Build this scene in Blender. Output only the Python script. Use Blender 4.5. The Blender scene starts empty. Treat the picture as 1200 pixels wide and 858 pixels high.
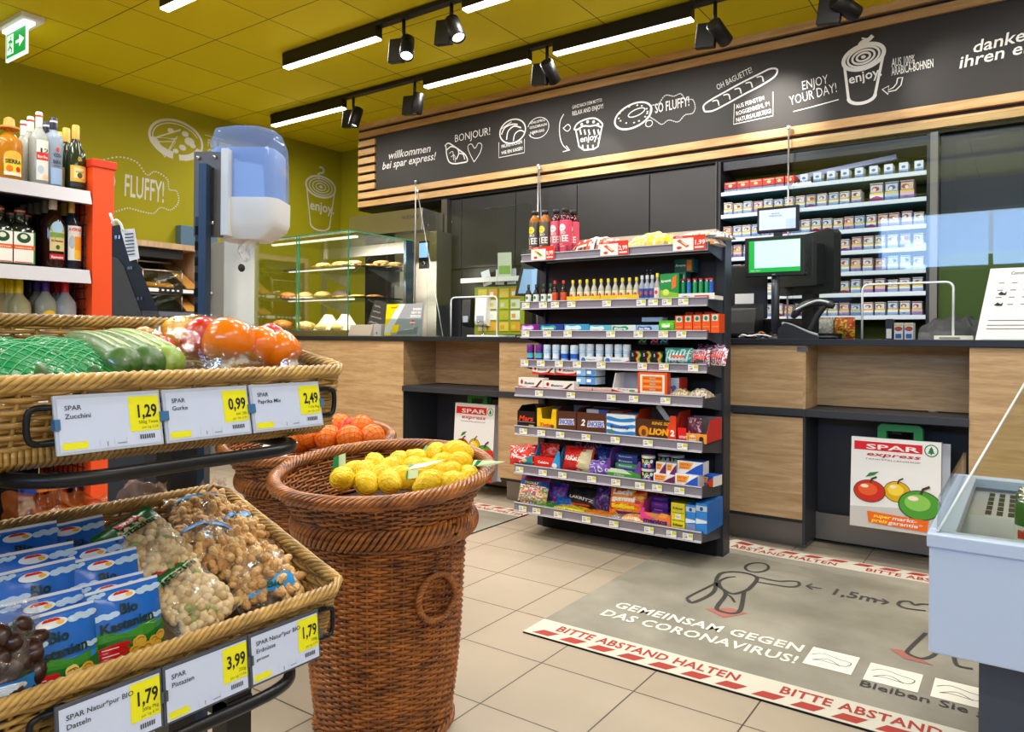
import bpy, math, random
from mathutils import Matrix, Vector, Euler, noise
PI = math.pi
sc = bpy.context.scene
COL = sc.collection
# ---------------------------------------------------------------- camera
FPX, YAW, YH, ROLL = 859.55, .6129, 396.27, .007
CAM = Vector((0, 0, 1.0))
FW = Vector((-math.sin(YAW), math.cos(YAW), 0)); RT = Vector((math.cos(YAW), math.sin(YAW), 0)); UPV = Vector((0, 0, 1))
ex = RT*math.cos(ROLL) + UPV*math.sin(ROLL); ey = UPV*math.cos(ROLL) - RT*math.sin(ROLL)
cd = bpy.data.cameras.new('camera'); cam = bpy.data.objects.new('camera', cd); COL.objects.link(cam)
cam.matrix_world = Matrix(((ex.x, ey.x, -FW.x, 0), (ex.y, ey.y, -FW.y, 0), (ex.z, ey.z, -FW.z, 1.0), (0, 0, 0, 1)))
cd.sensor_width = 36; cd.sensor_fit = 'HORIZONTAL'; cd.lens = 36*FPX/1200; cd.shift_y = -(429-YH)/1200
cd.clip_start = .02; cd.clip_end = 200
sc.camera = cam
# ---------------------------------------------------------------- exposure, world, lamps
sc.view_settings.view_transform = 'Standard'; sc.view_settings.look = 'None'
sc.view_settings.gamma = 1; sc.view_settings.use_curve_mapping = False
sc.view_settings.exposure = -0.12
sc.cycles.max_bounces = 7; sc.cycles.transparent_max_bounces = 24; sc.cycles.use_denoising = True
sc.cycles.sample_clamp_indirect = 6; sc.cycles.caustics_reflective = False; sc.cycles.caustics_refractive = False
W = bpy.data.worlds.new('world'); sc.world = W; W.use_nodes = True
wn = W.node_tree.nodes; wl = W.node_tree.links
SKY_STRENGTH = 5.0
wn['Background'].inputs[0].default_value = (.16, .44, 1.0, 1); wn['Background'].inputs[1].default_value = SKY_STRENGTH
TUBE_POWER = 21.0        # watts per metre of tube
SPOT_POWER = 60.0
DAY_POWER = 70.0
TUBE_COL = (1.0, .98, .95); SPOT_COL = (1.0, .95, .87)
CEIL = 3.1
def lamp(name, kind, loc, direction, power, color=(1, 1, 1), **kw):
    l = bpy.data.lights.new(name, kind); l.energy = power; l.color = color
    for k, v in kw.items(): setattr(l, k, v)
    o = bpy.data.objects.new(name, l); COL.objects.link(o); o.location = loc
    o.rotation_euler = Vector(direction).to_track_quat('-Z', 'Y').to_euler()
    return o
# ---------------------------------------------------------------- picture ray -> place
def ray(u, v):
    a, b = u-600, v-YH
    return FW + RT*((a*math.cos(ROLL)+b*math.sin(ROLL))/FPX) - UPV*((-a*math.sin(ROLL)+b*math.cos(ROLL))/FPX)
def onz(u, v, z): r = ray(u, v); return CAM + r*((z-1)/r.z)
def onx(u, v, x): r = ray(u, v); return CAM + r*(x/r.x)
def ony(u, v, y): r = ray(u, v); return CAM + r*(y/r.y)
def UX(u, y): return ony(u, 396, y).x
def UY(u, x): return onx(u, 396, x).y
# ---------------------------------------------------------------- materials
def lin(h):
    h = h.lstrip('#'); c = [int(h[i:i+2], 16)/255 for i in (0, 2, 4)]
    return tuple((x/12.92 if x <= .04045 else ((x+.055)/1.055)**2.4) for x in c) + (1,)
MC = {}
def mat(name, hexc='808080', rough=.5, metal=0, emit=0, coat=0, spec=.5, trans=0, alpha=1, bump=0, bscale=40, var=0, vscale=8, ior=1.45, stretch=None):
    if name in MC: return MC[name]
    m = bpy.data.materials.new(name); m.use_nodes = True; nt = m.node_tree; b = nt.nodes['Principled BSDF']
    c = lin(hexc); b.inputs['Base Color'].default_value = c; m.diffuse_color = c
    b.inputs['Roughness'].default_value = rough; b.inputs['Metallic'].default_value = metal
    b.inputs['Specular IOR Level'].default_value = spec; b.inputs['IOR'].default_value = ior
    if coat: b.inputs['Coat Weight'].default_value = coat; b.inputs['Coat Roughness'].default_value = .08
    if trans: b.inputs['Transmission Weight'].default_value = trans
    if alpha < 1: b.inputs['Alpha'].default_value = alpha
    if emit: b.inputs['Emission Color'].default_value = c; b.inputs['Emission Strength'].default_value = emit
    if bump or var:
        tc = nt.nodes.new('ShaderNodeTexCoord'); src = tc.outputs['Object']
        if stretch:
            mp = nt.nodes.new('ShaderNodeMapping'); mp.inputs['Scale'].default_value = stretch
            nt.links.new(src, mp.inputs[0]); src = mp.outputs[0]
    if bump:
        n = nt.nodes.new('ShaderNodeTexNoise'); n.inputs['Scale'].default_value = bscale; nt.links.new(src, n.inputs['Vector'])
        bp = nt.nodes.new('ShaderNodeBump'); bp.inputs['Strength'].default_value = bump; bp.inputs['Distance'].default_value = .01
        nt.links.new(n.outputs['Fac'], bp.inputs['Height']); nt.links.new(bp.outputs['Normal'], b.inputs['Normal'])
    if var:
        n = nt.nodes.new('ShaderNodeTexNoise'); n.inputs['Scale'].default_value = vscale; n.inputs['Detail'].default_value = 6
        nt.links.new(src, n.inputs['Vector'])
        mx = nt.nodes.new('ShaderNodeMix'); mx.data_type = 'RGBA'
        rp = nt.nodes.new('ShaderNodeMapRange'); rp.inputs['From Min'].default_value = .3; rp.inputs['From Max'].default_value = .7
        nt.links.new(n.outputs['Fac'], rp.inputs['Value']); nt.links.new(rp.outputs[0], mx.inputs[0])
        mx.inputs[6].default_value = tuple(x*(1-var) for x in c[:3])+(1,)
        mx.inputs[7].default_value = tuple(min(1, x*(1+var)) for x in c[:3])+(1,)
        nt.links.new(mx.outputs[2], b.inputs['Base Color'])
    MC[name] = m; return m
def P(h, rough=.38): return mat('print_%s_%d' % (h, int(rough*100)), h, rough)
def glass(name, tint='ffffff', refl=.06, rough=.0, fres=.5):
    """thin pane: see-through plus a fresnel mirror"""
    if name in MC: return MC[name]
    m = bpy.data.materials.new(name); m.use_nodes = True; nt = m.node_tree; nt.nodes.clear()
    out = nt.nodes.new('ShaderNodeOutputMaterial'); mx = nt.nodes.new('ShaderNodeMixShader')
    tr = nt.nodes.new('ShaderNodeBsdfTransparent'); tr.inputs[0].default_value = lin(tint)
    gl = nt.nodes.new('ShaderNodeBsdfGlossy'); gl.inputs['Roughness'].default_value = rough
    lw = nt.nodes.new('ShaderNodeLayerWeight'); lw.inputs['Blend'].default_value = .25
    mr = nt.nodes.new('ShaderNodeMapRange'); mr.inputs['To Min'].default_value = refl; mr.inputs['To Max'].default_value = min(1, refl+fres)
    nt.links.new(lw.outputs['Fresnel'], mr.inputs['Value']); nt.links.new(mr.outputs[0], mx.inputs[0])
    nt.links.new(tr.outputs[0], mx.inputs[1]); nt.links.new(gl.outputs[0], mx.inputs[2]); nt.links.new(mx.outputs[0], out.inputs[0])
    MC[name] = m; return m
def film(name, tint='ffffff', opac=.12, refl=.22, rough=.12, scale=60):
    """crinkled packaging film"""
    if name in MC: return MC[name]
    m = bpy.data.materials.new(name); m.use_nodes = True; nt = m.node_tree; nt.nodes.clear()
    N = nt.nodes.new; L = nt.links.new
    out = N('ShaderNodeOutputMaterial'); m1 = N('ShaderNodeMixShader'); m2 = N('ShaderNodeMixShader')
    tr = N('ShaderNodeBsdfTransparent'); df = N('ShaderNodeBsdfDiffuse'); df.inputs[0].default_value = lin(tint)
    gl = N('ShaderNodeBsdfGlossy'); gl.inputs['Roughness'].default_value = rough
    tc = N('ShaderNodeTexCoord'); no = N('ShaderNodeTexNoise'); no.inputs['Scale'].default_value = scale; no.inputs['Detail'].default_value = 4
    bp = N('ShaderNodeBump'); bp.inputs['Strength'].default_value = 1; bp.inputs['Distance'].default_value = .006
    L(tc.outputs['Object'], no.inputs['Vector']); L(no.outputs['Fac'], bp.inputs['Height']); L(bp.outputs[0], gl.inputs['Normal'])
    m1.inputs[0].default_value = opac
    n2 = N('ShaderNodeTexNoise'); n2.inputs['Scale'].default_value = scale*.55; n2.inputs['Detail'].default_value = 3; n2.inputs['Distortion'].default_value = 1.5; L(tc.outputs['Object'], n2.inputs['Vector'])
    mr = N('ShaderNodeMapRange'); mr.inputs['From Min'].default_value = .50; mr.inputs['From Max'].default_value = .68; mr.inputs['To Min'].default_value = refl*.2; mr.inputs['To Max'].default_value = min(1, refl*2.6)
    L(n2.outputs['Fac'], mr.inputs['Value']); L(mr.outputs[0], m2.inputs[0])
    L(tr.outputs[0], m1.inputs[1]); L(df.outputs[0], m1.inputs[2]); L(m1.outputs[0], m2.inputs[1]); L(gl.outputs[0], m2.inputs[2]); L(m2.outputs[0], out.inputs[0])
    MC[name] = m; return m
def gridmat(name, base, line, x0, y0, s, w, rough=.5, var=.1, mottled=.08, spec=.5, bump=0):
    if name in MC: return MC[name]
    m = bpy.data.materials.new(name); m.use_nodes = True; nt = m.node_tree; b = nt.nodes['Principled BSDF']
    N = nt.nodes.new; L = nt.links.new
    tc = N('ShaderNodeTexCoord'); sp = N('ShaderNodeSeparateXYZ'); L(tc.outputs['Object'], sp.inputs[0])
    def math_(op, a, bb=None):
        n = N('ShaderNodeMath'); n.operation = op
        for i, q in enumerate((a, bb)):
            if q is None: continue
            if isinstance(q, (int, float)): n.inputs[i].default_value = q
            else: L(q, n.inputs[i])
        return n.outputs[0]
    ds, fl = [], []
    for ax, o in (('X', x0), ('Y', y0)):
        t = math_('DIVIDE', math_('SUBTRACT', sp.outputs[ax], o), s)
        f = math_('FRACT', t); fl.append(math_('FLOOR', t))
        ds.append(math_('MULTIPLY', math_('MINIMUM', f, math_('SUBTRACT', 1.0, f)), s))
    d = math_('MINIMUM', ds[0], ds[1]); msk = math_('LESS_THAN', d, w/2)
    cb = N('ShaderNodeCombineXYZ'); L(fl[0], cb.inputs[0]); L(fl[1], cb.inputs[1])
    wnz = N('ShaderNodeTexWhiteNoise'); L(cb.outputs[0], wnz.inputs['Vector'])
    no = N('ShaderNodeTexNoise'); no.inputs['Scale'].default_value = 9; no.inputs['Detail'].default_value = 8; L(tc.outputs['Object'], no.inputs['Vector'])
    v = math_('ADD', math_('MULTIPLY', math_('SUBTRACT', wnz.outputs['Value'], .5), var), math_('MULTIPLY', math_('SUBTRACT', no.outputs['Fac'], .5), mottled*2))
    hs = N('ShaderNodeHueSaturation'); hs.inputs['Color'].default_value = lin(base); L(math_('ADD', 1.0, v), hs.inputs['Value'])
    mx = N('ShaderNodeMix'); mx.data_type = 'RGBA'; L(msk, mx.inputs[0]); L(hs.outputs[0], mx.inputs[6]); mx.inputs[7].default_value = lin(line)
    L(mx.outputs[2], b.inputs['Base Color']); b.inputs['Roughness'].default_value = rough; b.inputs['Specular IOR Level'].default_value = spec
    MC[name] = m; return m
def woodmat(name, c1, c2, axis='X', rough=.5, scale=1.0):
    if name in MC: return MC[name]
    m = bpy.data.materials.new(name); m.use_nodes = True; nt = m.node_tree; b = nt.nodes['Principled BSDF']
    N = nt.nodes.new; L = nt.links.new
    tc = N('ShaderNodeTexCoord'); mp = N('ShaderNodeMapping')
    st = {'X': (1.2, 14, 14), 'Y': (14, 1.2, 14), 'Z': (14, 14, 1.2)}[axis]
    mp.inputs['Scale'].default_value = tuple(q*scale for q in st); L(tc.outputs['Object'], mp.inputs[0])
    n1 = N('ShaderNodeTexNoise'); n1.inputs['Scale'].default_value = 1.6; n1.inputs['Detail'].default_value = 9; n1.inputs['Distortion'].default_value = 1.1; L(mp.outputs[0], n1.inputs['Vector'])
    mp2 = N('ShaderNodeMapping'); mp2.inputs['Scale'].default_value = tuple(q*5*scale for q in st); L(tc.outputs['Object'], mp2.inputs[0])
    n2 = N('ShaderNodeTexNoise'); n2.inputs['Scale'].default_value = 2.2; n2.inputs['Detail'].default_value = 5; L(mp2.outputs[0], n2.inputs['Vector'])
    ad = N('ShaderNodeMath'); ad.operation = 'MULTIPLY_ADD'; L(n2.outputs['Fac'], ad.inputs[0]); ad.inputs[1].default_value = .45; L(n1.outputs['Fac'], ad.inputs[2])
    rp = N('ShaderNodeMapRange'); rp.inputs['From Min'].default_value = .5; rp.inputs['From Max'].default_value = .95; L(ad.outputs[0], rp.inputs['Value'])
    mx = N('ShaderNodeMix'); mx.data_type = 'RGBA'; L(rp.outputs[0], mx.inputs[0]); mx.inputs[6].default_value = lin(c1); mx.inputs[7].default_value = lin(c2)
    L(mx.outputs[2], b.inputs['Base Color']); b.inputs['Roughness'].default_value = rough
    MC[name] = m; return m
# ---------------------------------------------------------------- mesh builder
TXT = {}
def text_mesh(s, shear=0, bold=0, space=1.0, align='LEFT', line=1.0):
    k = (s, shear, bold, space, align, line)
    if k in TXT: return TXT[k]
    cu = bpy.data.curves.new('t', 'FONT'); cu.body = s; cu.size = 1; cu.shear = shear; cu.offset = bold; cu.space_character = space
    cu.align_x = align; cu.resolution_u = 2; cu.space_line = line
    ob = bpy.data.objects.new('t', cu); me = ob.to_mesh()
    r = ([tuple(v.co) for v in me.vertices], [tuple(p.vertices) for p in me.polygons])
    ob.to_mesh_clear(); bpy.data.objects.remove(ob); bpy.data.curves.remove(cu)
    TXT[k] = r; return r
def catmull(pts, n=6, closed=False):
    pts = [Vector(p) for p in pts]; out = []; N = len(pts)
    rng = range(N if closed else N-1)
    for i in rng:
        if closed: p0, p1, p2, p3 = (pts[(i+k) % N] for k in (-1, 0, 1, 2))
        else: p0, p1, p2, p3 = pts[max(i-1, 0)], pts[i], pts[i+1], pts[min(i+2, N-1)]
        for k in range(n):
            t = k/n
            out.append(.5*((2*p1)+(p2-p0)*t+(2*p0-5*p1+4*p2-p3)*t*t+(3*p1-p0-3*p2+p3)*t*t*t))
    if not closed: out.append(pts[-1])
    return out
def arc(cx, cy, rx, ry, a0=0, a1=360, n=28, rot=0):
    o = []
    for i in range(n+1):
        a = math.radians(a0+(a1-a0)*i/n); x, y = rx*math.cos(a), ry*math.sin(a); c, s = math.cos(rot), math.sin(rot)
        o.append((cx+x*c-y*s, cy+x*s+y*c))
    return o
def plane(O, ux, uy):
    O, ux, uy = Vector(O), Vector(ux), Vector(uy); n = ux.cross(uy).normalized()
    return lambda x, y, h=0: O+ux*x+uy*y+n*h
class MB:
    def __init__(s): s.v = []; s.f = []; s.mi = []; s.sm = []; s.mats = []; s.M = Matrix.Identity(4); s.ix = {}; s.n = 0
    def m(s, mt):
        if mt.name not in s.ix: s.ix[mt.name] = len(s.mats); s.mats.append(mt)
        return s.ix[mt.name]
    def add(s, vs, fs, mt, smooth=False):
        b = len(s.v); M = s.M
        s.v += [tuple(M @ Vector(p)) for p in vs]
        if callable(mt): ids = [s.m(mt(i)) for i in range(len(fs))]
        else: ids = [s.m(mt)]*len(fs)
        for f, i in zip(fs, ids): s.f.append(tuple(b+k for k in f)); s.mi.append(i); s.sm.append(smooth)
        return s
    def box(s, x0, y0, z0, x1, y1, z1, mt, front=None, top=None, side=None, back=None, bottom=None):
        vs = [(x0, y0, z0), (x1, y0, z0), (x1, y1, z0), (x0, y1, z0), (x0, y0, z1), (x1, y0, z1), (x1, y1, z1), (x0, y1, z1)]
        fs = [(0, 1, 5, 4), (1, 2, 6, 5), (2, 3, 7, 6), (3, 0, 4, 7), (4, 5, 6, 7), (3, 2, 1, 0)]
        ms = [front or mt, side or mt, back or mt, side or mt, top or mt, bottom or mt]
        return s.add(vs, fs, lambda i: ms[i])
    def poly(s, pts, mt): return s.add(pts, [tuple(range(len(pts)))], mt)
    def prism(s, pts, d, mt, cap=None, smooth=False):
        """closed outline (3-D points in order) swept by vector d"""
        d = Vector(d); n = len(pts); vs = [Vector(p) for p in pts]+[Vector(p)+d for p in pts]
        s.add(vs, [(i, (i+1) % n, n+(i+1) % n, n+i) for i in range(n)], mt, smooth)
        s.add(vs, [tuple(range(n))[::-1], tuple(range(n, 2*n))], cap or mt); return s
    def grid(s, fn, nx, ny, mt, smooth=True, wrapx=False, wrapy=False):
        w = nx if wrapx else nx+1; h = ny if wrapy else ny+1
        vs = [fn(i/nx, j/ny) for j in range(h) for i in range(w)]
        fs = [(j*w+i, j*w+(i+1) % w, ((j+1) % h)*w+(i+1) % w, ((j+1) % h)*w+i) for j in range(ny) for i in range(nx)]
        mm = mt if not callable(mt) else (lambda k: mt((k % nx+.5)/nx, (k//nx+.5)/ny))
        return s.add(vs, fs, mm, smooth)
    def lathe(s, prof, mt, n=20, c=(0, 0, 0), caps=True, smooth=True, sx=1, sy=1):
        """profile [(r,z)]; mt one material or a list per band"""
        vs = []; fs = []; k = len(prof)
        for r, z in prof:
            for i in range(n):
                a = 2*PI*i/n; vs.append((c[0]+r*sx*math.cos(a), c[1]+r*sy*math.sin(a), c[2]+z))
        for j in range(k-1):
            for i in range(n): fs.append((j*n+i, j*n+(i+1) % n, (j+1)*n+(i+1) % n, (j+1)*n+i))
        ml = mt if isinstance(mt, list) else [mt]*(k-1)
        s.add(vs, fs, lambda q: ml[q//n], smooth)
        if caps: s.add(vs, [tuple(range(n))[::-1]], ml[0]); s.add(vs, [tuple((k-1)*n+i for i in range(n))], ml[-1])
        return s
    def tube(s, pts, r, mt, n=8, closed=False, caps=True, smooth=True):
        pts = [Vector(p) for p in pts]; N = len(pts); vs = []; fs = []; prev = None
        for i, p in enumerate(pts):
            a = pts[(i-1) % N] if (closed or i) else p; b = pts[(i+1) % N] if (closed or i < N-1) else p
            t = (b-a).normalized() if (b-a).length > 1e-9 else Vector((0, 0, 1))
            if prev is None: u = t.orthogonal().normalized()
            else:
                u = prev-t*prev.dot(t); u = u.normalized() if u.length > 1e-6 else t.orthogonal().normalized()
            prev = u; w = t.cross(u); rr = r[i] if isinstance(r, (list, tuple)) else r
            for k in range(n): q = 2*PI*k/n; vs.append(p+u*(rr*math.cos(q))+w*(rr*math.sin(q)))
        for i in range(N if closed else N-1):
            for k in range(n): fs.append((i*n+k, i*n+(k+1) % n, ((i+1) % N)*n+(k+1) % n, ((i+1) % N)*n+k))
        if not closed and caps: fs += [tuple(range(n))[::-1], tuple((N-1)*n+k for k in range(n))]
        return s.add(vs, fs, mt, smooth)
    def cyl(s, a, b, r, mt, n=14): return s.tube([a, b], r, mt, n, smooth=True)
    def ell(s, c, r, mt, n=14, m=9, fn=None):
        def g(u, v):
            a = 2*PI*u; t = PI*(v-.5); d = Vector((math.cos(t)*math.cos(a), math.cos(t)*math.sin(a), math.sin(t)))
            k = fn(d) if fn else 1
            return Vector(c)+Vector((d.x*r[0], d.y*r[1], d.z*r[2]))*k
        return s.grid(g, n, m, mt, True, wrapx=True)
    def text(s, t, size, mt, mp, at=(0, 0), width=None, off=.0006, shear=0, bold=0, space=1.0, align='LEFT', line=1.0, cond=1.0, rot=0):
        vs, fs = text_mesh(t, shear, bold, space, align, line)
        if not vs: return s
        s.n += 1; off += 9e-6*s.n
        k = size*cond
        if width:
            w = max(v[0] for v in vs)-min(v[0] for v in vs); k = width/w
        c, q = math.cos(rot), math.sin(rot)
        return s.add([mp(at[0]+v[0]*k*c-v[1]*size*q, at[1]+v[0]*k*q+v[1]*size*c, off) for v in vs], fs, mt)
    def stroke(s, pts, w, mt, mp, closed=False, off=.0006):
        pts = [Vector((p[0], p[1])) for p in pts]; n = len(pts); vs = []; fs = []; s.n += 1; off += 9e-6*s.n
        for i, p in enumerate(pts):
            a = pts[(i-1) % n] if (closed or i) else p; b = pts[(i+1) % n] if (closed or i < n-1) else p
            t = (b-a); t = t.normalized() if t.length > 1e-9 else Vector((1, 0)); nn = Vector((-t.y, t.x))*(w/2)
            for q in (p+nn, p-nn): vs.append(mp(q.x, q.y, off))
        for i in range(n if closed else n-1):
            j = (i+1) % n; fs.append((2*i+1, 2*j+1, 2*j, 2*i))
        return s.add(vs, fs, mt)
    def flat(s, pts, mt, mp, off=.0004):
        s.n += 1; off += 9e-6*s.n
        pts = [Vector((p[0], p[1])) for p in pts]; n = len(pts); c = sum(pts, Vector((0, 0)))/n
        P3 = [mp(p.x, p.y, off) for p in pts]; av = sum(P3, Vector((0, 0, 0)))/n; far = max((p-av).length for p in P3)
        if (mp(c.x, c.y, off)-av).length < .004*far: return s.add(P3, [tuple(range(n))], mt)
        bd = []                                  # printed on a curved face: follow it
        for i in range(n):
            p, q = pts[i], pts[(i+1) % n]; k = max(1, min(6, int((q-p).length/(.3*max((x-c).length for x in pts))+.5)))
            bd += [p.lerp(q, j/k) for j in range(k)]
        m = len(bd); vs = [mp(c.x, c.y, off)]
        for t in (.34, .67, 1): vs += [mp(*(c.lerp(p, t)), off) for p in bd]
        fs = [(0, 1+i, 1+(i+1) % m) for i in range(m)]
        for r in (0, 1): fs += [(1+r*m+i, 1+(r+1)*m+i, 1+(r+1)*m+(i+1) % m, 1+r*m+(i+1) % m) for i in range(m)]
        return s.add(vs, fs, mt)
    def rect(s, x0, y0, x1, y1, mt, mp, off=.0004): return s.flat([(x0, y0), (x1, y0), (x1, y1), (x0, y1)], mt, mp, off)
    def build(s, name, parent=None, loc=None, rot=None, bevel=0):
        me = bpy.data.meshes.new(name); me.from_pydata(s.v, [], s.f)
        for q in s.mats: me.materials.append(q)
        me.polygons.foreach_set('material_index', s.mi); me.polygons.foreach_set('use_smooth', s.sm); me.update()
        o = bpy.data.objects.new(name, me); COL.objects.link(o)
        if parent is not None: o.parent = parent
        if loc is not None: o.location = loc
        if rot is not None: o.rotation_euler = rot
        if bevel:
            b = o.modifiers.new('edge', 'BEVEL'); b.width = bevel; b.segments = 2; b.limit_method = 'ANGLE'
        return o
def tag(o, label, cat, group=None, kind=None):
    o['label'] = label; o['category'] = cat
    if group: o['group'] = group
    if kind: o['kind'] = kind
    return o
def root(name, label, cat, loc=(0, 0, 0), rot=(0, 0, 0), group=None):
    o = bpy.data.objects.new(name, None); COL.objects.link(o); o.location = loc; o.rotation_euler = rot; o.empty_display_size = .05
    return tag(o, label, cat, group)
def struct(o): o['kind'] = 'structure'; return o
def dup(o, loc=None, rot=None, label=None, parent=None):
    c = o.copy(); COL.objects.link(c)
    if parent is not None: c.parent = parent
    if loc is not None: c.location = loc
    if rot is not None: c.rotation_euler = rot
    if label: c['label'] = label
    for ch in list(o.children): dup(ch, parent=c)
    return c
RND = random.Random(7)
def pouch(mb, w, h, t, fmat, back=None, seed=0, nx=14, ny=18, wr=.08, seal=.06, power=.55, sag=0):
    """pillow bag standing on z=0, front towards -y; returns the front mapping (x from the middle, z)"""
    def th(u, v):
        v2 = min(1, max(0, (v-seal)/(1-2*seal)))
        k = (max(0, math.sin(PI*min(1, max(0, u))))**power)*(max(0, math.sin(PI*v2))**power)
        n = noise.noise(Vector((u*4+seed*3.1, v*5+seed, seed*1.7)))
        n2 = noise.noise(Vector((u*11+seed*2.1, v*9-seed, seed)))
        return t/2*k*(1+sag*(.5-v2))*(1+wr*3*n)+wr*t*.5*n2*min(1, 8*u*(1-u))*.6
    def fr(u, v): return Vector(((u-.5)*w, -th(u, v)-.0008, v*h))
    def bk(u, v): return Vector(((.5-u)*w, th(1-u, v)*.7+.0008, v*h))
    mb.grid(fr, nx, ny, fmat); mb.grid(bk, nx, ny, back or (fmat if not callable(fmat) else fmat(.5, .5)))
    def mp(x, z, hh=0):
        p = fr(x/w+.5, z/h); return p-Vector((0, hh+.0004, 0))
    return mp
# ================================================================ materials of the place
OLIVE = mat('olive_paint', 'a59c02', .75, var=.05, vscale=1.5)
BACKOLIVE = mat('olive_board', '6f7a10', .6)
CEILM = gridmat('ceiling_panels', 'ecd90c', '5f5706', -5.325, 2.436, .601, .007, .8, .05, .02)
FLOORM = gridmat('floor_tiles', 'b1a491', '51483e', -2.1495, 2.835, .310, .0045, .33, .05, .05, .5)
WOOD = woodmat('oak_veneer', 'a9855a', 'cfae82', 'X', .5, 1.6)
WOODS = woodmat('oak_slat', 'b98a50', 'dcb47c', 'X', .5)
WOODY = woodmat('oak_veneer_side', 'a9855a', 'cfae82', 'Y', .5, 1.6)
DARK = mat('anthracite', '31343b', .45); DARK2 = mat('anthracite_panel', '2e2d2e', .32, var=.1, vscale=3)
BLACK = mat('black_plastic', '101113', .4); BLACKM = mat('black_matt', '0b0b0c', .8)
STEEL = mat('brushed_steel', 'b9b4aa', .32, 1, bump=.05, bscale=90, stretch=(1, 20, 20)); STEELD = mat('kick_steel', '8f8c88', .42, .9)
CHROME = mat('chrome', 'd9dadd', .15, 1); RODM = mat('rod_steel', 'c8c8c8', .3, .8)
WHITE = mat('white_plastic', 'e9e9e8', .4); GREYP = mat('grey_plastic', '8b8f94', .45); RAILM = mat('shelf_rail_grey', '8f8b98', .4, .3)
NAVY = mat('dark_blue_steel', '20324a', .4, .2); CHALK = mat('chalkboard', '2f2b29', .6, var=.06, vscale=2); CHW = mat('chalk_white', 'ece9e4', .7)
GFXW = mat('wall_print_white', 'd9d6c8', .7); WINGL = glass('window_glass', 'f4faff', .03); PLEXI = glass('plexiglass', 'f6fbfb', .035); CASEGL = glass('case_glass', 'f8fcfa', .05)
EDGEG = mat('glass_edge', '2f8a68', .2, 0); EDGEW = mat('plexi_edge', 'dfe6e8', .3)
# ================================================================ room shell
XL, XR, YF, YB = -6.4, 2.6, -3.5, 5.7
def slab(name, a, mt):
    b = MB(); b.box(*a, mt); return struct(b.build(name))
slab('floor', (XL, YF, -.1, XR, YB, 0), FLOORM)
slab('ceiling', (XL, YF, CEIL, XR, YB, CEIL+.1), CEILM)
b = MB(); b.box(XL-.12, YF-.12, 0, XL, YB+.12, CEIL+.1, OLIVE)
WG = plane((XL, 0, 0), (0, 1, 0), (0, 0, 1))
def yz(u, v): q = onx(u, v, XL); return (q.y, q.z)
def yzs(pts): return [yz(*p) for p in pts]
# pizza drawing
cp = yz(207, 164)
pz = lambda r0, r1, a0, a1: arc(cp[0], cp[1], r0, r1, a0, a1, 34)
b.stroke(pz(.255, .175, -72, 205), .022, GFXW, WG); b.stroke(pz(.225, .145, 25, 200), .01, GFXW, WG)
b.flat(pz(.262, .182, 188, 262)[::1]+pz(.20, .115, 188, 262)[::-1], GFXW, WG)
b.flat(pz(.262, .182, 276, 345)+pz(.205, .13, 276, 345)[::-1], GFXW, WG)
for p, w_ in (([(183, 161), (205, 163), (194, 182)], .016), ([(183, 161), (212, 152), (206, 163)], .014), ([(180, 166), (193, 184), (206, 166)], .012)):
    b.stroke(yzs(p), w_, GFXW, WG, True)
for u, v, rr in ((217, 157, .035), (222, 166, .05), (226, 171, .03), (200, 153, .03), (214, 173, .036), (206, 177, .028)):
    q = yz(u, v); b.flat(arc(q[0], q[1], rr, rr*.75, 0, 360, 12), GFXW, WG)
q = yz(243, 171); b.text('FÜR JEDEN\nGESCHMACK', .095, GFXW, WG, q, cond=.62, line=.95, bold=.012)
b.stroke(yzs([(240, 158), (262, 164)]), .006, GFXW, WG)
q, q2 = yz(145, 229), yz(191, 240); b.text('FLUFFY!', .27, GFXW, WG, q, width=q2[0]-q[0], bold=.012, rot=-.02)
q3 = yz(127, 224); b.text('SO', .27, GFXW, WG, (q3[0]-.11, q3[1]), cond=.5, bold=.012)
bub = catmull(yzs([(118, 188), (140, 184), (160, 190), (172, 205), (182, 201), (196, 210), (198, 222), (207, 224), (209, 237), (200, 246), (188, 243), (180, 250), (166, 248), (150, 244), (134, 248), (118, 244)]), 5)
for i in range(0, len(bub)-1, 1):
    p, r2 = bub[i], bub[i+1]; b.stroke([p, p+(r2-p)*.5], .012, GFXW, WG)
def cup(b, mp, f, w, logo):
    """take-away cup drawn from lid ellipse, tapering sides and steam; f maps picture points to the board"""
    top = f(*logo['lid']); rx, ry = logo['r']; ti = logo.get('tilt', 0)
    for k, ww in ((1, 1.5), (.78, .8), (.55, .8), (.33, .8)):
        b.stroke(arc(top[0], top[1], rx*k, ry*k, 0, 360, 36, ti), w*ww, CHW if mp is HP else GFXW, mp, True)
    m_ = CHW if mp is HP else GFXW
    b.flat(arc(top[0], top[1], rx*.12, ry*.14, 0, 360, 14), m_, mp)
    bt = f(*logo['bot']); bx = rx*.66
    b.stroke([(top[0]-rx*.97, top[1]-.005), (bt[0]-bx, bt[1])], w, m_, mp); b.stroke([(top[0]+rx*.97, top[1]-.005), (bt[0]+bx, bt[1])], w, m_, mp)
    b.stroke(arc(bt[0], bt[1], bx, ry*.6, 180, 360, 18), w*1.3, m_, mp)
    b.stroke(catmull([f(*p) for p in logo['steam']], 6), w*1.6, m_, mp)
    t = f(*logo['txt']); b.text('enjoy.', logo['ts'], m_, mp, t, cond=.95, bold=.016, rot=logo.get('rot', 0))
HP = None
cup(b, WG, yz, .014, dict(lid=(376, 219), r=(.205, .115), bot=(375, 263), steam=[(374, 210), (373, 204), (379, 202), (378, 197), (374, 196)], txt=(363, 245), ts=.15, rot=-.02))
struct(b.build('wall_left'))
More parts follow.
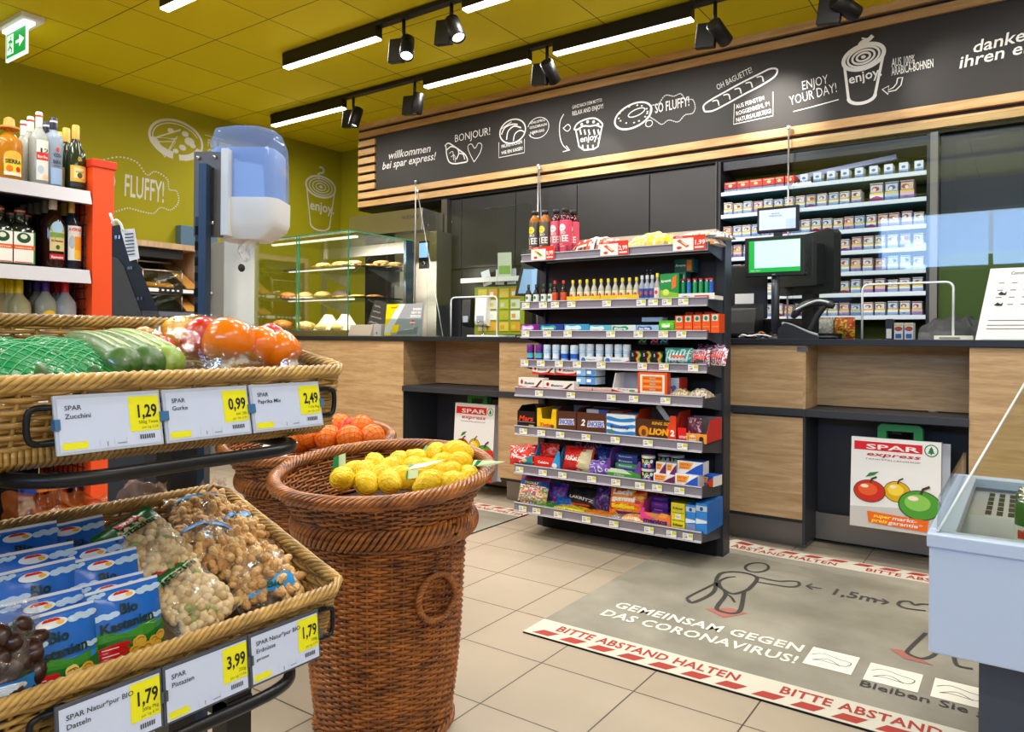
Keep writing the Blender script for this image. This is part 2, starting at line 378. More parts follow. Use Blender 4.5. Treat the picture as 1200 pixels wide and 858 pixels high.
slab('wall_back', (XL, YB, 0, XR, YB+.12, CEIL+.1), OLIVE)
slab('wall_right', (XR, YF-.12, 0, XR+.12, YB+.12, CEIL+.1), mat('warm_white_paint', 'cfc9bd', .8))
b = MB(); FW_M = mat('front_wall_paint', '3a3b3c', .7)
WX0, WX1, WZ0, WZ1 = -1.75, 2.3, 1.93, 2.72
b.box(XL, YF-.12, 0, XR, YF, WZ0, FW_M); b.box(XL, YF-.12, WZ1, XR, YF, CEIL+.1, FW_M)
b.box(XL, YF-.12, WZ0, WX0, YF, WZ1, FW_M); b.box(WX1, YF-.12, WZ0, XR, YF, WZ1, FW_M)
struct(b.build('wall_front'))
b = MB(); fm = mat('window_frame_grey', '8d9398', .5)
for x in (WX0, WX0+1.33, WX0+2.68, WX1-.05): b.box(x, YF-.09, WZ0, x+.05, YF-.03, WZ1, fm)
b.box(WX0, YF-.09, WZ0, WX1, YF-.03, WZ0+.05, fm); b.box(WX0, YF-.09, WZ1-.05, WX1, YF-.03, WZ1, fm)
wnd = struct(b.build('window_1'))
b = MB(); b.box(WX0+.02, YF-.065, WZ0+.02, WX1-.02, YF-.06, WZ1-.02, WINGL); b.build('pane', wnd)
lamp('window_daylight', 'AREA', ((WX0+WX1)/2, YF+.02, (WZ0+WZ1)/2), (0, 1, -.25), DAY_POWER, (.55, .74, 1.0), shape='RECTANGLE', size=WX1-WX0-.2, size_y=WZ1-WZ0-.1)
# ================================================================ header fascia over the back bar
HY = 5.08
fas = root('header_fascia', 'long black chalkboard header with oak slats above the back bar', 'fascia', (0, 0, 0))
b = MB(); b.box(-5.46, HY+.012, 2.255, 2.3, HY+.35, CEIL-.002, mat('fascia_carcass', '17181a', .6)); b.build('carcass', fas)
def slat(x0, x1, k):
    q = MB(); z = 3.047-.0853*k; q.box(x0, HY-.022, z, x1, HY+.0115, z+.057, WOODS); q.build('slat', fas, bevel=.002)
for k in (0, 1, 8, 9): slat(-5.437, 2.3, k)
for k in range(2, 8): slat(-5.437, -5.205, k)
b = MB(); b.box(-5.2, HY-.004, 2.4225, 2.3, HY+.0115, 2.961, CHALK)
HP = plane((0, HY-.0045, 0), (1, 0, 0), (0, 0, 1))
def hz(u, v): q = ony(u, v, HY); return (q.x, q.z)
def hzs(p): return [hz(*q) for q in p]
def htext(t, u0, v0, u1, v1, size, **k):
    if k.get('bold', 0) > .012: k['bold'] = .012
    a, c = hz(u0, v0), hz(u1, v1); r = math.atan2(c[1]-a[1], c[0]-a[0])
    b.text(t, size, CHW, HP, a, width=math.hypot(c[0]-a[0], c[1]-a[1]), rot=r, **k)
S = lambda p, w=.009, cl=False, n=6: b.stroke(catmull(hzs(p), n, cl) if n else hzs(p), w, CHW, HP, cl)
htext('willkommen', 455, 187, 504, 178, .10, shear=.25, bold=.012)
htext('bei spar express!', 448, 199, 511, 187, .10, shear=.25, bold=.012)
htext('BONJOUR!', 533, 167, 574, 158, .095, bold=-.004)
# croissant, heart
S([(523, 172), (524, 182), (527, 190), (533, 192), (541, 191), (548, 189), (546, 182), (540, 177), (533, 172), (526, 168), (522, 171)], .012, True)
S([(524, 176), (529, 172), (536, 174), (538, 180), (535, 187)], .012); S([(538, 180), (543, 181), (545, 187)], .01); S([(527, 180), (531, 178), (532, 188)], .006); S([(529, 184), (533, 182), (534, 190)], .006)
S([(556, 190), (550, 178), (549, 171), (553, 169), (557, 174), (561, 168), (565, 170), (563, 179), (556, 190)], .006)
# pretzel-cut roll
rc = hz(601, 154); PXW = hz(617, 154)[0]-rc[0]; b.stroke(arc(rc[0], rc[1], PXW*.95, .10, 0, 360, 36), .012, CHW, HP, True)
S([(588, 158), (592, 150), (600, 146), (607, 146)], .012); S([(594, 164), (596, 154), (603, 148), (611, 150)], .012); S([(602, 165), (604, 157), (610, 153), (615, 155)], .01); S([(587, 152), (594, 147), (600, 143)], .008)
b.stroke(arc(*hz(631, 150), PXW*.75, .085, -150, 165, 30), .006, CHW, HP); S([(626, 158), (622, 155), (622, 161)], .006, False, 0)
htext('KNUSPRIG', 622, 146, 639, 142, .03, bold=.01); htext('GOLDBRAUN', 621, 151.5, 641, 147, .03, bold=.01); htext('BERGIG', 624, 157, 638, 154, .03, bold=.01)
htext('FRÜHSTÜCKEN', 588, 174, 612, 168, .04, bold=.02); htext('WIE EIN KAISER!', 588, 181.5, 613, 175.5, .04, bold=.02)
S([(585, 167), (585, 185), (615, 179), (615, 163)], .005, False, 0)
htext('GANZ NACH DEM MOTTO:', 671, 128, 706, 119, .038, bold=.006); htext('RELAX AND ENJOY!', 671, 136, 707, 127, .05, bold=.008)
# muffin with swirl
S([(673, 152), (677, 145), (687, 140), (698, 139), (706, 145), (705, 149), (699, 147), (692, 148), (684, 148), (677, 152), (673, 152)], .013)
S([(675, 152), (679, 172), (685, 176), (696, 175), (701, 172), (706, 148)], .012, False, 0)
for u, v in ((682, 146), (689, 143), (696, 143), (701, 146)): q = hz(u, v); b.flat(arc(q[0], q[1], .013, .013, 0, 360, 8), CHW, HP)
for u in (680, 685, 690, 696, 701): S([(u, 152), (u+1.5, 158)], .014, False, 0)
for u in (683, 689, 695): S([(u, 170), (u+.6, 175)], .012, False, 0)
htext('enjoy.', 680, 167, 702, 163, .07, bold=.02)
S([(661, 134), (657, 142), (656, 152), (657, 162), (660, 170), (666, 176)], .007); S([(661, 150), (666, 146), (669, 150), (665, 154), (660, 150)], .007); S([(660, 178), (668, 176), (664, 171)], .008, False, 0)
# doughnut + cloud
dn = hz(742, 136); b.stroke(arc(dn[0], dn[1], .155, .09, 0, 360, 40, .22), .014, CHW, HP, True); b.stroke(arc(dn[0]+.03, dn[1]+.02, .07, .025, 0, 360, 24, .22), .008, CHW, HP, True); b.stroke(arc(dn[0], dn[1]-.015, .138, .075, 190, 330, 24, .22), .008, CHW, HP)
for i in range(14):
    a = i*2.4; q = (dn[0]+.12*math.cos(a), dn[1]+.065*math.sin(a)+.012); b.flat(arc(q[0], q[1], .009, .006, 0, 360, 6), CHW, HP)
cl = catmull(hzs([(762, 132), (764, 124), (772, 122), (780, 112), (790, 113), (798, 110), (804, 117), (812, 117), (815, 126), (812, 133), (803, 135), (795, 143), (784, 141), (776, 146), (768, 141), (762, 137)]), 5, True)
for i in range(len(cl)): p, q = cl[i], cl[(i+1) % len(cl)]; b.stroke([p, p+(q-p)*.6], .007, CHW, HP)
b.stroke(arc(*hz(761, 145), .028, .024, 0, 360, 16), .006, CHW, HP, True)
htext('SO FLUFFY!', 768, 133, 808, 124, .1, bold=.015)
# baguette
htext("OH BAGUETTE!", 841, 106, 882, 85, .06, bold=-.002)
S([(826, 131), (825, 124), (834, 117), (850, 108), (868, 98), (888, 88), (903, 81), (911, 82), (908, 90), (893, 100), (872, 111), (852, 122), (836, 130), (826, 131)], .012)
for u, v in ((838, 117), (851, 110), (864, 103), (877, 96), (890, 89)): S([(u-3, v+2), (u+3, v+1), (u+5, v+7)], .009)
htext('AUS FEINSTEM', 863, 128, 896, 117, .042, bold=.014); htext('ROGGENMEHL IM', 863, 136, 902, 124, .042, bold=.014); htext('NATURSAUERTEIG!', 863, 143.5, 904, 132.5, .042, bold=.014)
S([(861, 122), (860, 146), (906, 136), (906, 108)], .006, False, 0)
htext('ENJOY', 940, 106, 970, 98, .085, bold=-.004); htext('YOUR DAY!', 926, 124, 981, 108, .09, bold=-.004); S([(930, 131), (950, 126), (983, 117)], .006)
cup(b, HP, hz, .016, dict(lid=(1012, 67), r=(.118, .075), tilt=.15, bot=(1010, 113), steam=[(1009, 58), (1008, 53), (1012, 49), (1018, 47), (1023, 42)], txt=(995, 99), ts=.085, rot=.10))
S([(1010, 45), (1016, 46), (1021, 43)], .01)
htext('AUS 100%', 1045, 79, 1072, 74, .075, bold=.006); htext('ARABICA-BOHNEN', 1045, 89, 1094, 79, .075, bold=.006)
S([(1052, 92), (1051, 98), (1047, 103), (1041, 106), (1042, 101), (1034, 105), (1041, 111), (1041, 108), (1050, 106), (1056, 100), (1058, 91), (1052, 92)], .007, False, 0)
htext('danke', 1139, 63, 1200, 48, .10, shear=.2, bold=.018); htext('für', 1210, 46, 1245, 38, .10, shear=.2, bold=.018)
htext('ihren einkauf', 1123, 81, 1270, 46, .10, shear=.2, bold=.018)
b.build('chalkboard', fas)
# ================================================================ lamps
TUBEM = mat('tube_diffuser', 'fff4e6', .5, emit=9); HOUS = mat('track_black', '0d0d0e', .45); LENS = mat('spot_lens', 'fff6ea', .4, emit=6)
def tube(x0, x1, y, label):
    r = root('tube_light', label, 'lamp', ((x0+x1)/2, y, 2.98), group='tube lights in the ceiling tracks'); w = (x1-x0)/2
    q = MB(); q.box(-w, -.03, .012, w, .03, .08, HOUS); q.build('housing', r)
    q = MB(); q.box(-w+.004, -.026, 0, w-.004, .026, .0125, TUBEM); q.build('diffuser', r)
    lamp('tube_lamp', 'AREA', ((x0+x1)/2, y, 2.972), (0, 0, -1), TUBE_POWER*(x1-x0), TUBE_COL, shape='RECTANGLE', size=x1-x0, size_y=.05)
def track(x0, x1, y, label):
    r = root('light_track', label, 'lamp track', ((x0+x1)/2, y, 3.06), group='black ceiling light tracks'); w = (x1-x0)/2
    q = MB(); q.box(-w, -.028, .001, w, .028, .03, HOUS); q.build('rail', r)
    x = -w+.3
    while x < w: q = MB(); q.box(x-.03, -.012, .03, x+.03, .012, .04, CHROME); q.build('ceiling_clip', r); x += 1.5
track(-4.51, 2.2, 3.47, 'black ceiling track running across the ceiling in front of the header track')
track(-5.85, 2.2, 4.36, 'black ceiling track nearest the oak-slatted header')
track(-4.32, 2.2, 2.43, 'black ceiling track whose end just shows at the top edge above the olive wall')
for y in (1.3, 0.2, -.9, -2.0): track(-4.3, 2.2, y, 'black ceiling track behind the camera')
A_ = ['white tube light at the left end of the middle ceiling track', 'white tube light on the middle ceiling track beyond the two black spotlights', 'tube light further along the middle ceiling track']
for (x0, x1), l in zip(((-4.506, -3.539), (-2.808, -1.84), (-1.1, -.13)), A_): tube(x0, x1, 3.47, l)
B_ = ['white tube light on the header track over the pastry case', 'white tube light above the croissant drawing on the header', 'white tube light above the muffin and doughnut drawings on the header', 'tube light on the header track past the picture edge']
for (x0, x1), l in zip(((-5.84, -4.863), (-3.923, -2.928), (-2.718, -1.712), (0.1, 1.1)), B_): tube(x0, x1, 4.36, l)
for x0, l in ((-4.319, 'white tube light cut off by the top edge above the olive wall'), (-2.6, 'tube light over the wicker baskets'), (-.9, 'tube light over the floor mat')): tube(x0, x0+.97, 2.43, l)
for y in (1.3, .2, -.9, -2.0):
    for x0 in ((-4.3, -3.2, 1.1) if y > 1 else (-4.3, -3.2, 1.1)): tube(x0, x0+.97, y, 'tube light in the tracks behind the camera')
def spot(u, v, y, aim, label, power=1.0, size=.6, cyl=True, rz=0, blend=.5):
    p = ony(u, v, y); aim = Vector(aim); d = (aim-p).normalized()
    r = root('spotlight', label, 'lamp', (p.x, p.y, p.z), group='black spotlights on the ceiling tracks')
    q = MB(); q.cyl((0, 0, .05), (0, 0, 3.055-p.z), .012, HOUS, 8); q.build('stem', r)
    q = MB(); q.box(-.062, -.022, -.075, .062, .022, .075, HOUS); q.M = Matrix.Identity(4)
    dr = q.build('driver_box', r, rot=(.0, .12, rz), loc=(-.055, 0, -.01), bevel=.004)
    e = d.to_track_quat('-Z', 'Y').to_euler()
    q = MB(); q.lathe([(.04, .085), (.046, .08), (.046, -.075), (.04, -.08), (.039, -.06)], HOUS, 24, caps=False); q.lathe([(.0, .085), (.04, .085)], HOUS, 24, caps=False); h = q.build('lamp_head', r, loc=(.03, 0, -.01), rot=e)
    q = MB(); q.lathe([(0, -.062), (.039, -.062)], LENS, 24, caps=False); q.build('lens', h)
    if power: lamp('spot_lamp', 'SPOT', p+d*.09+Vector((.03, 0, -.01)), d, SPOT_POWER*power, SPOT_COL, spot_size=size, spot_blend=blend, shadow_soft_size=.03)
spot(473, 56, 3.47, (-2.3, 2.2, 0), 'black spotlight hanging on the middle track just past the left tube', 1)
spot(529, 34, 3.47, (-1.7, 3.1, .8), 'black cylinder spotlight facing down on the middle track, second from its left end', 1)
spot(414, 137, 4.36, (-5.0, 3.9, 1.0), 'small black spotlight above the left end of the oak slats', .8, .7)
spot(486, 121, 4.36, (-4.4, 4.4, 1.2), 'black cylinder spotlight over the willkommen lettering', .8, .7)
spot(641, 84, 4.36, (-2.8, 5.08, 2.3), 'black spotlight over the muffin drawing', .35, .8)
spot(838, 38, 4.36, (-1.42, 5.05, 2.55), 'tilted black spotlight over the baguette drawing', 1.1, .85, blend=.8)
spot(985, 8, 4.36, (-.35, 5.08, 2.5), 'black spotlight cut by the top edge above the coffee cup drawing', .4, .9, blend=.9)
for (x, y, ax, ay, az, pw) in ((-1.42, 1.3, -1.0, .5, .7, 1.0), (-.42, 1.3, -1.1, .5, .9, .8), (-1.0, 2.43, -1.25, 1.35, .5, 1.0), (-2.42, .2, -3.3, .6, 1.3, 1.1), (.2, 2.43, -.5, 3.7, .7, .8), (-3.2, 2.43, -3.4, 3.7, .6, 1.0)):
    p = pj = None
    l_ = lamp('spot_lamp', 'SPOT', (x, y, 2.93), Vector((ax, ay, az))-Vector((x, y, 2.93)), SPOT_POWER*pw, SPOT_COL, spot_size=.75, spot_blend=.5, shadow_soft_size=.03)
    r = root('spotlight', 'black spotlight on a ceiling track above the picture', 'lamp', (x, y, 2.95), group='black spotlights above the picture')
    q = MB(); q.lathe([(.046, .12), (.046, 0)], HOUS, 16, caps=False); q.build('lamp_head', r)
# exit sign
es = root('exit_sign', 'green glowing running-man exit sign hanging from the ceiling', 'sign', (0, 0, 0))
EY = 2.1
c4 = [ony(u, v, EY) for u, v in ((7.5, 69), (30, 59), (30, 31), (7.5, 40))]
x0, x1 = c4[0].x, c4[1].x; z0 = (c4[0].z+c4[1].z)/2; z1 = (c4[2].z+c4[3].z)/2
b = MB(); b.box(x0-.05, EY-.05, CEIL-.03, x1+.06, EY+.09, CEIL-.001, WHITE); b.box(x0-.02, EY-.02, z1+.01, x1+.02, EY+.05, CEIL-.03, mat('sign_lamp', 'f2fbf6', .4, emit=1.2)); b.build('housing', es)
b = MB(); gm = mat('exit_green', '04a24b', .4, emit=.9); wm = mat('exit_white', 'eafff2', .4, emit=1.1)
b.box(x0-.012, EY, z0-.02, x1+.012, EY+.012, z1+.01, wm); EP = plane((0, EY-.0005, 0), (1, 0, 0), (0, 0, 1))
b.rect(x0, z0, x1, z1, gm, EP); w_ = x1-x0; h_ = z1-z0
b.rect(x0+.05*w_, z0+.12*h_, x0+.38*w_, z0+.92*h_, wm, EP, .001)
hp = lambda *p: [(x0+a*w_, z0+c*h_) for a, c in p]
b.flat(arc(x0+.24*w_, z0+.8*h_, .035*w_, .05*h_, 0, 360, 10), gm, EP, .0015)
b.stroke(hp((.12, .62), (.24, .68), (.33, .55)), .03*w_*2, gm, EP, off=.0015); b.stroke(hp((.24, .66), (.2, .45), (.3, .3), (.26, .16)), .03*w_*2, gm, EP, off=.0015); b.stroke(hp((.2, .45), (.1, .3)), .06*w_, gm, EP, off=.0015)
b.rect(*hp((.5, .45))[0], *hp((.75, .57))[0], wm, EP, .001); b.flat(hp((.68, .26), (.93, .51), (.68, .76), (.68, .6), (.78, .51), (.68, .42)), wm, EP, .001)
b.build('sign_face', es)
# ================================================================ floor mats
MATG = mat('mat_concrete_print', '8f8b7e', .8, var=.28, vscale=3.2, bump=.1, bscale=200); MATW = mat('mat_white', 'cfcbbc', .75); MATR = mat('mat_red', 'a83830', .7); MATK = mat('mat_grey_ink', '3f3e3b', .8); MATI = mat('mat_ivory_ink', 'ece8da', .75); MATP = mat('mat_faded_red', 'a5665b', .8)
def floormat(name, label, x0, y0, x1, y1, wave=False, strips=('front', 'back')):
    r = root(name, label, 'floor mat', (x0, y0, 0))
    w, d = x1-x0, y1-y0; b = MB()
    def hgt(x, y):
        if not wave: return .006
        k = max(0, 1-abs(y-d)/.18); return .006+.016*k*max(0, 1-abs(x-.22)/.16)
    b.grid(lambda u, v: Vector((u*w, v*d, hgt(u*w, v*d))), 60, 40, MATG)
    b.box(0, 0, 0, w, d, .004, mat('mat_edge', '1c1b1a', .8)); b.build('mat_body', r)
    F = lambda x, y, h=0: Vector((x, y, hgt(x, y)+.0008+h))
    sw = .135
    for s in strips:
        q = MB(); y = 0 if s == 'front' else d-sw
        n = int(w/.06)
        q.grid(lambda u, v: F(u*w, y+v*sw), n, 2, MATW)
        x = .03
        while x < w-.1:
            if s == 'front': q.flat([(x, y+.012), (x+.062, y+.012), (x+.085, y+.05), (x+.023, y+.05)], MATR, F)
            else: q.flat([(x, y+sw-.05), (x+.062, y+sw-.05), (x+.085, y+sw-.012), (x+.023, y+sw-.012)], MATR, F)
            x += .105
        ty = y+.066 if s == 'front' else y+.022
        x = .085
        while x < w-.3:
            q.text('BITTE ABSTAND HALTEN', .065, MATR, F, (x, ty), width=.62, bold=.022, space=1.08); x += .74
        q.build('warning_strip', r)
    return r, F, w, d
MX, MY = -1.395, 2.06
mr_, F, mw, md = floormat('floor_mat', 'grey floor mat with distance-keeping figures and red striped borders before the till', MX, MY, .95, 3.58, True)
b = MB()
fz = lambda u, v: (onz(u, v, .007).x-MX, onz(u, v, .007).y-MY)
fzs = lambda p: [fz(*q) for q in p]
fs_ = lambda p, w_=.016, m_=MATK, cl=False, n=5: b.stroke(catmull(fzs(p), n, cl) if n else fzs(p), w_, m_, F, cl)
g0 = fz(718, 711); b.text('GEMEINSAM GEGEN', .085, MATI, F, g0, width=.665, bold=.02, space=1.06)
b.text('DAS CORONAVIRUS!', .085, MATI, F, (g0[0]-.005, g0[1]-.098), width=.675, bold=.02, space=1.06)
hc = fz(887, 665); b.stroke(arc(hc[0], hc[1], .045, .075, 0, 360, 28), .013, MATK, F, True)
fs_([(806, 703), (813, 706), (836, 694), (840, 678), (848, 671), (870, 671), (887, 677), (880, 688), (872, 693), (858, 696), (846, 690), (838, 683)], .017)
fs_([(887, 676), (910, 681), (925, 681), (935, 682), (936, 686), (926, 688), (905, 685), (886, 682)], .013)
fs_([(846, 690), (843, 682), (852, 677), (862, 676)], .012)
fs_([(806, 703), (808, 699), (838, 684)], .012); fs_([(872, 693), (868, 714), (860, 719), (846, 717), (840, 712), (850, 698), (849, 692)], .017)
fs_([(849, 696), (856, 699), (861, 706)], .01)
b.flat(fzs([(826, 713), (848, 724), (876, 719), (858, 713)]), MATP, F, .0003)
fs_([(963, 690), (945, 687)], .011, MATK, False, 0); fs_([(952, 684.5), (945, 687), (952, 691)], .01, MATK, False, 0)
fs_([(1022, 702), (1041, 706)], .011, MATK, False, 0); fs_([(1034, 702), (1041, 706), (1033, 708)], .01, MATK, False, 0)
b.text('1,5m', .11, MATK, F, fz(970, 695.5), width=.155, bold=.018)
def fig(dx):
    fs2 = lambda p, w_: b.stroke(catmull([(q[0]+dx, q[1]) for q in fzs(p)], 5), w_, MATK, F)
    fs2([(1085, 716), (1062, 713), (1053, 709), (1056, 705), (1066, 705), (1072, 709), (1083, 708), (1110, 712)], .013)
    fs2([(1085, 742), (1066, 760), (1064, 766), (1080, 772), (1094, 768), (1100, 760)], .013); fs2([(1118, 770), (1122, 780), (1140, 784)], .013)
    b.flat([(q[0]+dx, q[1]) for q in fzs([(1042, 760), (1058, 762), (1094, 780), (1060, 772)])], MATP, F, .0003)
fig(0)
for (a, c) in (((940, 777), (1008, 771)), ((1011, 796), (1082, 791)), ((1090, 816), (1162, 810))):
    p0, p1 = fz(*a), fz(*c); b.rect(p0[0], p0[1], p1[0], p1[1], MATI, F, .0003)
    cx, cy = (p0[0]+p1[0])/2, (p0[1]+p1[1])/2
    b.stroke(catmull([(cx-.06, cy+.01), (cx-.03, cy+.035), (cx+.02, cy+.02), (cx+.055, cy+.01), (cx+.04, cy-.025), (cx-.02, cy-.02), (cx-.05, cy-.03)], 4), .003, MATK, F)
    b.stroke(catmull([(cx-.05, cy-.03), (cx-.01, cy+.0), (cx+.03, cy-.03)], 4), .003, MATK, F)
b.text('Bleiben Sie gesund!', .058, MATK, F, fz(1005, 803), width=.47, bold=.006)
b.build('mat_print', mr_)
r2, F2, w2, d2 = floormat('floor_mat', 'grey floor mat with striped border between the wicker baskets and the snack rack', -3.75, 2.0, -2.31, 3.5)
# ================================================================ sales counter
CY = 3.62
def cab_wood(label, x0, x1, name='counter_cabinet', jog=0):
    r = root(name, label, 'counter cabinet', (0, 0, 0)); q = MB(); q.box(x0, CY+.02, .13, x1, 4.25, .975, DARK); q.build('carcass', r)
    return r
def wp(r, x0, z0, x1, z1, y=CY, name='front_panel'):
    q = MB(); q.box(x0, y, z0, x1, y+.019, z1, WOOD); return q.build(name, r, bevel=.0015)
def kick(r, x0, x1, y=CY+.09):
    q = MB(); q.box(x0, y, 0, x1, y+.3, .15, STEELD); q.build('kick_plate', r)
XA, XB, XC, XD, XE = -3.44, -2.64, -1.2, -.866, -.2
r = cab_wood('oak-fronted counter under the pastry case', -5.3, XA); wp(r, -5.3, .14, XA, .975); kick(r, -5.3, XA)
q = MB(); q.box(XA+.0005, CY+.003, .03, XA+.002, CY+.33, .64, DARK); q.build('niche_side', r); q = MB(); q.box(XA+.0005, CY+.001, .676, XA+.002, CY+.33, .975, WOODY); q.build('recess_side', r)
def niche(label, x0, x1, depth, label2):
    r = root('bag_niche', label, 'counter cabinet', (0, 0, 0)); yb = CY+depth
    q = MB(); q.box(x0, yb, .68, x1, 4.25, .975, WOOD); q.build('upper_panel', r)
    q = MB(); q.box(x0, yb+.02, .03, x1, 4.25, .64, DARK); q.build('niche_back', r)
    q = MB(); q.box(x0, yb-.01, .02, x1, yb+.02, .15, STEELD); q.build('kick_plate', r)
    return r
niche('recessed counter niche with a dark back, holding the paper bag near the lemons', XA+.0, XB, .33, '')
niche('recessed dark counter niche holding the large paper bag by the fridge', XD+.0125, XE, .23, '')
r = cab_wood('oak counter section behind the snack rack', XB, XC); wp(r, XB, .15, XC, .64); wp(r, XB, .675, XC, .975); kick(r, XB, XC)
q = MB(); q.box(XB-.004, CY+.001, .15, XB-.0005, CY+.32, .64, WOODY); q.build('side_panel', r)
r = cab_wood('narrow oak counter section between the snack rack and the dark niche', XC, XD); wp(r, XC, .15, XD, .632); wp(r, XC, .675, XD, .975); kick(r, XC, XD)
q = MB(); q.box(XD, CY+.001, .675, XD+.012, CY+.24, .975, WOODY); q.build('side_panel', r)
q = MB(); q.box(XD, CY+.003, .03, XD+.012, CY+.25, .64, DARK); q.build('side_panel', r)
q = MB(); zt = ony(935, 402, CY).z; q.box(UX(934, CY), CY-.002, .945, UX(947, CY), CY, .968, mat('lock_grey', '6f7072', .4, .6)); q.build('lock', r)
r = cab_wood('oak counter section behind the open fridge', XE, 1.4); wp(r, XE, .15, 1.4, .975); kick(r, XE, 1.4)
sh = root('counter_shelf', 'dark shelf running along the counter front under the oak panels', 'shelf', (0, 0, 0))
q = MB(); q.box(XA-.0, CY-.012, .64, XB, CY+.34, .675, DARK); q.build('shelf_board', sh, bevel=.002)
q = MB(); q.box(XB, CY-.012, .64, XD+.0125, CY+.0185, .675, DARK); q.build('shelf_board', sh)
q = MB(); q.box(XD+.0125, CY-.012, .64, XE-.0005, CY+.225, .675, DARK); q.build('shelf_board', sh, bevel=.002)
b = MB(); b.box(-5.3, CY-.015, .976, 1.4, 4.3, 1.006, mat('worktop_dark', '22252c', .35)); tag(b.build('worktop', bevel=.002), 'long dark worktop running along the whole sales counter', 'worktop')
# ================================================================ paper carrier bags in the niches
SPRED = P('d5151f'); SPGRN = P('0c7a3b'); BAGW = mat('bag_white', 'eceae8', .35, coat=.3)
def fir(b, mp, cx, cy, r_):
    b.flat(arc(cx, cy, r_, r_, 0, 360, 28), SPGRN, mp, .0006); b.flat(arc(cx, cy, r_*.84, r_*.84, 0, 360, 28), BAGW, mp, .0009)
    for k, (y0, y1, w_) in enumerate(((.1, .7, .32), (-.2, .35, .45), (-.45, .0, .58))): b.flat([(cx-w_*r_, cy+y0*r_), (cx+w_*r_, cy+y0*r_), (cx, cy+y1*r_)], SPGRN, mp, .0012+.0001*k)
    b.rect(cx-.1*r_, cy-.68*r_, cx+.1*r_, cy-.4*r_, SPGRN, mp, .0012)
def apple(b, mp, cx, cy, rx, ry, c1, c2, leaf=False, seed=0):
    b.flat(arc(cx, cy, rx, ry, 0, 360, 28), P('2f3a16'), mp, .0006+seed*.0008)
    b.flat(arc(cx, cy, rx*.95, ry*.94, 0, 360, 28), P(c1), mp, .0009+seed*.0008); b.flat(arc(cx-rx*.1, cy+ry*.15, rx*.6, ry*.55, 0, 360, 20), P(c2), mp, .0011+seed*.0008)
    b.flat(arc(cx-rx*.3, cy+ry*.42, rx*.25, ry*.16, 0, 360, 14), P('f6e2c8'), mp, .0013+seed*.0008)
    b.stroke([(cx+rx*.05, cy+ry*.75), (cx+rx*.15, cy+ry*1.1), (cx+rx*.45, cy+ry*1.3)], rx*.13, P('4b2f17'), mp, off=.0015+seed*.0008)
def carrier(label, x0, x1, z0, z1, y, orange, lean=.03):
    w, h = x1-x0, z1-z0; r = root('paper_bag', label, 'paper bag', (x0, y, z0), (-lean/h, 0, 0))
    b = MB(); b.box(0, 0, 0, w, .055, h, BAGW, side=mat('bag_side', 'c9ccd6', .4)); b.box(.012, .056, .004, w+.03, .06, h-.006, mat('bag_side', 'c9ccd6', .4))
    mp = plane((0, -.0004, 0), (1, 0, 0), (0, 0, 1)); s = w/.33
    b.rect(.035*w, h*.86, w*.80, h*.955, SPRED, mp); b.text('SPAR', h*.075, BAGW, mp, (.17*w, h*.875), width=w*.60, bold=.02, off=.0009)
    fir(b, mp, w*.895, h*.905, w*.075)
    b.text('express', h*.06, P('c01020'), mp, (.17*w, h*.80), width=w*.60, bold=.015, shear=.2, off=.0009)
    b.text('TANKSTELLENSHOP', h*.022, P('55565a'), mp, (.16*w, h*.755), width=w*.62, off=.0009)
    if orange:
        b.flat([(0, 0), (w, 0), (w, h*.28), (0, h*.22)], P('cbc7c2'), mp, .0003)
    apple(b, mp, w*.53, h*.43, w*.15, h*.115, 'd8a800', 'f3d13c'); apple(b, mp, w*.22, h*.405, w*.185, h*.125, 'c92a12', 'e65a25', seed=1); apple(b, mp, w*.78, h*.31, w*.235, h*.16, '4d9a2f', '8ac757', seed=2)
    b.flat([(w*.17, h*.555), (w*.27, h*.585), (w*.33, h*.63), (w*.22, h*.61)], P('2f7d33'), mp, .001)
    if orange:
        b.flat([(w*.22, h*.06), (w*.86, h*.035), (w*.88, h*.155), (w*.2, h*.185)], P('ee6a12'), mp, .0030)
        b.text('super', h*.055, P('ffe14a'), mp, (.27*w, h*.125), width=w*.2, bold=.02, shear=.15, off=.0034, rot=-.02); b.text('markt-', h*.055, BAGW, mp, (.48*w, h*.12), width=w*.27, bold=.02, shear=.15, off=.0034, rot=-.02)
        b.text('preis', h*.055, P('ffe14a'), mp, (.25*w, h*.075), width=w*.18, bold=.02, shear=.15, off=.0034, rot=-.02); b.text('garantie*', h*.055, BAGW, mp, (.44*w, h*.07), width=w*.38, bold=.02, shear=.15, off=.0034, rot=-.02)
    else:
        b.flat([(0, 0), (w, 0), (w, h*.41), (0, h*.40)], P('e2231a'), mp, .0030); b.stroke([(w*.25, h*.29), (w*.5, h*.27)], .006, BAGW, mp, off=.0035)
    b.build('bag_body', r)
    b = MB(); gx0, gx1 = w*.30, w*.80; hg = mat('bag_handle_green', '0d6a33', .4)
    for yy in (.002, .045):
        b.prism([(gx0, yy, h-.02), (gx1, yy, h-.02), (gx1, yy, h+.055), (gx1-.02, yy, h+.07), (gx0+.02, yy, h+.07), (gx0, yy, h+.055)][:0] or [(gx0, yy, h-.01), (gx0+.035, yy, h-.01), (gx0+.035, yy, h+.035), (gx1-.035, yy, h+.035), (gx1-.035, yy, h-.01), (gx1, yy, h-.01), (gx1, yy, h+.05), (gx1-.015, yy, h+.065), (gx0+.015, yy, h+.065), (gx0, yy, h+.05)], (0, .009, 0), hg)
    b.build('handle', r, bevel=.001)
    return r
carrier('large white paper bag with apples and orange price-guarantee badge in the niche by the fridge', -.655, -.30, .165, .565, 3.60, True)
carrier('white paper bag with apples and a red lower half in the niche behind the lemons', -3.04, -2.72, .10, .58, 3.66, False)
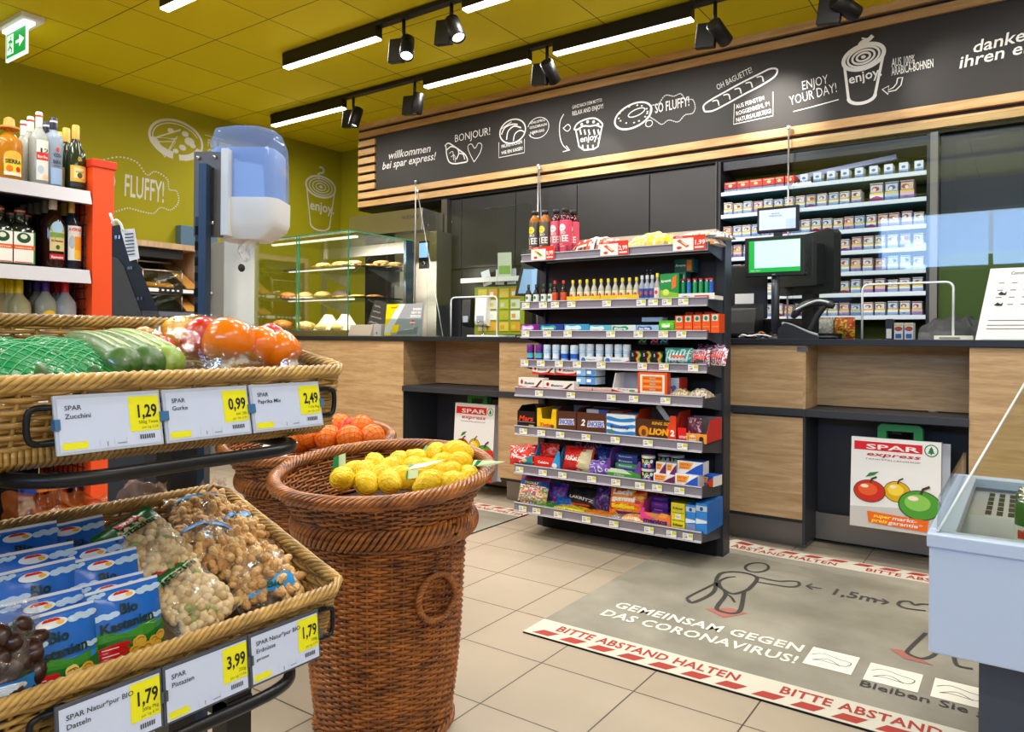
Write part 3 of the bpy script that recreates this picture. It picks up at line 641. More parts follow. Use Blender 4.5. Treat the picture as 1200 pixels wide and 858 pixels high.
# hangers that carry the bags
for x, y, z, l in ((-.48, 3.855, .585, 'small dark hook behind the large paper bag'), (-2.88, 3.955, .60, 'small dark hook behind the paper bag near the lemons')):
    b = MB(); b.box(x-.02, y-.17, z-.004, x+.02, y+.0, z+.004, DARK); tag(b.build('bag_hook'), l, 'hook')
# ================================================================ back bar
CX0_ = -1.765
b = MB(); b.box(-4.35, 5.12, 0, -1.80, 5.6, 2.25, DARK2)
bb = root('back_cabinet', 'dark panelled cabinet wall under the header behind the counter', 'cabinet', (0, 0, 0)); b.build('carcass', bb)
xs = [-4.27, UX(540, 5.1), UX(603, 5.1), UX(675, 5.1), UX(760, 5.1), -1.81]
for i in range(5):
    q = MB(); q.box(xs[i]+.004, 5.10, 1.62, xs[i+1]-.004, 5.12, 2.235, DARK2); q.build('door', bb, bevel=.001)
    q = MB(); q.box(xs[i]+.004, 5.105, .1, xs[i+1]-.004, 5.12, 1.60, DARK2); q.build('wall_panel', bb)
q = MB(); q.box(-4.35, 5.06, 0, -4.285, 5.13, 2.25, mat('post_steel', '6d6862', .4, .8)); q.build('steel_post', bb)
q = MB(); q.box(UX(838, 5.05), 5.04, 0, CX0_-.032, 5.099, 2.25, mat('post_grey', '55524e', .5)); q.build('steel_post', bb)
b = MB(); b.box(UX(540, 4.98), 4.97, 1.475, UX(612, 4.98), 5.0, 1.515, mat('rail_alu', 'c9c7c2', .35, .7)); b.box(UX(545, 4.98), 5.0, 1.48, UX(546, 4.98)+.02, 5.1, 1.5, BLACK); tag(b.build('wall_rail'), 'white metal rail on the dark wall left of the snack rack', 'rail')
# notice board with cards, below the rail
br = root('card_board', 'lime green board with rows of yellow and white cards on the dark wall', 'notice board', (0, 0, 0)); y = 5.06
x0, x1 = UX(556, y), UX(614, y); q = MB(); q.box(x0, y, 1.03, x1, y+.03, 1.44, mat('lime_board', '8f9a12', .4)); q.build('board', br)
cols_ = ['e7c64a', 'd9dccb', 'b7b42a', 'e39b2a', 'c9c93a', 'eceadb']
for i in range(4):
    for j in range(4):
        q = MB(); cx = x0+.03+(x1-x0-.06)*(i+.1)/4; cz = 1.06+j*.095; q.box(cx, y-.006, cz, cx+(x1-x0)/4*.72, y-.0005, cz+.075, P(cols_[(i*3+j*2) % 6])); q.box(cx+.012, y-.007, cz+.015, cx+.05, y-.006, cz+.05, P(cols_[(i+j*5+1) % 6])); q.build('card', br)
for k, (u, l) in enumerate(((569, 'small tilted leaflet left of three above the lime board'), (583, 'small leaflet in the middle of three above the lime board'), (597, 'small leaflet nearest the snack rack above the lime board'))):
    x = UX(u, 5.03); b = MB(); b.box(-.045, 0, 0, .045, .003, .13, P('d8dfe2')); b.box(-.04, -.001, .02, .03, 0, .07, P(['e27d3a', 'e9b22d', '5fa0c9'][k])); tag(b.build('leaflet', loc=(x, 5.055, 1.455), rot=(0, (-.25, .05, 0)[k], 0)), l, 'leaflet')
b = MB(); b.box(-.07, 0, 0, .07, .004, .2, P('b9c0a8')); b.box(-.06, -.001, .02, .06, 0, .09, P('7aa04a')); tag(b.build('leaflet', loc=(UX(591, 5.0), 5.0, 1.517), rot=(.08, .03, 0)), 'upright pale green leaflet standing on the white rail', 'leaflet')
# soap dispensers and tap
def soap(u, l, body, h, w):
    r = root('soap_dispenser', l, 'soap dispenser', (UX(u, 4.95), 5.09, 1.09)); q = MB()
    q.prism([(-w/2, 0, 0), (-w/2, -.09, .02), (-w/2, -.1, .06), (-w/2, -.085, h), (-w/2, 0, h)], (w, 0, 0), body); q.build('body', r, bevel=.012)
    q = MB(); q.box(-w*.3, -.103, .045, w*.3, -.097, .1, mat('soap_window', '9aa3b5', .2)); q.build('window', r)
soap(559, 'white wall soap dispenser over the counter, left of the lime board', WHITE, .26, .12); soap(542, 'black wall soap dispenser beside the white one', BLACK, .25, .09)
b = MB(); b.tube(catmull([(0, 0, 0), (0, 0, .1), (0, -.02, .14), (0, -.07, .13)], 5), .009, CHROME, 8); b.lathe([(.02, 0), (.016, .03)], CHROME, 12); b.box(-.004, -.005, .1, .04, .005, .112, CHROME)
tag(b.build('tap', loc=(UX(566, 4.9), 4.9, 1.0)), 'small chrome tap under the white soap dispenser', 'tap')
b = MB(); b.box(UX(535, 4.9)-.1, 4.6, .9, UX(570, 4.9)+.3, 5.1, 1.0, STEEL); tag(b.build('wash_basin', bevel=.01), 'steel wash basin below the soap dispensers', 'basin')
# right-hand dark doors beyond the cigarette cabinet
rb = root('back_cabinet', 'dark glazed cabinet beside the cigarette shelves, behind the plexiglass', 'cabinet', (0, 0, 0))
b = MB(); b.box(-.44, 5.14, 0, 2.2, 5.6, 2.25, DARK2); b.build('carcass', rb)
q = MB(); q.box(-.484, 5.03, 0, -.445, 5.139, 2.25, mat('post_light', '7f7b77', .5)); q.build('steel_post', rb)
q = MB(); q.box(-.36, 5.10, 1.0, 1.0, 5.135, 2.2, mat('dark_panel_gloss', '2a2827', .25)); q.build('door', rb)
q = MB(); q.box(-.44, 5.05, .98, .3, 5.139, 1.52, mat('reflected_green', '3f5412', .6)); q.build('green_reflection', rb)  # green board stands in for the shelf reflection in the glass
# ================================================================ cigarette cabinet
cc = root('tobacco_cabinet', 'tall tobacco cabinet with lit white shelves against a lime back', 'cabinet', (0, 0, 0))
CX0, CX1, CYF = -1.765, -.505, 5.05
q = MB(); q.box(CX0-.02, 5.38, .9, CX1, 5.42, 2.25, BACKOLIVE); q.build('back_panel', cc)
for x in (CX0-.03, CX1): q = MB(); q.box(x, 5.06, .9, x+.02, 5.4, 2.25, DARK); q.build('side_panel', cc)
q = MB(); q.box(CX0, 5.09, 2.19, CX1, 5.4, 2.25, DARK); q.build('top_panel', cc)
q = MB(); q.box(CX0, 5.06, .0, CX1, 5.4, 1.0, DARK2); q.build('base_cupboard', cc)
CZ = [2.03, 1.872, 1.708, 1.572, 1.438, 1.302, 1.158]
SHW = mat('tobacco_shelf_white', 'dfe8f2', .35); SHC = glass('shelf_riser', 'e8f2ff', .1); SHB = mat('shelf_edge_teal', '2c6f86', .4)
for z in CZ:
    s = MB(); s.box(CX0, CYF, z-.028, CX1, 5.36, z-.014, SHB); s.box(CX0, CYF-.004, z-.026, CX1, CYF+.006, z, SHW); s.box(CX0, CYF+.006, z-.014, CX1, 5.36, z-.008, SHW); s.build('shelf', cc)
    s = MB(); s.box(CX0, CYF+.004, z, CX1, CYF+.006, z+.022, SHC); s.build('riser', cc)
CIGL = 'cigarette packet with warning picture on the tobacco shelves'
hues = [('c9cbd2', 'a33a2b', '2b2c33'), ('d8d2c8', '7d5a3a', '3d3a44'), ('b9c6da', '4a5f8a', '26324a'), ('d9d9de', '6a6e78', '8a1f24'), ('d2b9a8', 'a8532c', '222222'), ('c4cfd8', '365a86', '3a3f4a')]
low = ['f2f2f4', 'f2f2f4', 'e9eef7', 'f6f0f2', 'e7b9d0', 'f2f2f4', 'b9cdea', 'e9d5da']
packs = []
for k in range(14):
    a, c, d = hues[k % 6]; lw_ = low[(k*3) % 8]; b = MB(); w, h, dp = .056, .088, .022
    b.box(-w/2, 0, 0, w/2, .12, h, P(lw_), top=P('d9dbe0'))
    mp = plane((0, -.0003, 0), (1, 0, 0), (0, 0, 1))
    b.rect(-w/2, h*.47, w/2, h*.96, P(d), mp); b.rect(-w/2+.003, h*.52, w/2-.003, h*.90, P(a), mp, .0006)
    b.flat(arc(RND.uniform(-.008, .008), h*.7, .016, .011, 0, 360, 9), P(c), mp, .0009); b.flat(arc(RND.uniform(-.012, .012), h*.66, .008, .008, 0, 360, 7), P('e7d9cf'), mp, .0012)
    b.rect(-w/2, h*.42, w/2, h*.5, P('f1d21c'), mp, .0008)
    if k % 5 == 0: b.flat([(-w/2, h*.02), (w/2, h*.02), (w/2, h*.2), (0, h*.34), (-w/2, h*.2)], P('d5203a' if k % 2 else 'e04d90'), mp, .0006)
    elif k % 3 == 1: b.text('20', .012, P('5a6fae'), mp, (-.01, h*.15), bold=.02)
    packs.append(b)
pk0 = {}
def pack(k, x, z, sy=1.0, label=CIGL, grp='cigarette packets in the tobacco cabinet'):
    if k not in pk0: o = packs[k].build('cigarette_packet'); pk0[k] = o
    else: o = pk0[k].copy(); COL.objects.link(o)
    o.location = (x, CYF+.012, z-.006); o.scale = (1, 1, sy); tag(o, label, 'cigarette packet', grp); return o
rp = random.Random(4)
def row(z, x0, x1, n, ks=None, **kw):
    for i in range(n):
        x = x0+(x1-x0)*(i+.5)/n+rp.uniform(-.003, .003); pack((ks[i % len(ks)] if ks else rp.randrange(14)), x, z, rp.choice([.92, 1, 1, 1.04]), **kw)
row(CZ[1], CX0+.01, -.86, 13); row(CZ[2], CX0+.01, CX1-.01, 19); row(CZ[3], CX0+.01, CX1-.01, 18); row(CZ[4], CX0+.01, CX1-.01, 18); row(CZ[5], CX0+.01, CX1-.01, 18); row(CZ[6], CX0+.01, CX1-.01, 18)
for i in range(3):
    o = pack(i*2, -.78+i*.085, CZ[1], 1.35, 'large cigarette packet at the right end of the second tobacco shelf', 'large cigarette packets'); o.scale = (1.35, 1, 1.35)
for i in range(6):
    b = MB(); w = .085 if i < 4 else .06; b.box(-w/2, 0, 0, w/2, .1, .075, P(['a8202c', 'c9302a', 'd23a22', 'd23a22', 'cf3527', 'dd3b1c'][i])); mp = plane((0, -.0003, 0), (1, 0, 0), (0, 0, 1))
    b.rect(-w/2, 0, w/2, .022, P('eef1f6'), mp); b.flat(arc(0, .048, .014, .01, 0, 360, 10), P('f3d9a0'), mp, .0006); b.rect(-w*.4, .062, w*.4, .067, P('f6d7b0'), mp, .0006)
    tag(b.build('tobacco_pouch_box', loc=(CX0+.06+i*.088-(.02 if i > 3 else 0)*(i-3), CYF+.012, CZ[0]-.006)), 'red tobacco box on the top tobacco shelf', 'tobacco box', 'red tobacco boxes on the top tobacco shelf')
for i in range(9):
    b = MB(); b.box(-.024, 0, 0, .024, .09, .072, P('eef2f8')); mp = plane((0, -.0003, 0), (1, 0, 0), (0, 0, 1)); b.flat(arc(0, .045, .012, .009, 0, 360, 10), P('5a86b8'), mp); b.rect(-.02, .01, .02, .02, P('9ab8dd'), mp)
    tag(b.build('cigarette_packet', loc=(-1.215+i*.0835, CYF+.012, CZ[0]-.006)), 'plain white packet on the top tobacco shelf', 'cigarette packet', 'white packets on the top tobacco shelf')
b = MB(); b.box(-.34, 0, 0, .30, .05, .02, mat('lilac_plastic', 'b9bfe6', .4)); b.box(-.34, 0, .02, .30, .006, .03, mat('lilac_plastic', 'b9bfe6', .4)); tag(b.build('shelf_strip', loc=(-.985, CYF+.14, CZ[0]+.092), rot=(0, -.10, 0)), 'loose pale lilac plastic strip lying slanted across the top tobacco shelf packets', 'plastic strip')
# bags and boxes standing at the cabinet bottom
for k, (u0, u1, c, l) in enumerate(((955, 979, 'd8d3cc', 'white sweet bag on the counter behind the scanner'), (980, 1004, 'e0571c', 'orange and yellow sweet bag on the counter behind the scanner'))):
    x0, x1 = UX(u0, 4.2), UX(u1, 4.2); b = MB(); cols = [P(c), P('f3d22f'), P('d42a1e')] if k else [P('d8d3cc'), P('cfae9d'), P('e9e6e0')]
    pouch(b, x1-x0, .115, .06, lambda u, v: cols[int(3*abs(noise.noise(Vector((u*6, v*6, k)))*1.7)) % 3], seed=k); tag(b.build('sweet_bag', loc=((x0+x1)/2, 4.15, 1.006)), l, 'sweet bag')
for i, (u0, u1, c) in enumerate(((1040, 1049, '2f3138'), (1050, 1061, 'e8e8ea'), (1062, 1073, 'e3e6ec'))):
    x0, x1 = UX(u0, 4.2), UX(u1, 4.2); b = MB(); b.box(x0+.002, 4.12, 1.0065, x1-.002, 4.2, 1.09 if i else 1.11, P(c)); mp = plane((0, 4.1196, 0), (1, 0, 0), (0, 0, 1))
    if i: b.rect(x0+.004, 1.075, x1-.004, 1.083, P('efc91e'), mp); b.flat(arc((x0+x1)/2, 1.06, .018, .012, 0, 360, 10), P('b5493a'), mp); b.rect(x0+.008, 1.012, x1-.008, 1.035, P('3d63a8'), mp)
    else: b.rect(x0+.006, 1.012, x1-.006, 1.06, P('f2f0ea'), mp)
    tag(b.build('cigarette_packet'), ['black and white packet at the counter beside the jacket, first of three', 'white packet with blue base beside the jacket, second of three', 'white packet with blue base right next to the jacket'][i], 'cigarette packet')
# ================================================================ pastry display case on the counter
TOP = 1.006
KX0, KX1, KY0, KY1, KZ = -5.26, -4.136, 3.76, 4.47, 1.79
pc = root('pastry_case', 'glass pastry display case with green-edged panes at the left of the counter', 'display case', (0, 0, 0))
b = MB(); b.box(KX0, KY0-.01, TOP, KX1+.005, KY1, 1.045, STEEL); b.box(KX0+.02, KY0+.02, 1.045, KX1-.02, KY1-.02, 1.052, mat('case_floor', 'c9c4b8', .3, .4)); b.build('base', pc)
def pane(x0, y0, z0, x1, y1, z1):
    q = MB(); q.box(x0, y0, z0, x1, y1, z1, CASEGL); o = q.build('pane', pc); return o
xm = UX(348, KY0)
pane(KX0, KY0, 1.045, xm-.006, KY0+.005, KZ); pane(xm+.006, KY0, 1.045, KX1, KY0+.005, KZ); pane(KX1-.005, KY0+.006, 1.045, KX1, KY1, KZ); pane(KX0, KY0, KZ, KX1, KY1, KZ+.006)
b = MB()
for x in (xm-.008, xm+.016, KX1): b.box(x-.006, KY0-.002, 1.045, x, KY0+.006, KZ+.004, EDGEG)
b.box(KX0, KY0-.002, KZ, KX1, KY0+.004, KZ+.008, EDGEG); b.box(KX1-.004, KY0, KZ, KX1+.001, KY1, KZ+.008, EDGEG); b.build('pane_edges', pc)
b = MB()
for x in (KX0+.03, KX1-.05): b.box(x, KY1-.04, 1.045, x+.03, KY1, KZ, STEEL)
b.box(KX0, KY1-.015, 1.70, KX1, KY1, KZ, STEEL); b.box(KX1-.03, KY1-.09, 1.045, KX1-.002, KY1, KZ, mat('case_post', '4f6478', .3, .6)); b.build('rear_frame', pc)
SHZ = [1.06, 1.305, 1.545]
TRAYM = mat('black_tray', '1a1a1c', .25); GSH = glass('glass_shelf', 'dfeee9', .12)
for z in SHZ[1:]:
    q = MB(); q.box(KX0+.25, KY0+.09, z-.008, KX1-.03, KY1-.05, z, GSH); q.box(KX0+.25, KY0+.085, z-.012, KX1-.03, KY0+.09, z+.002, STEEL)
    for x in (KX0+.4, KX1-.12): q.prism([(x, KY1-.05, z-.01), (x, KY1-.4, z-.01), (x, KY1-.05, z-.13)], (.012, 0, 0), STEEL)
    q.build('shelf', pc)
b = MB(); b.box(KX0+.05, KY0+.12, KZ-.03, KX1-.06, KY0+.15, KZ-.015, mat('case_lamp', 'fff2dd', .5, emit=1.8)); b.build('lamp_strip', pc)
for z in SHZ[1:]: b = MB(); b.box(KX0+.3, KY0+.1, z-.022, KX1-.06, KY0+.12, z-.012, mat('case_lamp', 'fff2dd', .5, emit=1.8)); b.build('lamp_strip', pc)
lamp('case_lamp_light', 'AREA', (-4.7, KY0+.16, KZ-.04), (0, .35, -1), 14, (1, .92, .8), shape='RECTANGLE', size=1.0, size_y=.05)
for z in SHZ[1:]: lamp('case_lamp_light', 'AREA', (-4.7, KY0+.125, z-.03), (0, .5, -1), 7, (1, .92, .8), shape='RECTANGLE', size=.9, size_y=.02)
CRUST = mat('crust', 'b9742e', .55, var=.35, vscale=25, bump=.25, bscale=50); CRUSTL = mat('crust_pale', 'd8ad6c', .6, var=.25, vscale=30, bump=.2, bscale=60); CREAM = mat('cream_dough', 'e9d3a8', .6, var=.1, vscale=20); TOMR = mat('tomato', 'b8321f', .4); LETT = mat('lettuce', '6f9a2d', .5); CHEE = mat('cheese', 'e8b949', .45); PAPW = mat('paper_bag_white', 'e8ddc8', .7)
rf = random.Random(11)
def bun(label, x, y, z, s, m_, kind):
    s *= 1.14
    r = root('pastry', label, 'pastry', (x, y, z)); q = MB()
    if kind == 'roll':
        q.ell((0, 0, .42*s), (s, s*.8, .42*s), m_, 16, 9, lambda d: 1-.06*math.sin(d.x*9)**2+.03*noise.noise(d*3)); q.build('bread', r)
    elif kind == 'filled':
        q.ell((0, 0, .2*s), (s*1.15, s*.6, .2*s), m_, 16, 8); q.build('lower_half', r)
        q = MB(); q.ell((0, 0, .52*s), (s*1.1, s*.58, .26*s), m_, 16, 8); q.build('upper_half', r)
        q = MB()
        for k in range(7):
            a = -s+k*s/3.2; q.ell((a, -s*.45+rf.uniform(-.01, .01), .34*s+rf.uniform(-.005, .008)), (s*.24, s*.2, s*.09), [TOMR, LETT, CHEE, CREAM][(k+kindn[0]) % 4], 8, 5)
        q.build('filling', r); kindn[0] += 1
    elif kind == 'slice':
        q.grid(lambda u, v: Vector(((u-.5)*s*2, (v-.5)*s*1.2, .22*s*math.sin(PI*u)**.4*math.sin(PI*v)**.4+.004)), 14, 10, lambda u, v: [m_, CHEE, m_, TOMR, CHEE][int(abs(noise.noise(Vector((u*5, v*5, s*60+kindn[0]))))*9) % 5]); q.box(-s, -s*.6, 0, s, s*.6, .006, m_); q.build('bread', r); kindn[0] += 1
    elif kind == 'wedge':
        q.prism([(-s, -.03, 0), (s, -.03, 0), (.1*s, -.03, .95*s)], (0, .07, 0), PAPW); q.build('wrap', r, bevel=.006); q = MB(); q.ell((-.3*s, -.035, .2*s), (s*.5, .02, s*.16), CRUSTL, 10, 6); q.build('bread', r)
    return r
kindn = [0]
def trayx(u0, y): return min(UX(u0, y), -4.175)
def spot_in(u, y):
    x = UX(u, y)
    return (x, y) if x < -4.24 else (-4.24, y*-4.24/x)
def tray_(label, u0, u1, z, y=4.1, group=None):
    x0, x1 = trayx(u0, y), trayx(u1, y); q = MB(); q.box(x0, y-.12, z+.0005, x1, y+.28, z+.010, TRAYM); q.box(x0, y-.125, z+.010, x1, y-.12, z+.016, CHROME); return tag(q.build('tray'), label, 'tray')
tray_('black tray of filled rolls on the top shelf of the pastry case', 368, 482, SHZ[2]); tray_('black tray of pizza slices on the middle shelf of the pastry case', 392, 444, SHZ[1])
b = MB(); b.lathe([(.0, 0), (.13, 0), (.16, .018), (.155, .02), (.12, .006), (0, .006)], WHITE, 24, caps=False); tag(b.build('plate', loc=(trayx(362, 4.1), 4.1, SHZ[1]+.0005)), 'white plate on the middle shelf of the pastry case', 'plate')
top_ = [(378, 'filled', 'leftmost filled roll on the top case shelf'), (398, 'filled', 'second filled roll from the left on the top case shelf'), (414, 'filled', 'third filled roll from the left on the top case shelf'), (432, 'slice', 'cheese-topped slice between the filled rolls on the top case shelf'), (446, 'filled', 'filled roll second from the right on the top case shelf'), (461, 'filled', 'rightmost filled roll on the top case shelf')]
for u, k, l in top_: bun(l, *spot_in(u, 4.08), SHZ[2]+.011, .066, CRUSTL if u % 4 else CRUST, k)
for u, k, l, m_, s in ((337, 'roll', 'orange-brown round bun left on the middle case shelf', CRUST, .075), (357, 'roll', 'pale round bun on the white plate in the pastry case', CRUSTL, .07), (378, 'roll', 'pinkish bun right of the white plate in the pastry case', CRUSTL, .07), (399, 'slice', 'left pizza slice on the middle case shelf', CRUST, .07), (418, 'slice', 'middle pizza slice on the middle case shelf', CRUSTL, .075), (437, 'slice', 'right pizza slice on the middle case shelf', CRUST, .065)):
    bun(l, *spot_in(u, 4.08), SHZ[1]+(.012 if u > 380 else .007), s, m_, k)
for u, k, l, m_, s in ((330, 'roll', 'large golden roll at the left of the case bottom', CRUST, .095), (358, 'roll', 'flat pale roll on the case bottom', CRUSTL, .08), (383, 'wedge', 'left paper-wrapped sandwich on the case bottom', PAPW, .12), (403, 'wedge', 'right paper-wrapped sandwich on the case bottom', PAPW, .12)):
    bun(l, trayx(u, 4.0), 4.0, 1.0525, s, m_, k)
# pretzel-filled bowl behind: two jars of sweets between the shelves
b = MB(); q = (trayx(402, 4.35)); b.ell((0, 0, .05), (.11, .05, .05), P('7d6a78'), 12, 7, lambda d: 1+.2*noise.noise(d*6)); tag(b.build('pastry', loc=(q, 4.33, SHZ[1]+.001)), 'purple-grey berry pastry at the back of the middle case shelf', 'pastry')
# ================================================================ oven behind the case
ov = root('baking_oven', 'stainless bake-off oven with a steel hood behind the pastry case', 'oven', (0, 0, 0))
yo = 4.72; hx0, hx1, hx2 = UX(408, yo), UX(494, yo), UX(511, yo+.25)
def zs(u, v, y=4.75): return ony(u, v, y).z
b = MB(); zt0, zb0 = 2.12, 1.93
b.prism([(hx0, yo, zb0), (hx1, yo, zb0), (hx2, yo+.26, zb0), (hx2, 5.05, zb0), (hx2-.2, 5.05, zb0), (hx2-.2, 5.4, zb0), (hx0, 5.4, zb0)], (0, 0, zt0-zb0), STEEL); mp = plane((0, yo-.001, 0), (1, 0, 0), (0, 0, 1))
b.text('WIESHEU', .045, P('55504a'), mp, (hx1-.24, zb0+.105), bold=.01, space=1.1); b.build('hood', ov, bevel=.004)
cx0, cx1 = UX(462, 4.85), UX(511, 4.85)
b = MB(); b.box(hx0+.03, 4.9, TOP-.9, cx0, 5.4, zb0, mat('oven_door_dark', '2c2418', .2)); b.box(cx0, 4.85, TOP-.9, cx1-.0, 5.045, zb0, STEEL); b.box(hx0+.05, 4.885, 1.25, cx0-.03, 4.9, 1.75, mat('oven_glass', '1c1712', .08)); b.box(hx0+.05, 4.87, 1.76, cx0-.02, 4.89, 1.8, STEEL); b.build('body', ov)
b = MB(); px0, px1 = UX(491, 4.85), UX(502, 4.85); b.box(px0, 4.842, zs(495, 315, 4.85), px1, 4.85, zs(495, 283, 4.85), BLACK); pz0 = zs(495, 302, 4.85); b.box(px0+.006, 4.838, pz0, px1-.006, 4.842, zs(495, 285, 4.85), mat('lcd_blue', '7fb0ff', .3, emit=.9)); zz = zs(495, 309, 4.85); b.cyl(((px0+px1)/2, 4.842, zz), ((px0+px1)/2, 4.832, zz), .022, CHROME); b.cyl(((px0+px1)/2, 4.8415, zz), ((px0+px1)/2, 4.829, zz), .014, BLACK); b.build('control_panel', ov)
# ================================================================ hanging rods of the hygiene shields
def rodthing(l, pts, r_=.006):
    b = MB(); b.tube(pts, r_, RODM, 8); b.lathe([(.014, 0), (.014, .02)], RODM, 10, c=(pts[0][0], pts[0][1], pts[0][2]-.01)); return tag(b.build('shield_rod'), l, 'rod')
p = ony(487, 218, 4.69); rodthing('steel rod bracketed from the header down in front of the oven', [tuple(ony(487, 213, 5.05)), (p.x, 4.69, p.z), (p.x, 4.69, p.z-.01), (p.x, 4.69, 1.0)])
for u, v, l in ((632, 195, 'steel rod hanging from the header behind the tea bottles'), (925, 150, 'steel rod hanging from the header over the tobacco shelves')):
    p = ony(u, v, 5.04); rodthing(l, [(p.x, 5.025, p.z), (p.x, 5.025, 1.0)])
p = ony(489, 224, 4.68); q = ony(519, 389, 3.87); rodthing('thin slanted steel wire running from the header down to the counter beside the brochures', [(p.x+.01, 4.67, p.z), (q.x, 3.87, TOP+.004)], .004)
p = ony(633, 197, 5.04); q = ony(639, 300, 3.87); rodthing('thin slanted steel wire behind the tea bottles', [(p.x, 5.03, p.z), (q.x, 3.87, TOP+.004)], .004)
# ================================================================ plexiglass hygiene shields
SY = 3.83
def shield(label, x0, x1, z1, cu0, cu1, cv):
    r = root('hygiene_shield', label, 'plexiglass shield', (0, 0, 0)); y0, y1 = SY, SY+.006
    a, c = UX(cu0, SY), UX(cu1, SY); zt = ony((cu0+cu1)/2, cv, SY).z; b = MB(); z0 = TOP+.002
    b.box(x0, y0, z0, a, y1, z1, PLEXI); b.box(c, y0, z0, x1, y1, z1, PLEXI); b.box(a, y0, zt, c, y1, z1, PLEXI); b.build('sheet', r)
    b = MB(); rr = .03; e = [(a, z0)]+[(a+rr-rr*math.cos(t), zt-rr+rr*math.sin(t)) for t in [PI/2*k/6 for k in range(7)]]+[(c-rr+rr*math.sin(t), zt-rr+rr*math.cos(t)) for t in [PI/2*k/6 for k in range(7)]]+[(c, z0)]
    b.tube([(x, SY+.003, z) for x, z in e], .0055, EDGEW, 6); b.build('cutout_edge', r)
    b = MB()
    for x in (x0+.06, x1-.1): b.box(x, SY-.012, TOP, x+.05, SY+.018, TOP+.008, RODM)
    b.build('foot', r); return r
shield('plexiglass shield with a rounded pass-through standing left of the snack rack', UX(500, SY), UX(622, SY), 1.85, 528, 582, 348)
shield('large plexiglass shield with a rounded pass-through by the jacket', UX(928, SY), 1.35, 2.0, 1010, 1117, 332)
b = MB(); x0, x1 = UX(548, 3.76), UX(585, 3.76); b.box(x0, 3.75, TOP, x1, 3.95, TOP+.012, WHITE); tag(b.build('money_tray', bevel=.003), 'flat white tray in the left pass-through', 'tray')
b = MB(); x0, x1 = UX(1095, 3.78), UX(1141, 3.78); b.box(x0, 3.76, TOP, x1, 3.95, TOP+.018, P('e2e0cf')); b.box(x0+.02, 3.758, TOP+.004, x1-.05, 3.76, TOP+.012, P('8a8d7a')); tag(b.build('money_tray', bevel=.003), 'pale tray on the counter in front of the grey jacket', 'tray')
# ================================================================ brochures and little signs on the counter
r = root('brochure_holder', 'clear stand with grey and yellow savings brochures on the counter', 'brochure stand', (UX(473, 3.68), 3.66, TOP), (-.12, 0, .03))
w = UX(494, 3.68)-UX(452, 3.68); h = .225; b = MB()
for k in range(3): b.box(-w/2+.004, .002+k*.004, .004, w/2-.004, .005+k*.004, h, P('9fa3a8'))
mp = plane((0, .0015, 0), (1, 0, 0), (0, 0, 1)); YEL = P('ffd100')
b.rect(-w/2+.004, .004, w/2-.004, h, P('989da3'), mp, 0); b.flat([(-w/2+.004, .004), (-w*.36, .004), (w*.02, h), (-w/2+.004, h)], P('d8dadc'), mp, .0003); b.flat([(-w/2+.004, .05), (-w*.16, h), (-w/2+.004, h)], YEL, mp, .0006)
b.flat([(-w*.42, h*.86), (-w*.2, h*.86), (-w*.12, h*.96), (-w*.36, h*.96)], YEL, mp, .0009); b.stroke([(-w*.36, h*.89), (-w*.22, h*.89), (-w*.19, h*.94)], .006, P('d8211e'), mp, off=.0012)
for i, t in enumerate(('SPAREN', 'GEHT SO', 'EINFACH!')): b.text(t, .021, P('f4f4f4'), mp, (w*.46, h*(.80-.105*i)), align='RIGHT', bold=.03, off=.0012)
b.rect(w*.1, h*.555, w*.46, h*.565, P('d5d7da'), mp, .0012)
b.flat(arc(w*.26, h*.43, .015, .017, 0, 360, 16), P('e4472c'), mp, .0012); b.rect(w*.19, h*.40, w*.33, h*.44, P('f7e6e2'), mp, .0015)
b.flat([(-w*.3, h*.1), (-w*.28, h*.34), (-w*.1, h*.37), (-w*.12, h*.13)], YEL, mp, .0009); b.flat([(-w*.15, h*.05), (w*.4, h*.07), (w*.42, h*.3), (w*.1, h*.2), (-w*.13, h*.15)], P('6f757c'), mp, .0009); b.stroke([(w*.05, h*.2), (w*.3, h*.24), (w*.3, h*.36)], .004, P('c9cdd1'), mp, off=.0012)
b.rect(-w*.5+.005, .006, -w*.3, h*.1, YEL, mp, .0009); b.build('brochure_stack', r)
b = MB(); b.box(-w/2, -.002, 0, w/2, -.0005, h*.55, PLEXI); b.box(-w/2, .016, 0, w/2, .019, h*1.05, PLEXI); b.box(-w/2, -.002, 0, w/2, .06, .003, PLEXI); b.build('holder', r)
r = root('chalk_sign', 'small leaning chalkboard with handwriting beside the brochures', 'chalk sign', (UX(438, 3.72), 3.725, TOP+.055), (-.2, .2, 0)); w = .16; h = .20
b = MB(); b.box(-w/2, 0, 0, w/2, .006, h, mat('slate', '35332f', .6)); mp = plane((0, -.0003, 0), (1, 0, 0), (0, 0, 1))
for i, n_ in enumerate((9, 11, 16, 13)): b.stroke([(-w*.4+.0085*j*.9/1.0*(1 if n_ < 14 else .9), h*(.80-.2*i)+.006*math.sin(j*2.3+i)*(1+.6*math.sin(j*1.1))) for j in range(n_)], .0026, P('d8d6cf'), mp)
b.build('slate', r); b = MB(); b.box(-.02, .01, -.05, .02, .1, -.04, BLACK); b.box(-.02, .008, -.05, .02, .014, .1, BLACK); b.build('easel', r)
r = root('price_display', 'small beige till customer display with a white screen before the chalk sign', 'display', (UX(422, 3.67), 3.66, TOP)); w = UX(436, 3.68)-UX(410, 3.68); b = MB(); bg = mat('beige_plastic', 'a79c8c', .5)
b.prism([(-w/2, 0, 0), (-w/2, -.0, .01), (-w/2, .022, .082), (-w/2, .06, .082), (-w/2, .06, 0)], (w, 0, 0), bg); b.build('case', r, bevel=.003)
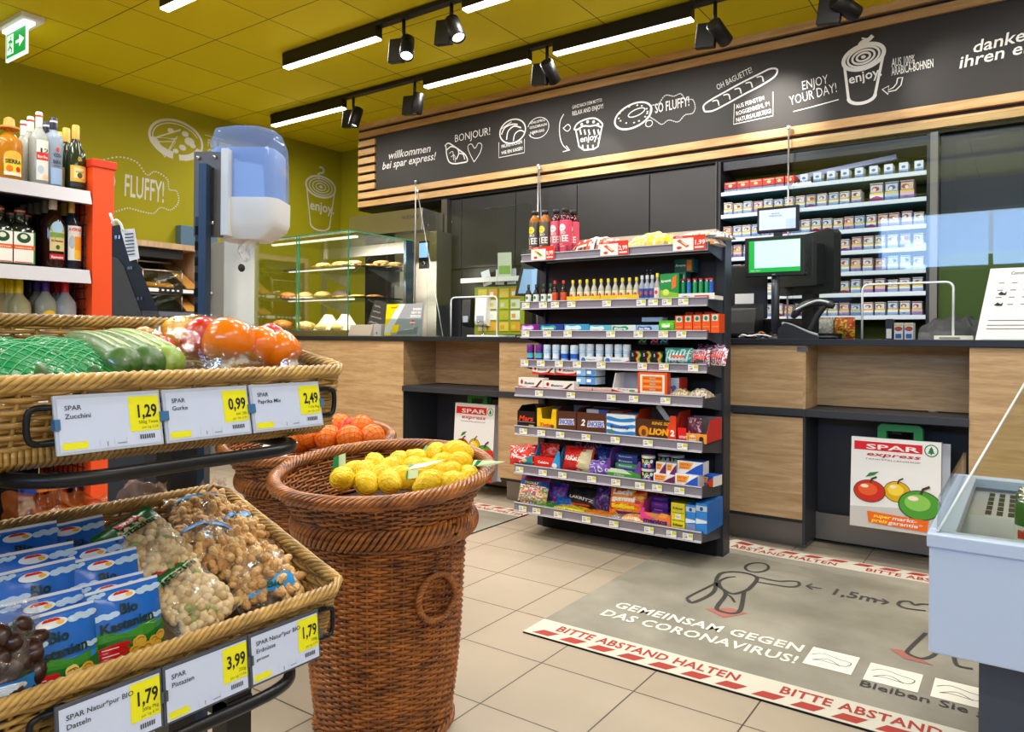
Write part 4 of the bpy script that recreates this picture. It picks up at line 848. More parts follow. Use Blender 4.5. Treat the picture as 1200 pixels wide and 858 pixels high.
b = MB(); nrm = Vector((0, .022, .072)).normalized(); mp = plane((0, .003, .012), (1, 0, 0), tuple(nrm)); b.rect(-w*.36, .008, w*.36, .064, mat('screen_white', 'e6ecf2', .3, emit=.35), mp, .0012); b.build('screen', r)
b = MB(); b.box(-.05, 0, 0, .05, .1, .085, mat('device_grey', 'aaa9a6', .4)); b.cyl((.01, -.001, .025), (.01, -.004, .025), .006, BLACK); tag(b.build('card_device', loc=(UX(444, 3.72), 3.69, TOP), bevel=.004), 'grey box with a dark button between the white screen and the brochures', 'device')
# ================================================================ checkout equipment
r = root('checkout_screen', 'black customer monitor with a green-framed white screen on a pole at the till', 'monitor', (0, 0, 0)); y = 3.75
x0, x1 = UX(872, y), UX(943, y); b = MB(); b.box(x0, y, 1.318, x1, y+.03, 1.518, BLACK); b.build('monitor_case', r, bevel=.004)
b = MB(); mp = plane((0, y-.0008, 0), (1, 0, 0), (0, 0, 1)); GRS = mat('screen_green', '12a53a', .3, emit=.4); WHS = mat('screen_pale', 'b9d2f2', .3, emit=.5)
b.rect(x0+.022, 1.34, x1-.022, 1.5, GRS, mp); b.rect(x0+.05, 1.362, x1-.024, 1.497, WHS, mp, .0008); b.text('Vielen Dank', .010, P('eafbe8'), mp, (x0+.03, 1.346), off=.0008); b.text('acer', .010, P('cfcfcf'), mp, ((x0+x1)/2-.01, 1.325), off=.0008); b.build('screen', r)
b = MB(); xp = UX(908, y+.04); b.cyl((xp, y+.045, TOP), (xp, y+.045, 1.46), .020, mat('pole_grey', '5e646b', .35, .7)); b.lathe([(.09, 0), (.085, .012), (.03, .02)], BLACK, 20, c=(xp, y+.045, TOP)); b.build('pole', r)
r2_ = root('price_screen', 'small black price display with a pale screen above the customer monitor', 'monitor', (0, 0, 0)); a0, a1 = UX(886, y), UX(935, y)
b = MB(); b.box(a0, y, 1.538, a1, y+.022, 1.667, BLACK); b.build('monitor_case', r2_, bevel=.004); b = MB(); b.rect(a0+.012, 1.552, a1-.014, 1.652, mat('screen_lilac', 'bccaf2', .3, emit=.5), mp); b.rect(a1-.06, 1.553, a1-.014, 1.6, mat('screen_lilac2', 'a9bdf0', .3, emit=.5), mp, .0008); b.text('Herzlich\nWillkommen', .012, P('4a4c66'), mp, ((a0+a1)/2-.01, 1.628), align='CENTER', off=.0012); b.build('screen', r2_)
b = MB(); b.box((a0+a1)/2-.02, y+.004, 1.517, (a0+a1)/2+.02, y+.02, 1.538, BLACK); b.build('foot', r2_)
r = root('till_terminal', 'dark cashier terminal seen from behind beside the customer monitor', 'till', (UX(948, 3.95), 3.95, TOP), (0, 0, -.5)); b = MB()
b.prism([(-.21, 0, .23), (.14, 0, .23), (.15, 0, .24), (.15, 0, .53), (.13, 0, .55), (-.21, 0, .53)], (0, .05, 0), mat('till_dark', '28282a', .45)); b.prism([(-.16, -.05, .27), (.09, -.05, .27), (.09, -.05, .48), (-.16, -.05, .50)], (0, .05, 0), mat('till_dark', '28282a', .45)); b.build('terminal_back', r, bevel=.008)
b = MB(); b.box(-.05, .0, .02, .03, .04, .25, BLACK); b.box(-.14, -.07, 0, .12, .1, .03, BLACK); b.build('stand', r, bevel=.004)
b = MB(); b.box(-.3, -.02, 0, .3, .25, .11, mat('till_drawer', '1b1b1d', .5)); b.box(-.29, -.024, .03, .29, -.02, .1, BLACK); tag(b.build('cash_drawer', loc=(UX(880, 4.15), 4.14, TOP), bevel=.005), 'low black cash drawer under the till monitors', 'cash drawer')
r = root('receipt_printer', 'black receipt printer behind the snack rack post', 'printer', (UX(876, 3.98), 3.86, TOP)); b = MB(); b.prism([(-.075, 0, 0), (-.075, -.02, .02), (-.075, .02, .16), (-.075, .15, .19), (-.075, .15, 0)], (.15, 0, 0), BLACK); b.build('printer_body', r, bevel=.008); b = MB(); b.box(-.05, .06, .186, .05, .062, .24, P('e8e8e8')); b.build('receipt', r)
r = root('tablet_back', 'black upright panel with a rounded edge behind the printer', 'panel', (UX(880, 4.1), 4.05, TOP+.111), (-.12, 0, .3)); b = MB(); b.box(-.12, 0, 0, .1, .02, .3, BLACK); b.build('panel', r, bevel=.008)
r = root('customer_display', 'tilted display with a pale blue screen behind the left upright of the snack rack', 'display', (0, 0, 0)); y = 3.9
f_ = [ony(u, v, y+d) for u, v, d in ((603, 347, 0), (612, 306, .06), (632, 306, .06), (630, 347, 0))]; b = MB(); b.prism(f_, (0, .02, 0), BLACK); b.build('display_case', r)
f_ = [ony(u, v, y+d-.003) for u, v, d in ((607, 344, 0), (615, 309, .06), (630, 309, .06), (628, 344, 0))]; b = MB(); b.poly(f_, mat('screen_blue', '8fb2d8', .15, emit=.25)); b.build('screen', r)
b = MB(); xx = (f_[0].x+f_[3].x)/2; b.box(xx-.03, y+.02, TOP, xx+.03, y+.06, f_[0].z+.04, BLACK); b.box(xx-.07, y-.03, TOP, xx+.07, y+.1, TOP+.012, BLACK); b.build('stand', r)
# hand scanner on its cradle
r = root('barcode_scanner', 'dark handheld barcode scanner resting in its cradle on the counter', 'barcode scanner', (UX(938, 3.70), 3.70, TOP)); k = .00365
sx = lambda u: (u-938)*k; szz = lambda v: (393-v)*.00412
b = MB(); SCD = mat('scanner_dark', '26282c', .35)
b.prism([(sx(908), 0, 0), (sx(909), 0, szz(381)), (sx(918), 0, szz(374)), (sx(930), 0, szz(378)), (sx(948), 0, szz(386)), (sx(960), 0, szz(390)), (sx(961), 0, 0)], (0, .08, 0), SCD); b.build('cradle', r, bevel=.008)
b = MB(); b.tube(catmull([(sx(912), .03, szz(375)), (sx(924), .03, szz(377)), (sx(942), .03, szz(384)), (sx(958), .03, szz(389))], 5), .009, mat('scanner_grey', '85888c', .35), 8); b.build('trim_band', r)
b = MB(); b.tube(catmull([(sx(925), .04, szz(368)), (sx(934), .04, szz(357)), (sx(948), .04, szz(351)), (sx(965), .04, szz(351)), (sx(977), .04, szz(355))], 6), [.012, .013, .016]+[.020]*18+[.02, .018, .016, .014][:4], SCD, 10); b.build('scanner_head', r)
b = MB(); b.tube(catmull([(sx(966), .04, szz(354)), (sx(958), .04, szz(364)), (sx(952), .04, szz(374)), (sx(948), .04, szz(383))], 5), .014, SCD, 10); b.build('grip', r)
b = MB(); b.tube(catmull([(sx(930), .02, szz(359)), (sx(943), .02, szz(353)), (sx(958), .02, szz(348.5)), (sx(972), .02, szz(351))], 5), .006, mat('scanner_silver', 'b9bcc0', .3, .3), 8); b.build('scanner_band', r)
b = MB(); b.ell((sx(968), .05, szz(391)), (.05, .04, .008), SCD, 14, 6); b.build('base_plate', r)
for i in range(5):
    rr = random.Random(i); pts = [(UX(864, 3.72)+rr.uniform(0, .02), 3.7+.015*i, TOP+.006)]
    for j in range(1, 6): pts.append((UX(864+j*8.5, 3.72), 3.68+.02*i+rr.uniform(-.015, .015), TOP+.008+rr.uniform(0, .028)*math.sin(j*1.3+i)**2))
    b = MB(); b.tube(catmull(pts, 5), .0035, [WHITE, BLACK, BLACK, GREYP, P('c8742c')][i], 6); tag(b.build('cable'), ['thin white cable lying by the monitor pole', 'black cable looping by the monitor pole', 'second black cable by the monitor pole', 'grey cable by the monitor pole', 'orange cable by the monitor pole'][i], 'cable')
# jacket
b = MB(); JK = mat('jacket_grey', '3a3b3e', .55, bump=.6, bscale=22)
x0, x1 = UX(1080, 4.0), UX(1150, 4.0); w = x1-x0
def jk(u, v):
    h = (.03+.075*math.sin(PI*min(1, .04+u*.75))**.5)*(math.sin(PI*v)**.5); h *= 1+.07*math.sin(u*24+2*math.sin(v*5))+.18*noise.noise(Vector((u*7, v*6, 3)))
    return Vector((x0+u*w, 3.86+v*.25, TOP+max(0, h)))
b.grid(jk, 50, 24, JK); b.box(x0+.02, 3.87, TOP, x1-.01, 4.10, TOP+.004, JK); tag(b.build('jacket'), 'crumpled dark grey quilted jacket lying on the counter behind the shield', 'jacket')
# paper stand at the right
r = root('notice_sheet', 'white printed notice in a slanted stand at the right end of the counter', 'notice', (0, 3.63, TOP), (0, 0, 0)); b = MB(); xa, xb = UX(1143, 3.64), .12; xt = UX(1160, 3.66); hh = .30
NT = mat('notice_white', 'efeeec', .5); b.prism([(xa, 0, .0), (xb, 0, 0), (xb, .05, hh), (xt, .05, hh)], (0, .004, 0), NT)
o_ = Vector((xa, -.0005, 0)); mp0 = lambda x, z, h=0: Vector((xa+(xt-xa)*z/hh+x, .05*z/hh-.0006-h, z)); ink = P('5c5c60')
for z in (.255, .225, .195, .165, .135, .105): b.stroke([(.03, z), (.28, z)], .0006, P('b9b9bd'), mp0)
for x in (.03, .075, .12, .165): b.stroke([(x, .105), (x, .255)], .0006, P('b9b9bd'), mp0)
for i in range(4):
    for j in range(4): b.rect(.04+.045*j, .236-.03*i, .06+.045*j, .239-.03*i, ink, mp0, .0006)
b.text('Corona - Schutz', .018, P('333333'), mp0, (.075, .272), bold=.01)
for z in (.08, .06, .045): b.rect(.03, z, .25, z+.003, ink, mp0, .0006)
for x, z in ((.045, .19), (.04, .145)): b.flat([(x, z), (x+.01, z+.012), (x+.022, z+.004), (x+.03, z+.012), (x+.028, z-.003), (x+.01, z-.003)], P('1c1c1c'), mp0, .0008)
b.build('sheet', r); b = MB(); b.box(xa+.02, .0, 0, xb, .12, .004, PLEXI); b.prism([(xa+.12, .055, hh*.9), (xa+.16, .055, hh*.9), (xa+.16, .12, .004), (xa+.12, .12, .004)], (0, .004, 0), PLEXI); b.build('stand', r)
# ================================================================ snack rack (gondola)
GY0, GY1, GB = 3.10, 3.05, 3.32
GX0, GX1 = -2.125, -1.143
RT_ = [1.428, 1.187, 1.040, .892, .754, .559, .365, .171]; RB_ = [1.389, 1.146, 1.001, .853, .707, .512, .317, .123]
gd = root('snack_rack', 'tall dark shelf rack of sweets and drinks standing before the counter', 'shelf rack', (0, 0, 0))
b = MB(); b.box(GX0+.02, GB, .1, GX1-.01, GB+.02, 1.40, mat('rack_back', '26262b', .5))
for x in (-1.62, -1.60):
    for z in (1.335, 1.32): b.box(x+.09, GB-.002, z, x+.093, GB, z+.003, P('e8e8e8'))
b.build('back_panel', gd)
for x in (GX0+.0, GX1-.012): b = MB(); b.box(x-.022, GB-.02, 0.0, x+.022, GB+.07, 1.485, mat('rack_post', '2b2e36', .4)); b.build('upright', gd, bevel=.003)
b = MB(); b.box(GX0+.02, GB-.03, .0, GX1-.02, GB, .1, BLACKM); b.build('plinth', gd)
ptx = {1: [(640, 1), (707, 1), (795, 1)], 2: [612, 632, 646, 665, 706, 746, 760, 776, 795], 3: [612, 637, 661, 711, 743, 772, 793], 4: [611, 630, 651, 672, 700, 748, 773, 807], 5: [628, 665, 712, 738, 775], 6: [610, 631, 653, 683, 717, 755, 795], 7: [606, 633, 656, 690, 718, 746, 766, 792], 8: [610, 626, 651, 684, 716, 757, 783, 802]}
PTW, PTY = P('f1f1ee'), P('d8d41c')
for k in range(8):
    yf = GY0 if k < 4 else GY1; s = MB()
    s.box(GX0+.004, yf+.012, RT_[k]-.02, GX1-.004, GB, RT_[k]-.011, mat('shelf_deck', '30323a', .45))
    for x in (GX0, GX1-.003): s.prism([(x, yf+.01, RB_[k]), (x, GB, RB_[k]-.035), (x, GB, RT_[k]), (x, yf+.01, RT_[k])], (.003, 0, 0), mat('shelf_bracket', '333b49', .4))
    so = s.build('shelf', gd)
    s = MB(); z0, z1 = RB_[k], RT_[k]; h = z1-z0
    s.prism([(GX0, yf, z0), (GX0, yf-.004, z0+.004), (GX0, yf+.001, z0+.009), (GX0, yf+.001, z1-.009), (GX0, yf-.004, z1-.004), (GX0, yf, z1), (GX0, yf+.012, z1), (GX0, yf+.012, z0)], (GX1-GX0, 0, 0), RAILM)
    s.box(GX0, yf-.0045, z1-.003, GX1, yf+.002, z1, mat('rail_lip', 'd8d7de', .35)); s.box(GX0, yf-.0045, z0, GX1, yf+.002, z0+.003, mat('rail_lip', 'd8d7de', .35)); s.build('price_rail', so)
    if k > 0:
        for i, u in enumerate(ptx[k+1]):
            x = UX(u, yf); q = MB(); q.box(x, yf-.0045, z0+.006, x+.046, yf-.003, z0+.034, PTW); mp = plane((x, yf-.0046, z0+.006), (1, 0, 0), (0, 0, 1))
            q.rect(.027, .014, .044, .026, PTY, mp); q.text('%d,%d9' % (1+(i*3+k) % 4, (i*7+k*3) % 10), .010, P('2a2a2a'), mp, (.004, .008), bold=.02, off=.0008); q.rect(.004, .02, .02, .0225, P('9a9a9a'), mp, .0006); q.build('price_label', so)
def GY(k): return GY0 if k <= 4 else GY1
def GZ(k): return RT_[k-1]-.0105
def PX(u, k, dy=.02): return UX(u, GY(k)+dy)
def PZ(u, v, k, dy=.02): return ony(u, v, GY(k)+dy).z-GZ(k)
front = lambda w=0: plane((0, -.0004, 0), (1, 0, 0), (0, 0, 1))
def put(o, label, cat, group=None): return tag(o, label, cat, group)
def carton(name, label, u0, u1, v, k, depth, fh, sh=None, th=None, deco=None, dy=.02, z=0, cat='box', group=None, um=None, rz=0):
    x0, x1 = PX(u0, k, dy), PX(u1, k, dy); w = x1-x0; h = v if v < 5 else PZ((u0+u1)/2, v, k, dy)-z
    b = MB(); b.box(0, 0, 0, w, depth, h, P(fh), side=P(sh or fh), top=P(th or sh or fh))
    if deco: deco(b, front(), w, h, depth)
    return put(b.build(name, loc=(x0, GY(k)+dy, GZ(k)+z), rot=(0, 0, rz)), label, cat, group)
def display_tray(name, label, u0, u1, vf, vs, k, depth, fh, sh, ih, deco=None, dy=.02, cat='display box', notch=None):
    """open carton: low front lip, higher sides and back"""
    x0, x1 = PX(u0, k, dy), PX(u1, k, dy); w = x1-x0; um = (u0+u1)/2; hf, hs = PZ(um, vf, k, dy), PZ(um, vs, k, dy)
    b = MB(); t = .002; F_, S_, I_ = P(fh), P(sh), P(ih)
    if notch: b.prism([(0, 0, 0), (w, 0, 0), (w, 0, hs), (w-notch*w, 0, hs), (w*(1-notch*1.35), 0, hf), (w*notch*1.35, 0, hf), (notch*w, 0, hs), (0, 0, hs)], (0, t, 0), F_)
    else: b.box(0, 0, 0, w, t, hf, F_)
    b.box(0, depth-t, 0, w, depth, hs, I_); b.box(0, t, 0, w, depth-t, t, I_)
    for x in (0, w-t): b.prism([(x, t, 0), (x, depth-t, 0), (x, depth-t, hs), (x, depth*.25, hs), (x, t, hs if notch else hf)], (t, 0, 0), S_)
    if deco: deco(b, front(), w, hf, depth)
    o = put(b.build(name, loc=(x0, GY(k)+dy, GZ(k))), label, cat); return o, w, hf, hs, x0
def bag(name, label, u0, u1, v, k, cols, t=.05, tilt=-.12, dy=.05, seed=0, sc_=3.4, deco=None, rz=0, z=0, cat='sweet bag', group=None, band=None, h=None):
    x0, x1 = PX(u0, k, dy), PX(u1, k, dy); w = x1-x0; h = h or PZ((u0+u1)/2, v, k, dy)-z; b = MB(); ms = [P(c, .28) for c in cols]
    def fm(u, vv):
        if band:
            for lo, hi, c in band:
                if lo <= vv <= hi: return P(c, .28)
        return ms[int(abs(noise.noise(Vector((u*sc_+seed*5.3, vv*sc_, seed*2.1))))*2.4*len(ms)) % len(ms)]
    mp = pouch(b, w, h, t, fm, P(cols[0], .28), seed=seed, nx=22, ny=26)
    if deco: deco(b, mp, w, h)
    return put(b.build(name, loc=((x0+x1)/2, GY(k)+dy, GZ(k)+z+.001), rot=(tilt, 0, rz)), label, cat, group)
# ---- top shelf: iced tea bottles and snack bags, promotion cards
def tea(label, u, v, body, cap, drink, spot_, dy, k=1):
    x = PX(u, k, dy); h = PZ(u, v, k, dy); r_ = .030; b = MB(); L_ = P(body, .3); dk = mat('tea_'+drink, drink, .08, trans=.35, spec=.6)
    b.lathe([(r_*.9, 0), (r_, .008), (r_, h*.70), (r_*.97, h*.74)], L_, 24); R = r_+.0006
    mp = lambda a, z, hh=0: Vector((R*math.sin(a/r_), -R*math.cos(a/r_)-hh, z))
    b.flat(arc(-.004, h*.57, .019, .019, 0, 360, 18), P(spot_), mp, .0005); b.text('TEE', .044, P('f4f0ea'), mp, (-.026, h*.27), bold=.03, cond=.8, off=.0006); b.text('BIO', .018, P('f4f0ea'), mp, (-.014, h*.43), bold=.02, off=.0006)
    b.rect(-.022, h*.16, .012, h*.175, P('e9dca0'), mp, .0006); b.rect(-.022, h*.21, .0, h*.22, P('f4f0ea'), mp, .0006); b.rect(-.012, h*.555, .004, h*.565, P('777777'), mp, .0009)
    r = root('iced_tea_bottle', label, 'bottle', (x, GY(k)+dy, GZ(k))); b.build('sleeve', r)
    q = MB(); q.lathe([(r_*.97, h*.74), (r_*.9, h*.80), (r_*.62, h*.865), (r_*.42, h*.89), (r_*.42, h*.92)], dk, 24); q.build('bottle_neck', r)
    q = MB(); q.lathe([(r_*.55, h*.915), (r_*.6, h*.92), (r_*.6, h*.985), (r_*.5, h)], P(cap), 20); q.build('cap', r)
tea('grey iced tea bottle with yellow roundel at the left end of the top rack shelf', 626, 248, '5d564e', '201f1e', 'c9781e', 'f0d83a', .05)
tea('second grey iced tea bottle with yellow roundel on the top rack shelf', 638, 247, '5d564e', '201f1e', 'c9781e', 'f3dc4a', .04)
tea('pink iced tea bottle beside the grey ones on the top rack shelf', 651, 246, 'e25a75', '201f1e', '5a1420', 'f6e5e4', .05)
tea('middle pink iced tea bottle, tallest looking, on the top rack shelf', 662, 244.5, 'e0526e', '201f1e', '5a1420', 'f8efee', .03)
tea('rear pink iced tea bottle at the right of the bottle group', 671, 247, 'e25a75', '201f1e', '5a1420', 'f8efee', .10)
b = MB(); b.box(GX0, GY0+.005, RT_[0], GX1, GY0+.0065, RT_[0]+.03, PLEXI); b.box(-2.1, GB-.06, RT_[0], GX1-.02, GB-.02, RT_[0]+.075, mat('box_grey', 'b7b1a6', .5)); b.build('top_riser', gd)
def flatbag(name, label, u0, u1, k, v, cols, dep=.13, seed=0, deco=None, dy=.03, z=0, sc_=5, rz=0, h=None):
    """snack bag lying on the shelf: width along x, bulging upward"""
    x0, x1 = PX(u0, k, dy), PX(u1, k, dy); w = x1-x0; hh = h or max(.012, PZ((u0+u1)/2, v, k, dy)-z); b = MB(); ms = [P(c, .28) for c in cols]
    fm = lambda u, vv: ms[int(abs(noise.noise(Vector((u*sc_*1.4+seed*4.7, vv*sc_*.6, seed*1.3))))*2.6*len(ms)) % len(ms)]
    def top_(u, vv):
        e = (math.sin(PI*u)**.45)*(math.sin(PI*vv)**.5); return Vector((u*w, vv*dep, .002+hh*e*(1+.25*noise.noise(Vector((u*6, vv*6, seed)))) + .003*noise.noise(Vector((u*17, vv*17, seed)))))
    b.grid(top_, 26, 16, fm); b.grid(lambda u, vv: Vector((u*w, (1-vv)*dep, .001)), 6, 4, ms[0])
    if deco: deco(b, lambda x, y, q=0: top_(x/w, y/dep)+Vector((0, -.5*q, q)), w, dep)
    return put(b.build(name, loc=(x0, GY(k)+dy, GZ(k)+z), rot=(0, 0, rz)), label, 'snack bag')
flatbag('snack_bag', 'long orange and white snack bag lying on the top rack shelf beside the tea bottles', 664, 727, 1, 277, ['e8542a', 'f3efe8', 'e6481f', 'f2e9dc', '3b3026'], seed=1, z=.0)
flatbag('snack_bag', 'long yellow snack bag lying in the middle of the top rack shelf', 727, 792, 1, 272, ['f2cf1f', 'efc512', 'd7d2c6', 'f2cf1f', 'c79a10'], seed=2)
flatbag('snack_bag', 'lower white and orange snack bag at the right of the top rack shelf', 788, 840, 1, 275, ['efe8df', 'e9842c', 'f3efe9', 'd9d3c9'], seed=3)
flatbag('snack_bag', 'upper white and orange snack bag stacked at the right of the top rack shelf', 792, 838, 1, 262, ['f2ece3', 'ea8a30', 'efe7da', 'c9d0c4'], seed=4, z=.04, h=.025)
flatbag('snack_bag', 'crumpled white bag hanging over the right end of the top rack shelf', 826, 846, 1, 270, ['e6e1d8', '3b3d40', 'cfd3d0', 'f2efe9'], seed=5, z=.03, dy=.05, h=.03, rz=-.2)
for u0, u1, l, pr, c in ((622, 649, 'red promotion card under the tea bottles', '0,99', 'f0c93a'), (703, 736, 'red promotion card under the orange snack bag', '2,99', 'd84a32'), (788, 826, 'red promotion card at the right end of the top rack shelf', '1,99', 'c9542a')):
    x0, x1 = UX(u0, GY0-.006), UX(u1, GY0-.006); w = x1-x0; h = .066; b = MB(); b.box(0, 0, 0, w, .001, h, P('f0efea')); mp = plane((0, -.0003, 0), (1, 0, 0), (0, 0, 1))
    b.rect(0, h*.84, w, h, P('e23a22'), mp); b.rect(w*.64, 0, w, h, P('e5321c'), mp, .0006); b.text(pr, h*.42, P('fbe9e4'), mp, (w*.66, h*.36), width=w*.3, bold=.03, off=.0009); b.rect(w*.68, h*.12, w*.95, h*.22, P('fbe9e4'), mp, .0009)
    b.text('AKTION', h*.12, P('fbe9e4'), mp, (w*.1, h*.87), bold=.02, off=.0009)
    b.flat([(w*.12, h*.68), (w*.22, h*.76), (w*.52, h*.3), (w*.42, h*.2)], P(c), mp, .0006); b.flat([(w*.24, h*.6), (w*.32, h*.62), (w*.48, h*.36), (w*.42, h*.3)], P('4d7a3a' if u0 < 700 else 'e9c9a8'), mp, .0009); b.flat(arc(w*.2, h*.2, w*.08, h*.1, 0, 360, 10), P('d2402c'), mp, .0008)
    tag(b.build('promotion_card', loc=(x0, GY0-.008, RB_[0]+.004)), l, 'price card')
# ---- shelf 2: miniatures, chewing gum cartons, lighters
def mini(label, group, u, k, dy, h, body, lab, cap, lh=.5, proto={}):
    key = (body, lab, cap, h)
    x = PX(u, k, dy)
    if key in proto: dup(proto[key], loc=(x, GY(k)+dy, GZ(k)), label=label); return
    r = root('miniature_bottle', label, 'bottle', (x, GY(k)+dy, GZ(k)), group=group); r_ = .015; b = MB()
    bm = mat('mini_'+body, body, .12, spec=.6); b.lathe([(r_*.9, 0), (r_, .003), (r_, h*.55), (r_*.75, h*.66), (r_*.42, h*.74), (r_*.42, h*.86)], bm, 16); b.build('glass_bottle', r)
    q = MB(); q.lathe([(r_+.0006, h*.1), (r_+.0006, h*(.1+lh*.75))], P(lab), 16, caps=False)
    mp = lambda a, z, hh=0: Vector(((r_+.001)*math.sin(a/r_), -(r_+.001)*math.cos(a/r_)-hh, z)); q.flat(arc(0, h*.3, .007, .009, 0, 360, 10), P('2e7d4a' if body == '14100f' else 'd8472c'), mp, .0003); q.build('bottle_label', r)
    q = MB(); q.lathe([(r_*.5, h*.85), (r_*.5, h*.98), (r_*.42, h)], P(cap), 14); q.build('cap', r); proto[key] = r
for u in (619, 628, 637, 645): mini('dark miniature bottle with white label at the left of the second rack shelf', 'dark miniatures with white labels', u, 2, .025, .098, '14100f', 'e9efe6', '2a4a33')
for u in (650, 660): mini('dark miniature bottle with orange label and red cap on the second rack shelf', 'dark miniatures with orange labels', u, 2, .03, .112, '191012', 'e2552c', 'd8302a')
for i in range(10): mini('clear miniature bottle with yellow cap in the yellow trays', 'yellow-capped miniatures', 671+i*8.3, 2, .04, .112, 'b9b7a6', 'e6dcb8', 'e8cf2a')
for u0, u1, l in ((663, 702, 'left yellow tray of small bottles on the second rack shelf'), (703, 748, 'right yellow tray of small bottles on the second rack shelf')):
    x0, x1 = PX(u0, 2, .012), PX(u1, 2, .012); w = x1-x0; b = MB(); yl = P('efc415'); b.box(0, 0, 0, w, .0015, .03, yl); b.box(0, .062, 0, w, .0635, .03, yl)
    mp = front(); b.text('ZITRONE', .013, P('fdf3c0'), mp, (w*.42, .010), bold=.02); tag(b.build('bottle_tray', loc=(x0, GY0+.018, GZ(2))), l, 'tray')
for u in (752, 758, 764): mini('slim miniature bottle with blue label on the second rack shelf', 'blue-labelled miniatures', u, 2, .03, .118, '9aa3b2', '2d4f9a', 'c9ccd6')
mini('miniature bottle with white and red label and yellow cap', None, 770, 2, .03, .125, 'a9a59c', 'e7d9d2', 'e8cf2a')
def gum(b, mp, w, h, d):
    b.flat([(0, 0), (w, 0), (w, h*.25), (0, h*.4)], P('8fc32b'), mp, .0003); b.text('Airwaves', h*.17, P('f2f6ee'), mp, (w*.06, h*.66), width=w*.55, bold=.02, off=.0006, rot=.12); b.flat([(w*.62, h*.4), (w*.86, h*.5), (w*.88, h*.95), (w*.66, h*.85)], P('e9731c'), mp, .0006); b.flat(arc(w*.32, h*.3, w*.18, h*.12, 0, 360, 12), P('d9e86a'), mp, .0007)
carton('gum_carton', 'green chewing gum carton with orange flash on the second rack shelf', 773, 795, 321, 2, .05, '1f8f45', '176b38', '1c7a3e', gum)
carton('gum_carton', 'lowest dark green gum carton of the stack behind the lighters', 776, 802, .07, 2, .06, '1f6b58', '17505e', '195a55', None, dy=.13)
carton('gum_carton', 'middle green gum carton of the stack behind the lighters', 778, 803, .062, 2, .06, '2a7a5e', '17505e', '9fb9b0', lambda b, mp, w, h, d: b.rect(w*.5, h*.2, w*.95, h*.85, P('b9c9c4'), mp), dy=.13, z=.0705)
carton('gum_carton', 'topmost green gum carton with orange flash behind the lighters', 790, 812, .062, 2, .06, '12553a', '174b5e', '15503f', lambda b, mp, w, h, d: (b.text('Airwaves', h*.25, P('e8f2ea'), mp, (w*.05, h*.45), width=w*.55, bold=.02), b.rect(w*.65, h*.1, w*.9, h*.9, P('e9731c'), mp)), dy=.13, z=.133)
for i, (u, c) in enumerate(zip((800, 807, 814, 821, 828, 833), ('1ea564', '2a7fd0', '1ea564', '28a05a', '1ea564', '2a62c9'))):
    b = MB(); b.lathe([(.0085, 0), (.0085, .062)], P(c), 12, sy=1.5); b.lathe([(.0085, .062), (.0085, .07)], CHROME, 12, sy=1.5); b.box(-.006, -.01, .07, .006, .008, .077, P('d22a2a'))
    tag(b.build('lighter', loc=(PX(u, 2, .05), GY0+.05, GZ(2)+.0175)), 'green lighter in the white lighter tray' if c[0] == '1' or c == '28a05a' else 'blue lighter in the white lighter tray', 'lighter', 'green lighters' if c[0] == '1' or c == '28a05a' else 'blue lighters')
b = MB(); x0, x1 = PX(795, 2, .02), PX(837, 2, .02); w = x1-x0; b.box(0, 0, 0, w, .11, .017, P('e9e8e4')); b.box(0, -.001, 0, w, 0, .028, P('e9e8e4')); mp = plane((0, -.0014, 0), (1, 0, 0), (0, 0, 1)); b.rect(w*.45, .009, w*.85, .018, P('d8302a'), mp); b.text('1000 x', .012, P('3a3a3a'), mp, (w*.1, .009), bold=.02); tag(b.build('lighter_tray', loc=(x0, GY0+.02, GZ(2))), 'white printed tray holding the lighters', 'tray')
# ---- shelf 3: gum packets and orange mint boxes
def g3(word, c2, c3='f3f6f6'):
    def f(b, mp, w, h, d):
        b.flat(catmull([(w*.06, h*.25), (w*.3, h*.35), (w*.55, h*.3), (w*.7, h*.5), (w*.6, h*.85), (w*.3, h*.75), (w*.08, h*.85)], 4, True), P(c2), mp, .0004); b.text(word, h*.42, P(c3), mp, (w*.1, h*.38), width=w*.5, bold=.04, shear=.2, off=.0008)
    return f
for i, (u0, u1, f, s, w_, c2, l) in enumerate(((610.5, 632, '7a1f8f', '5a1770', 'Fruit', 'd9b7e8', 'purple chewing gum packets at the left of the third rack shelf'), (632.5, 660, '1d3f9a', '17327a', 'Spearmint', '2fb59a', 'dark blue chewing gum carton beside the purple one'), (661, 690, '3f9fd0', '2b78b0', 'Peppermint', 'd4eef0', 'pale blue chewing gum carton, third from the left'), (690.5, 716, '5cb5cf', '2b78b0', 'Mint', 'd9f1ec', 'aqua chewing gum carton, fourth from the left'), (716.5, 745, 'd9e6e4', 'b9c9c9', 'Extra', '189a68', 'white and green chewing gum carton on the third rack shelf'), (746, 772, '9fc4e0', '7aa8cf', 'Extra White', '2d5fb0', 'light blue chewing gum carton left of the bright green packet'))):
    carton('gum_carton', l, u0, u1, 380 if i < 3 else 381, 3, .13, f, s, s, g3(w_, c2))
carton('gum_carton', 'pale blue gum carton lying on top behind the light blue one', 752, 776, .02, 3, .06, 'a9c6e6', 'c9d9ee', 'd4e2f2', None, dy=.08, z=.052)
bag('gum_packet', 'bright lime green gum packet left of the orange boxes', 772, 791, 376, 3, ['5fd02a', '4bbf1f', '8be04a'], t=.03, tilt=-.05, dy=.03, seed=3, deco=lambda b, mp, w, h: b.rect(-w*.25, h*.4, w*.25, h*.62, P('f2f6ee'), mp, .001), cat='packet')
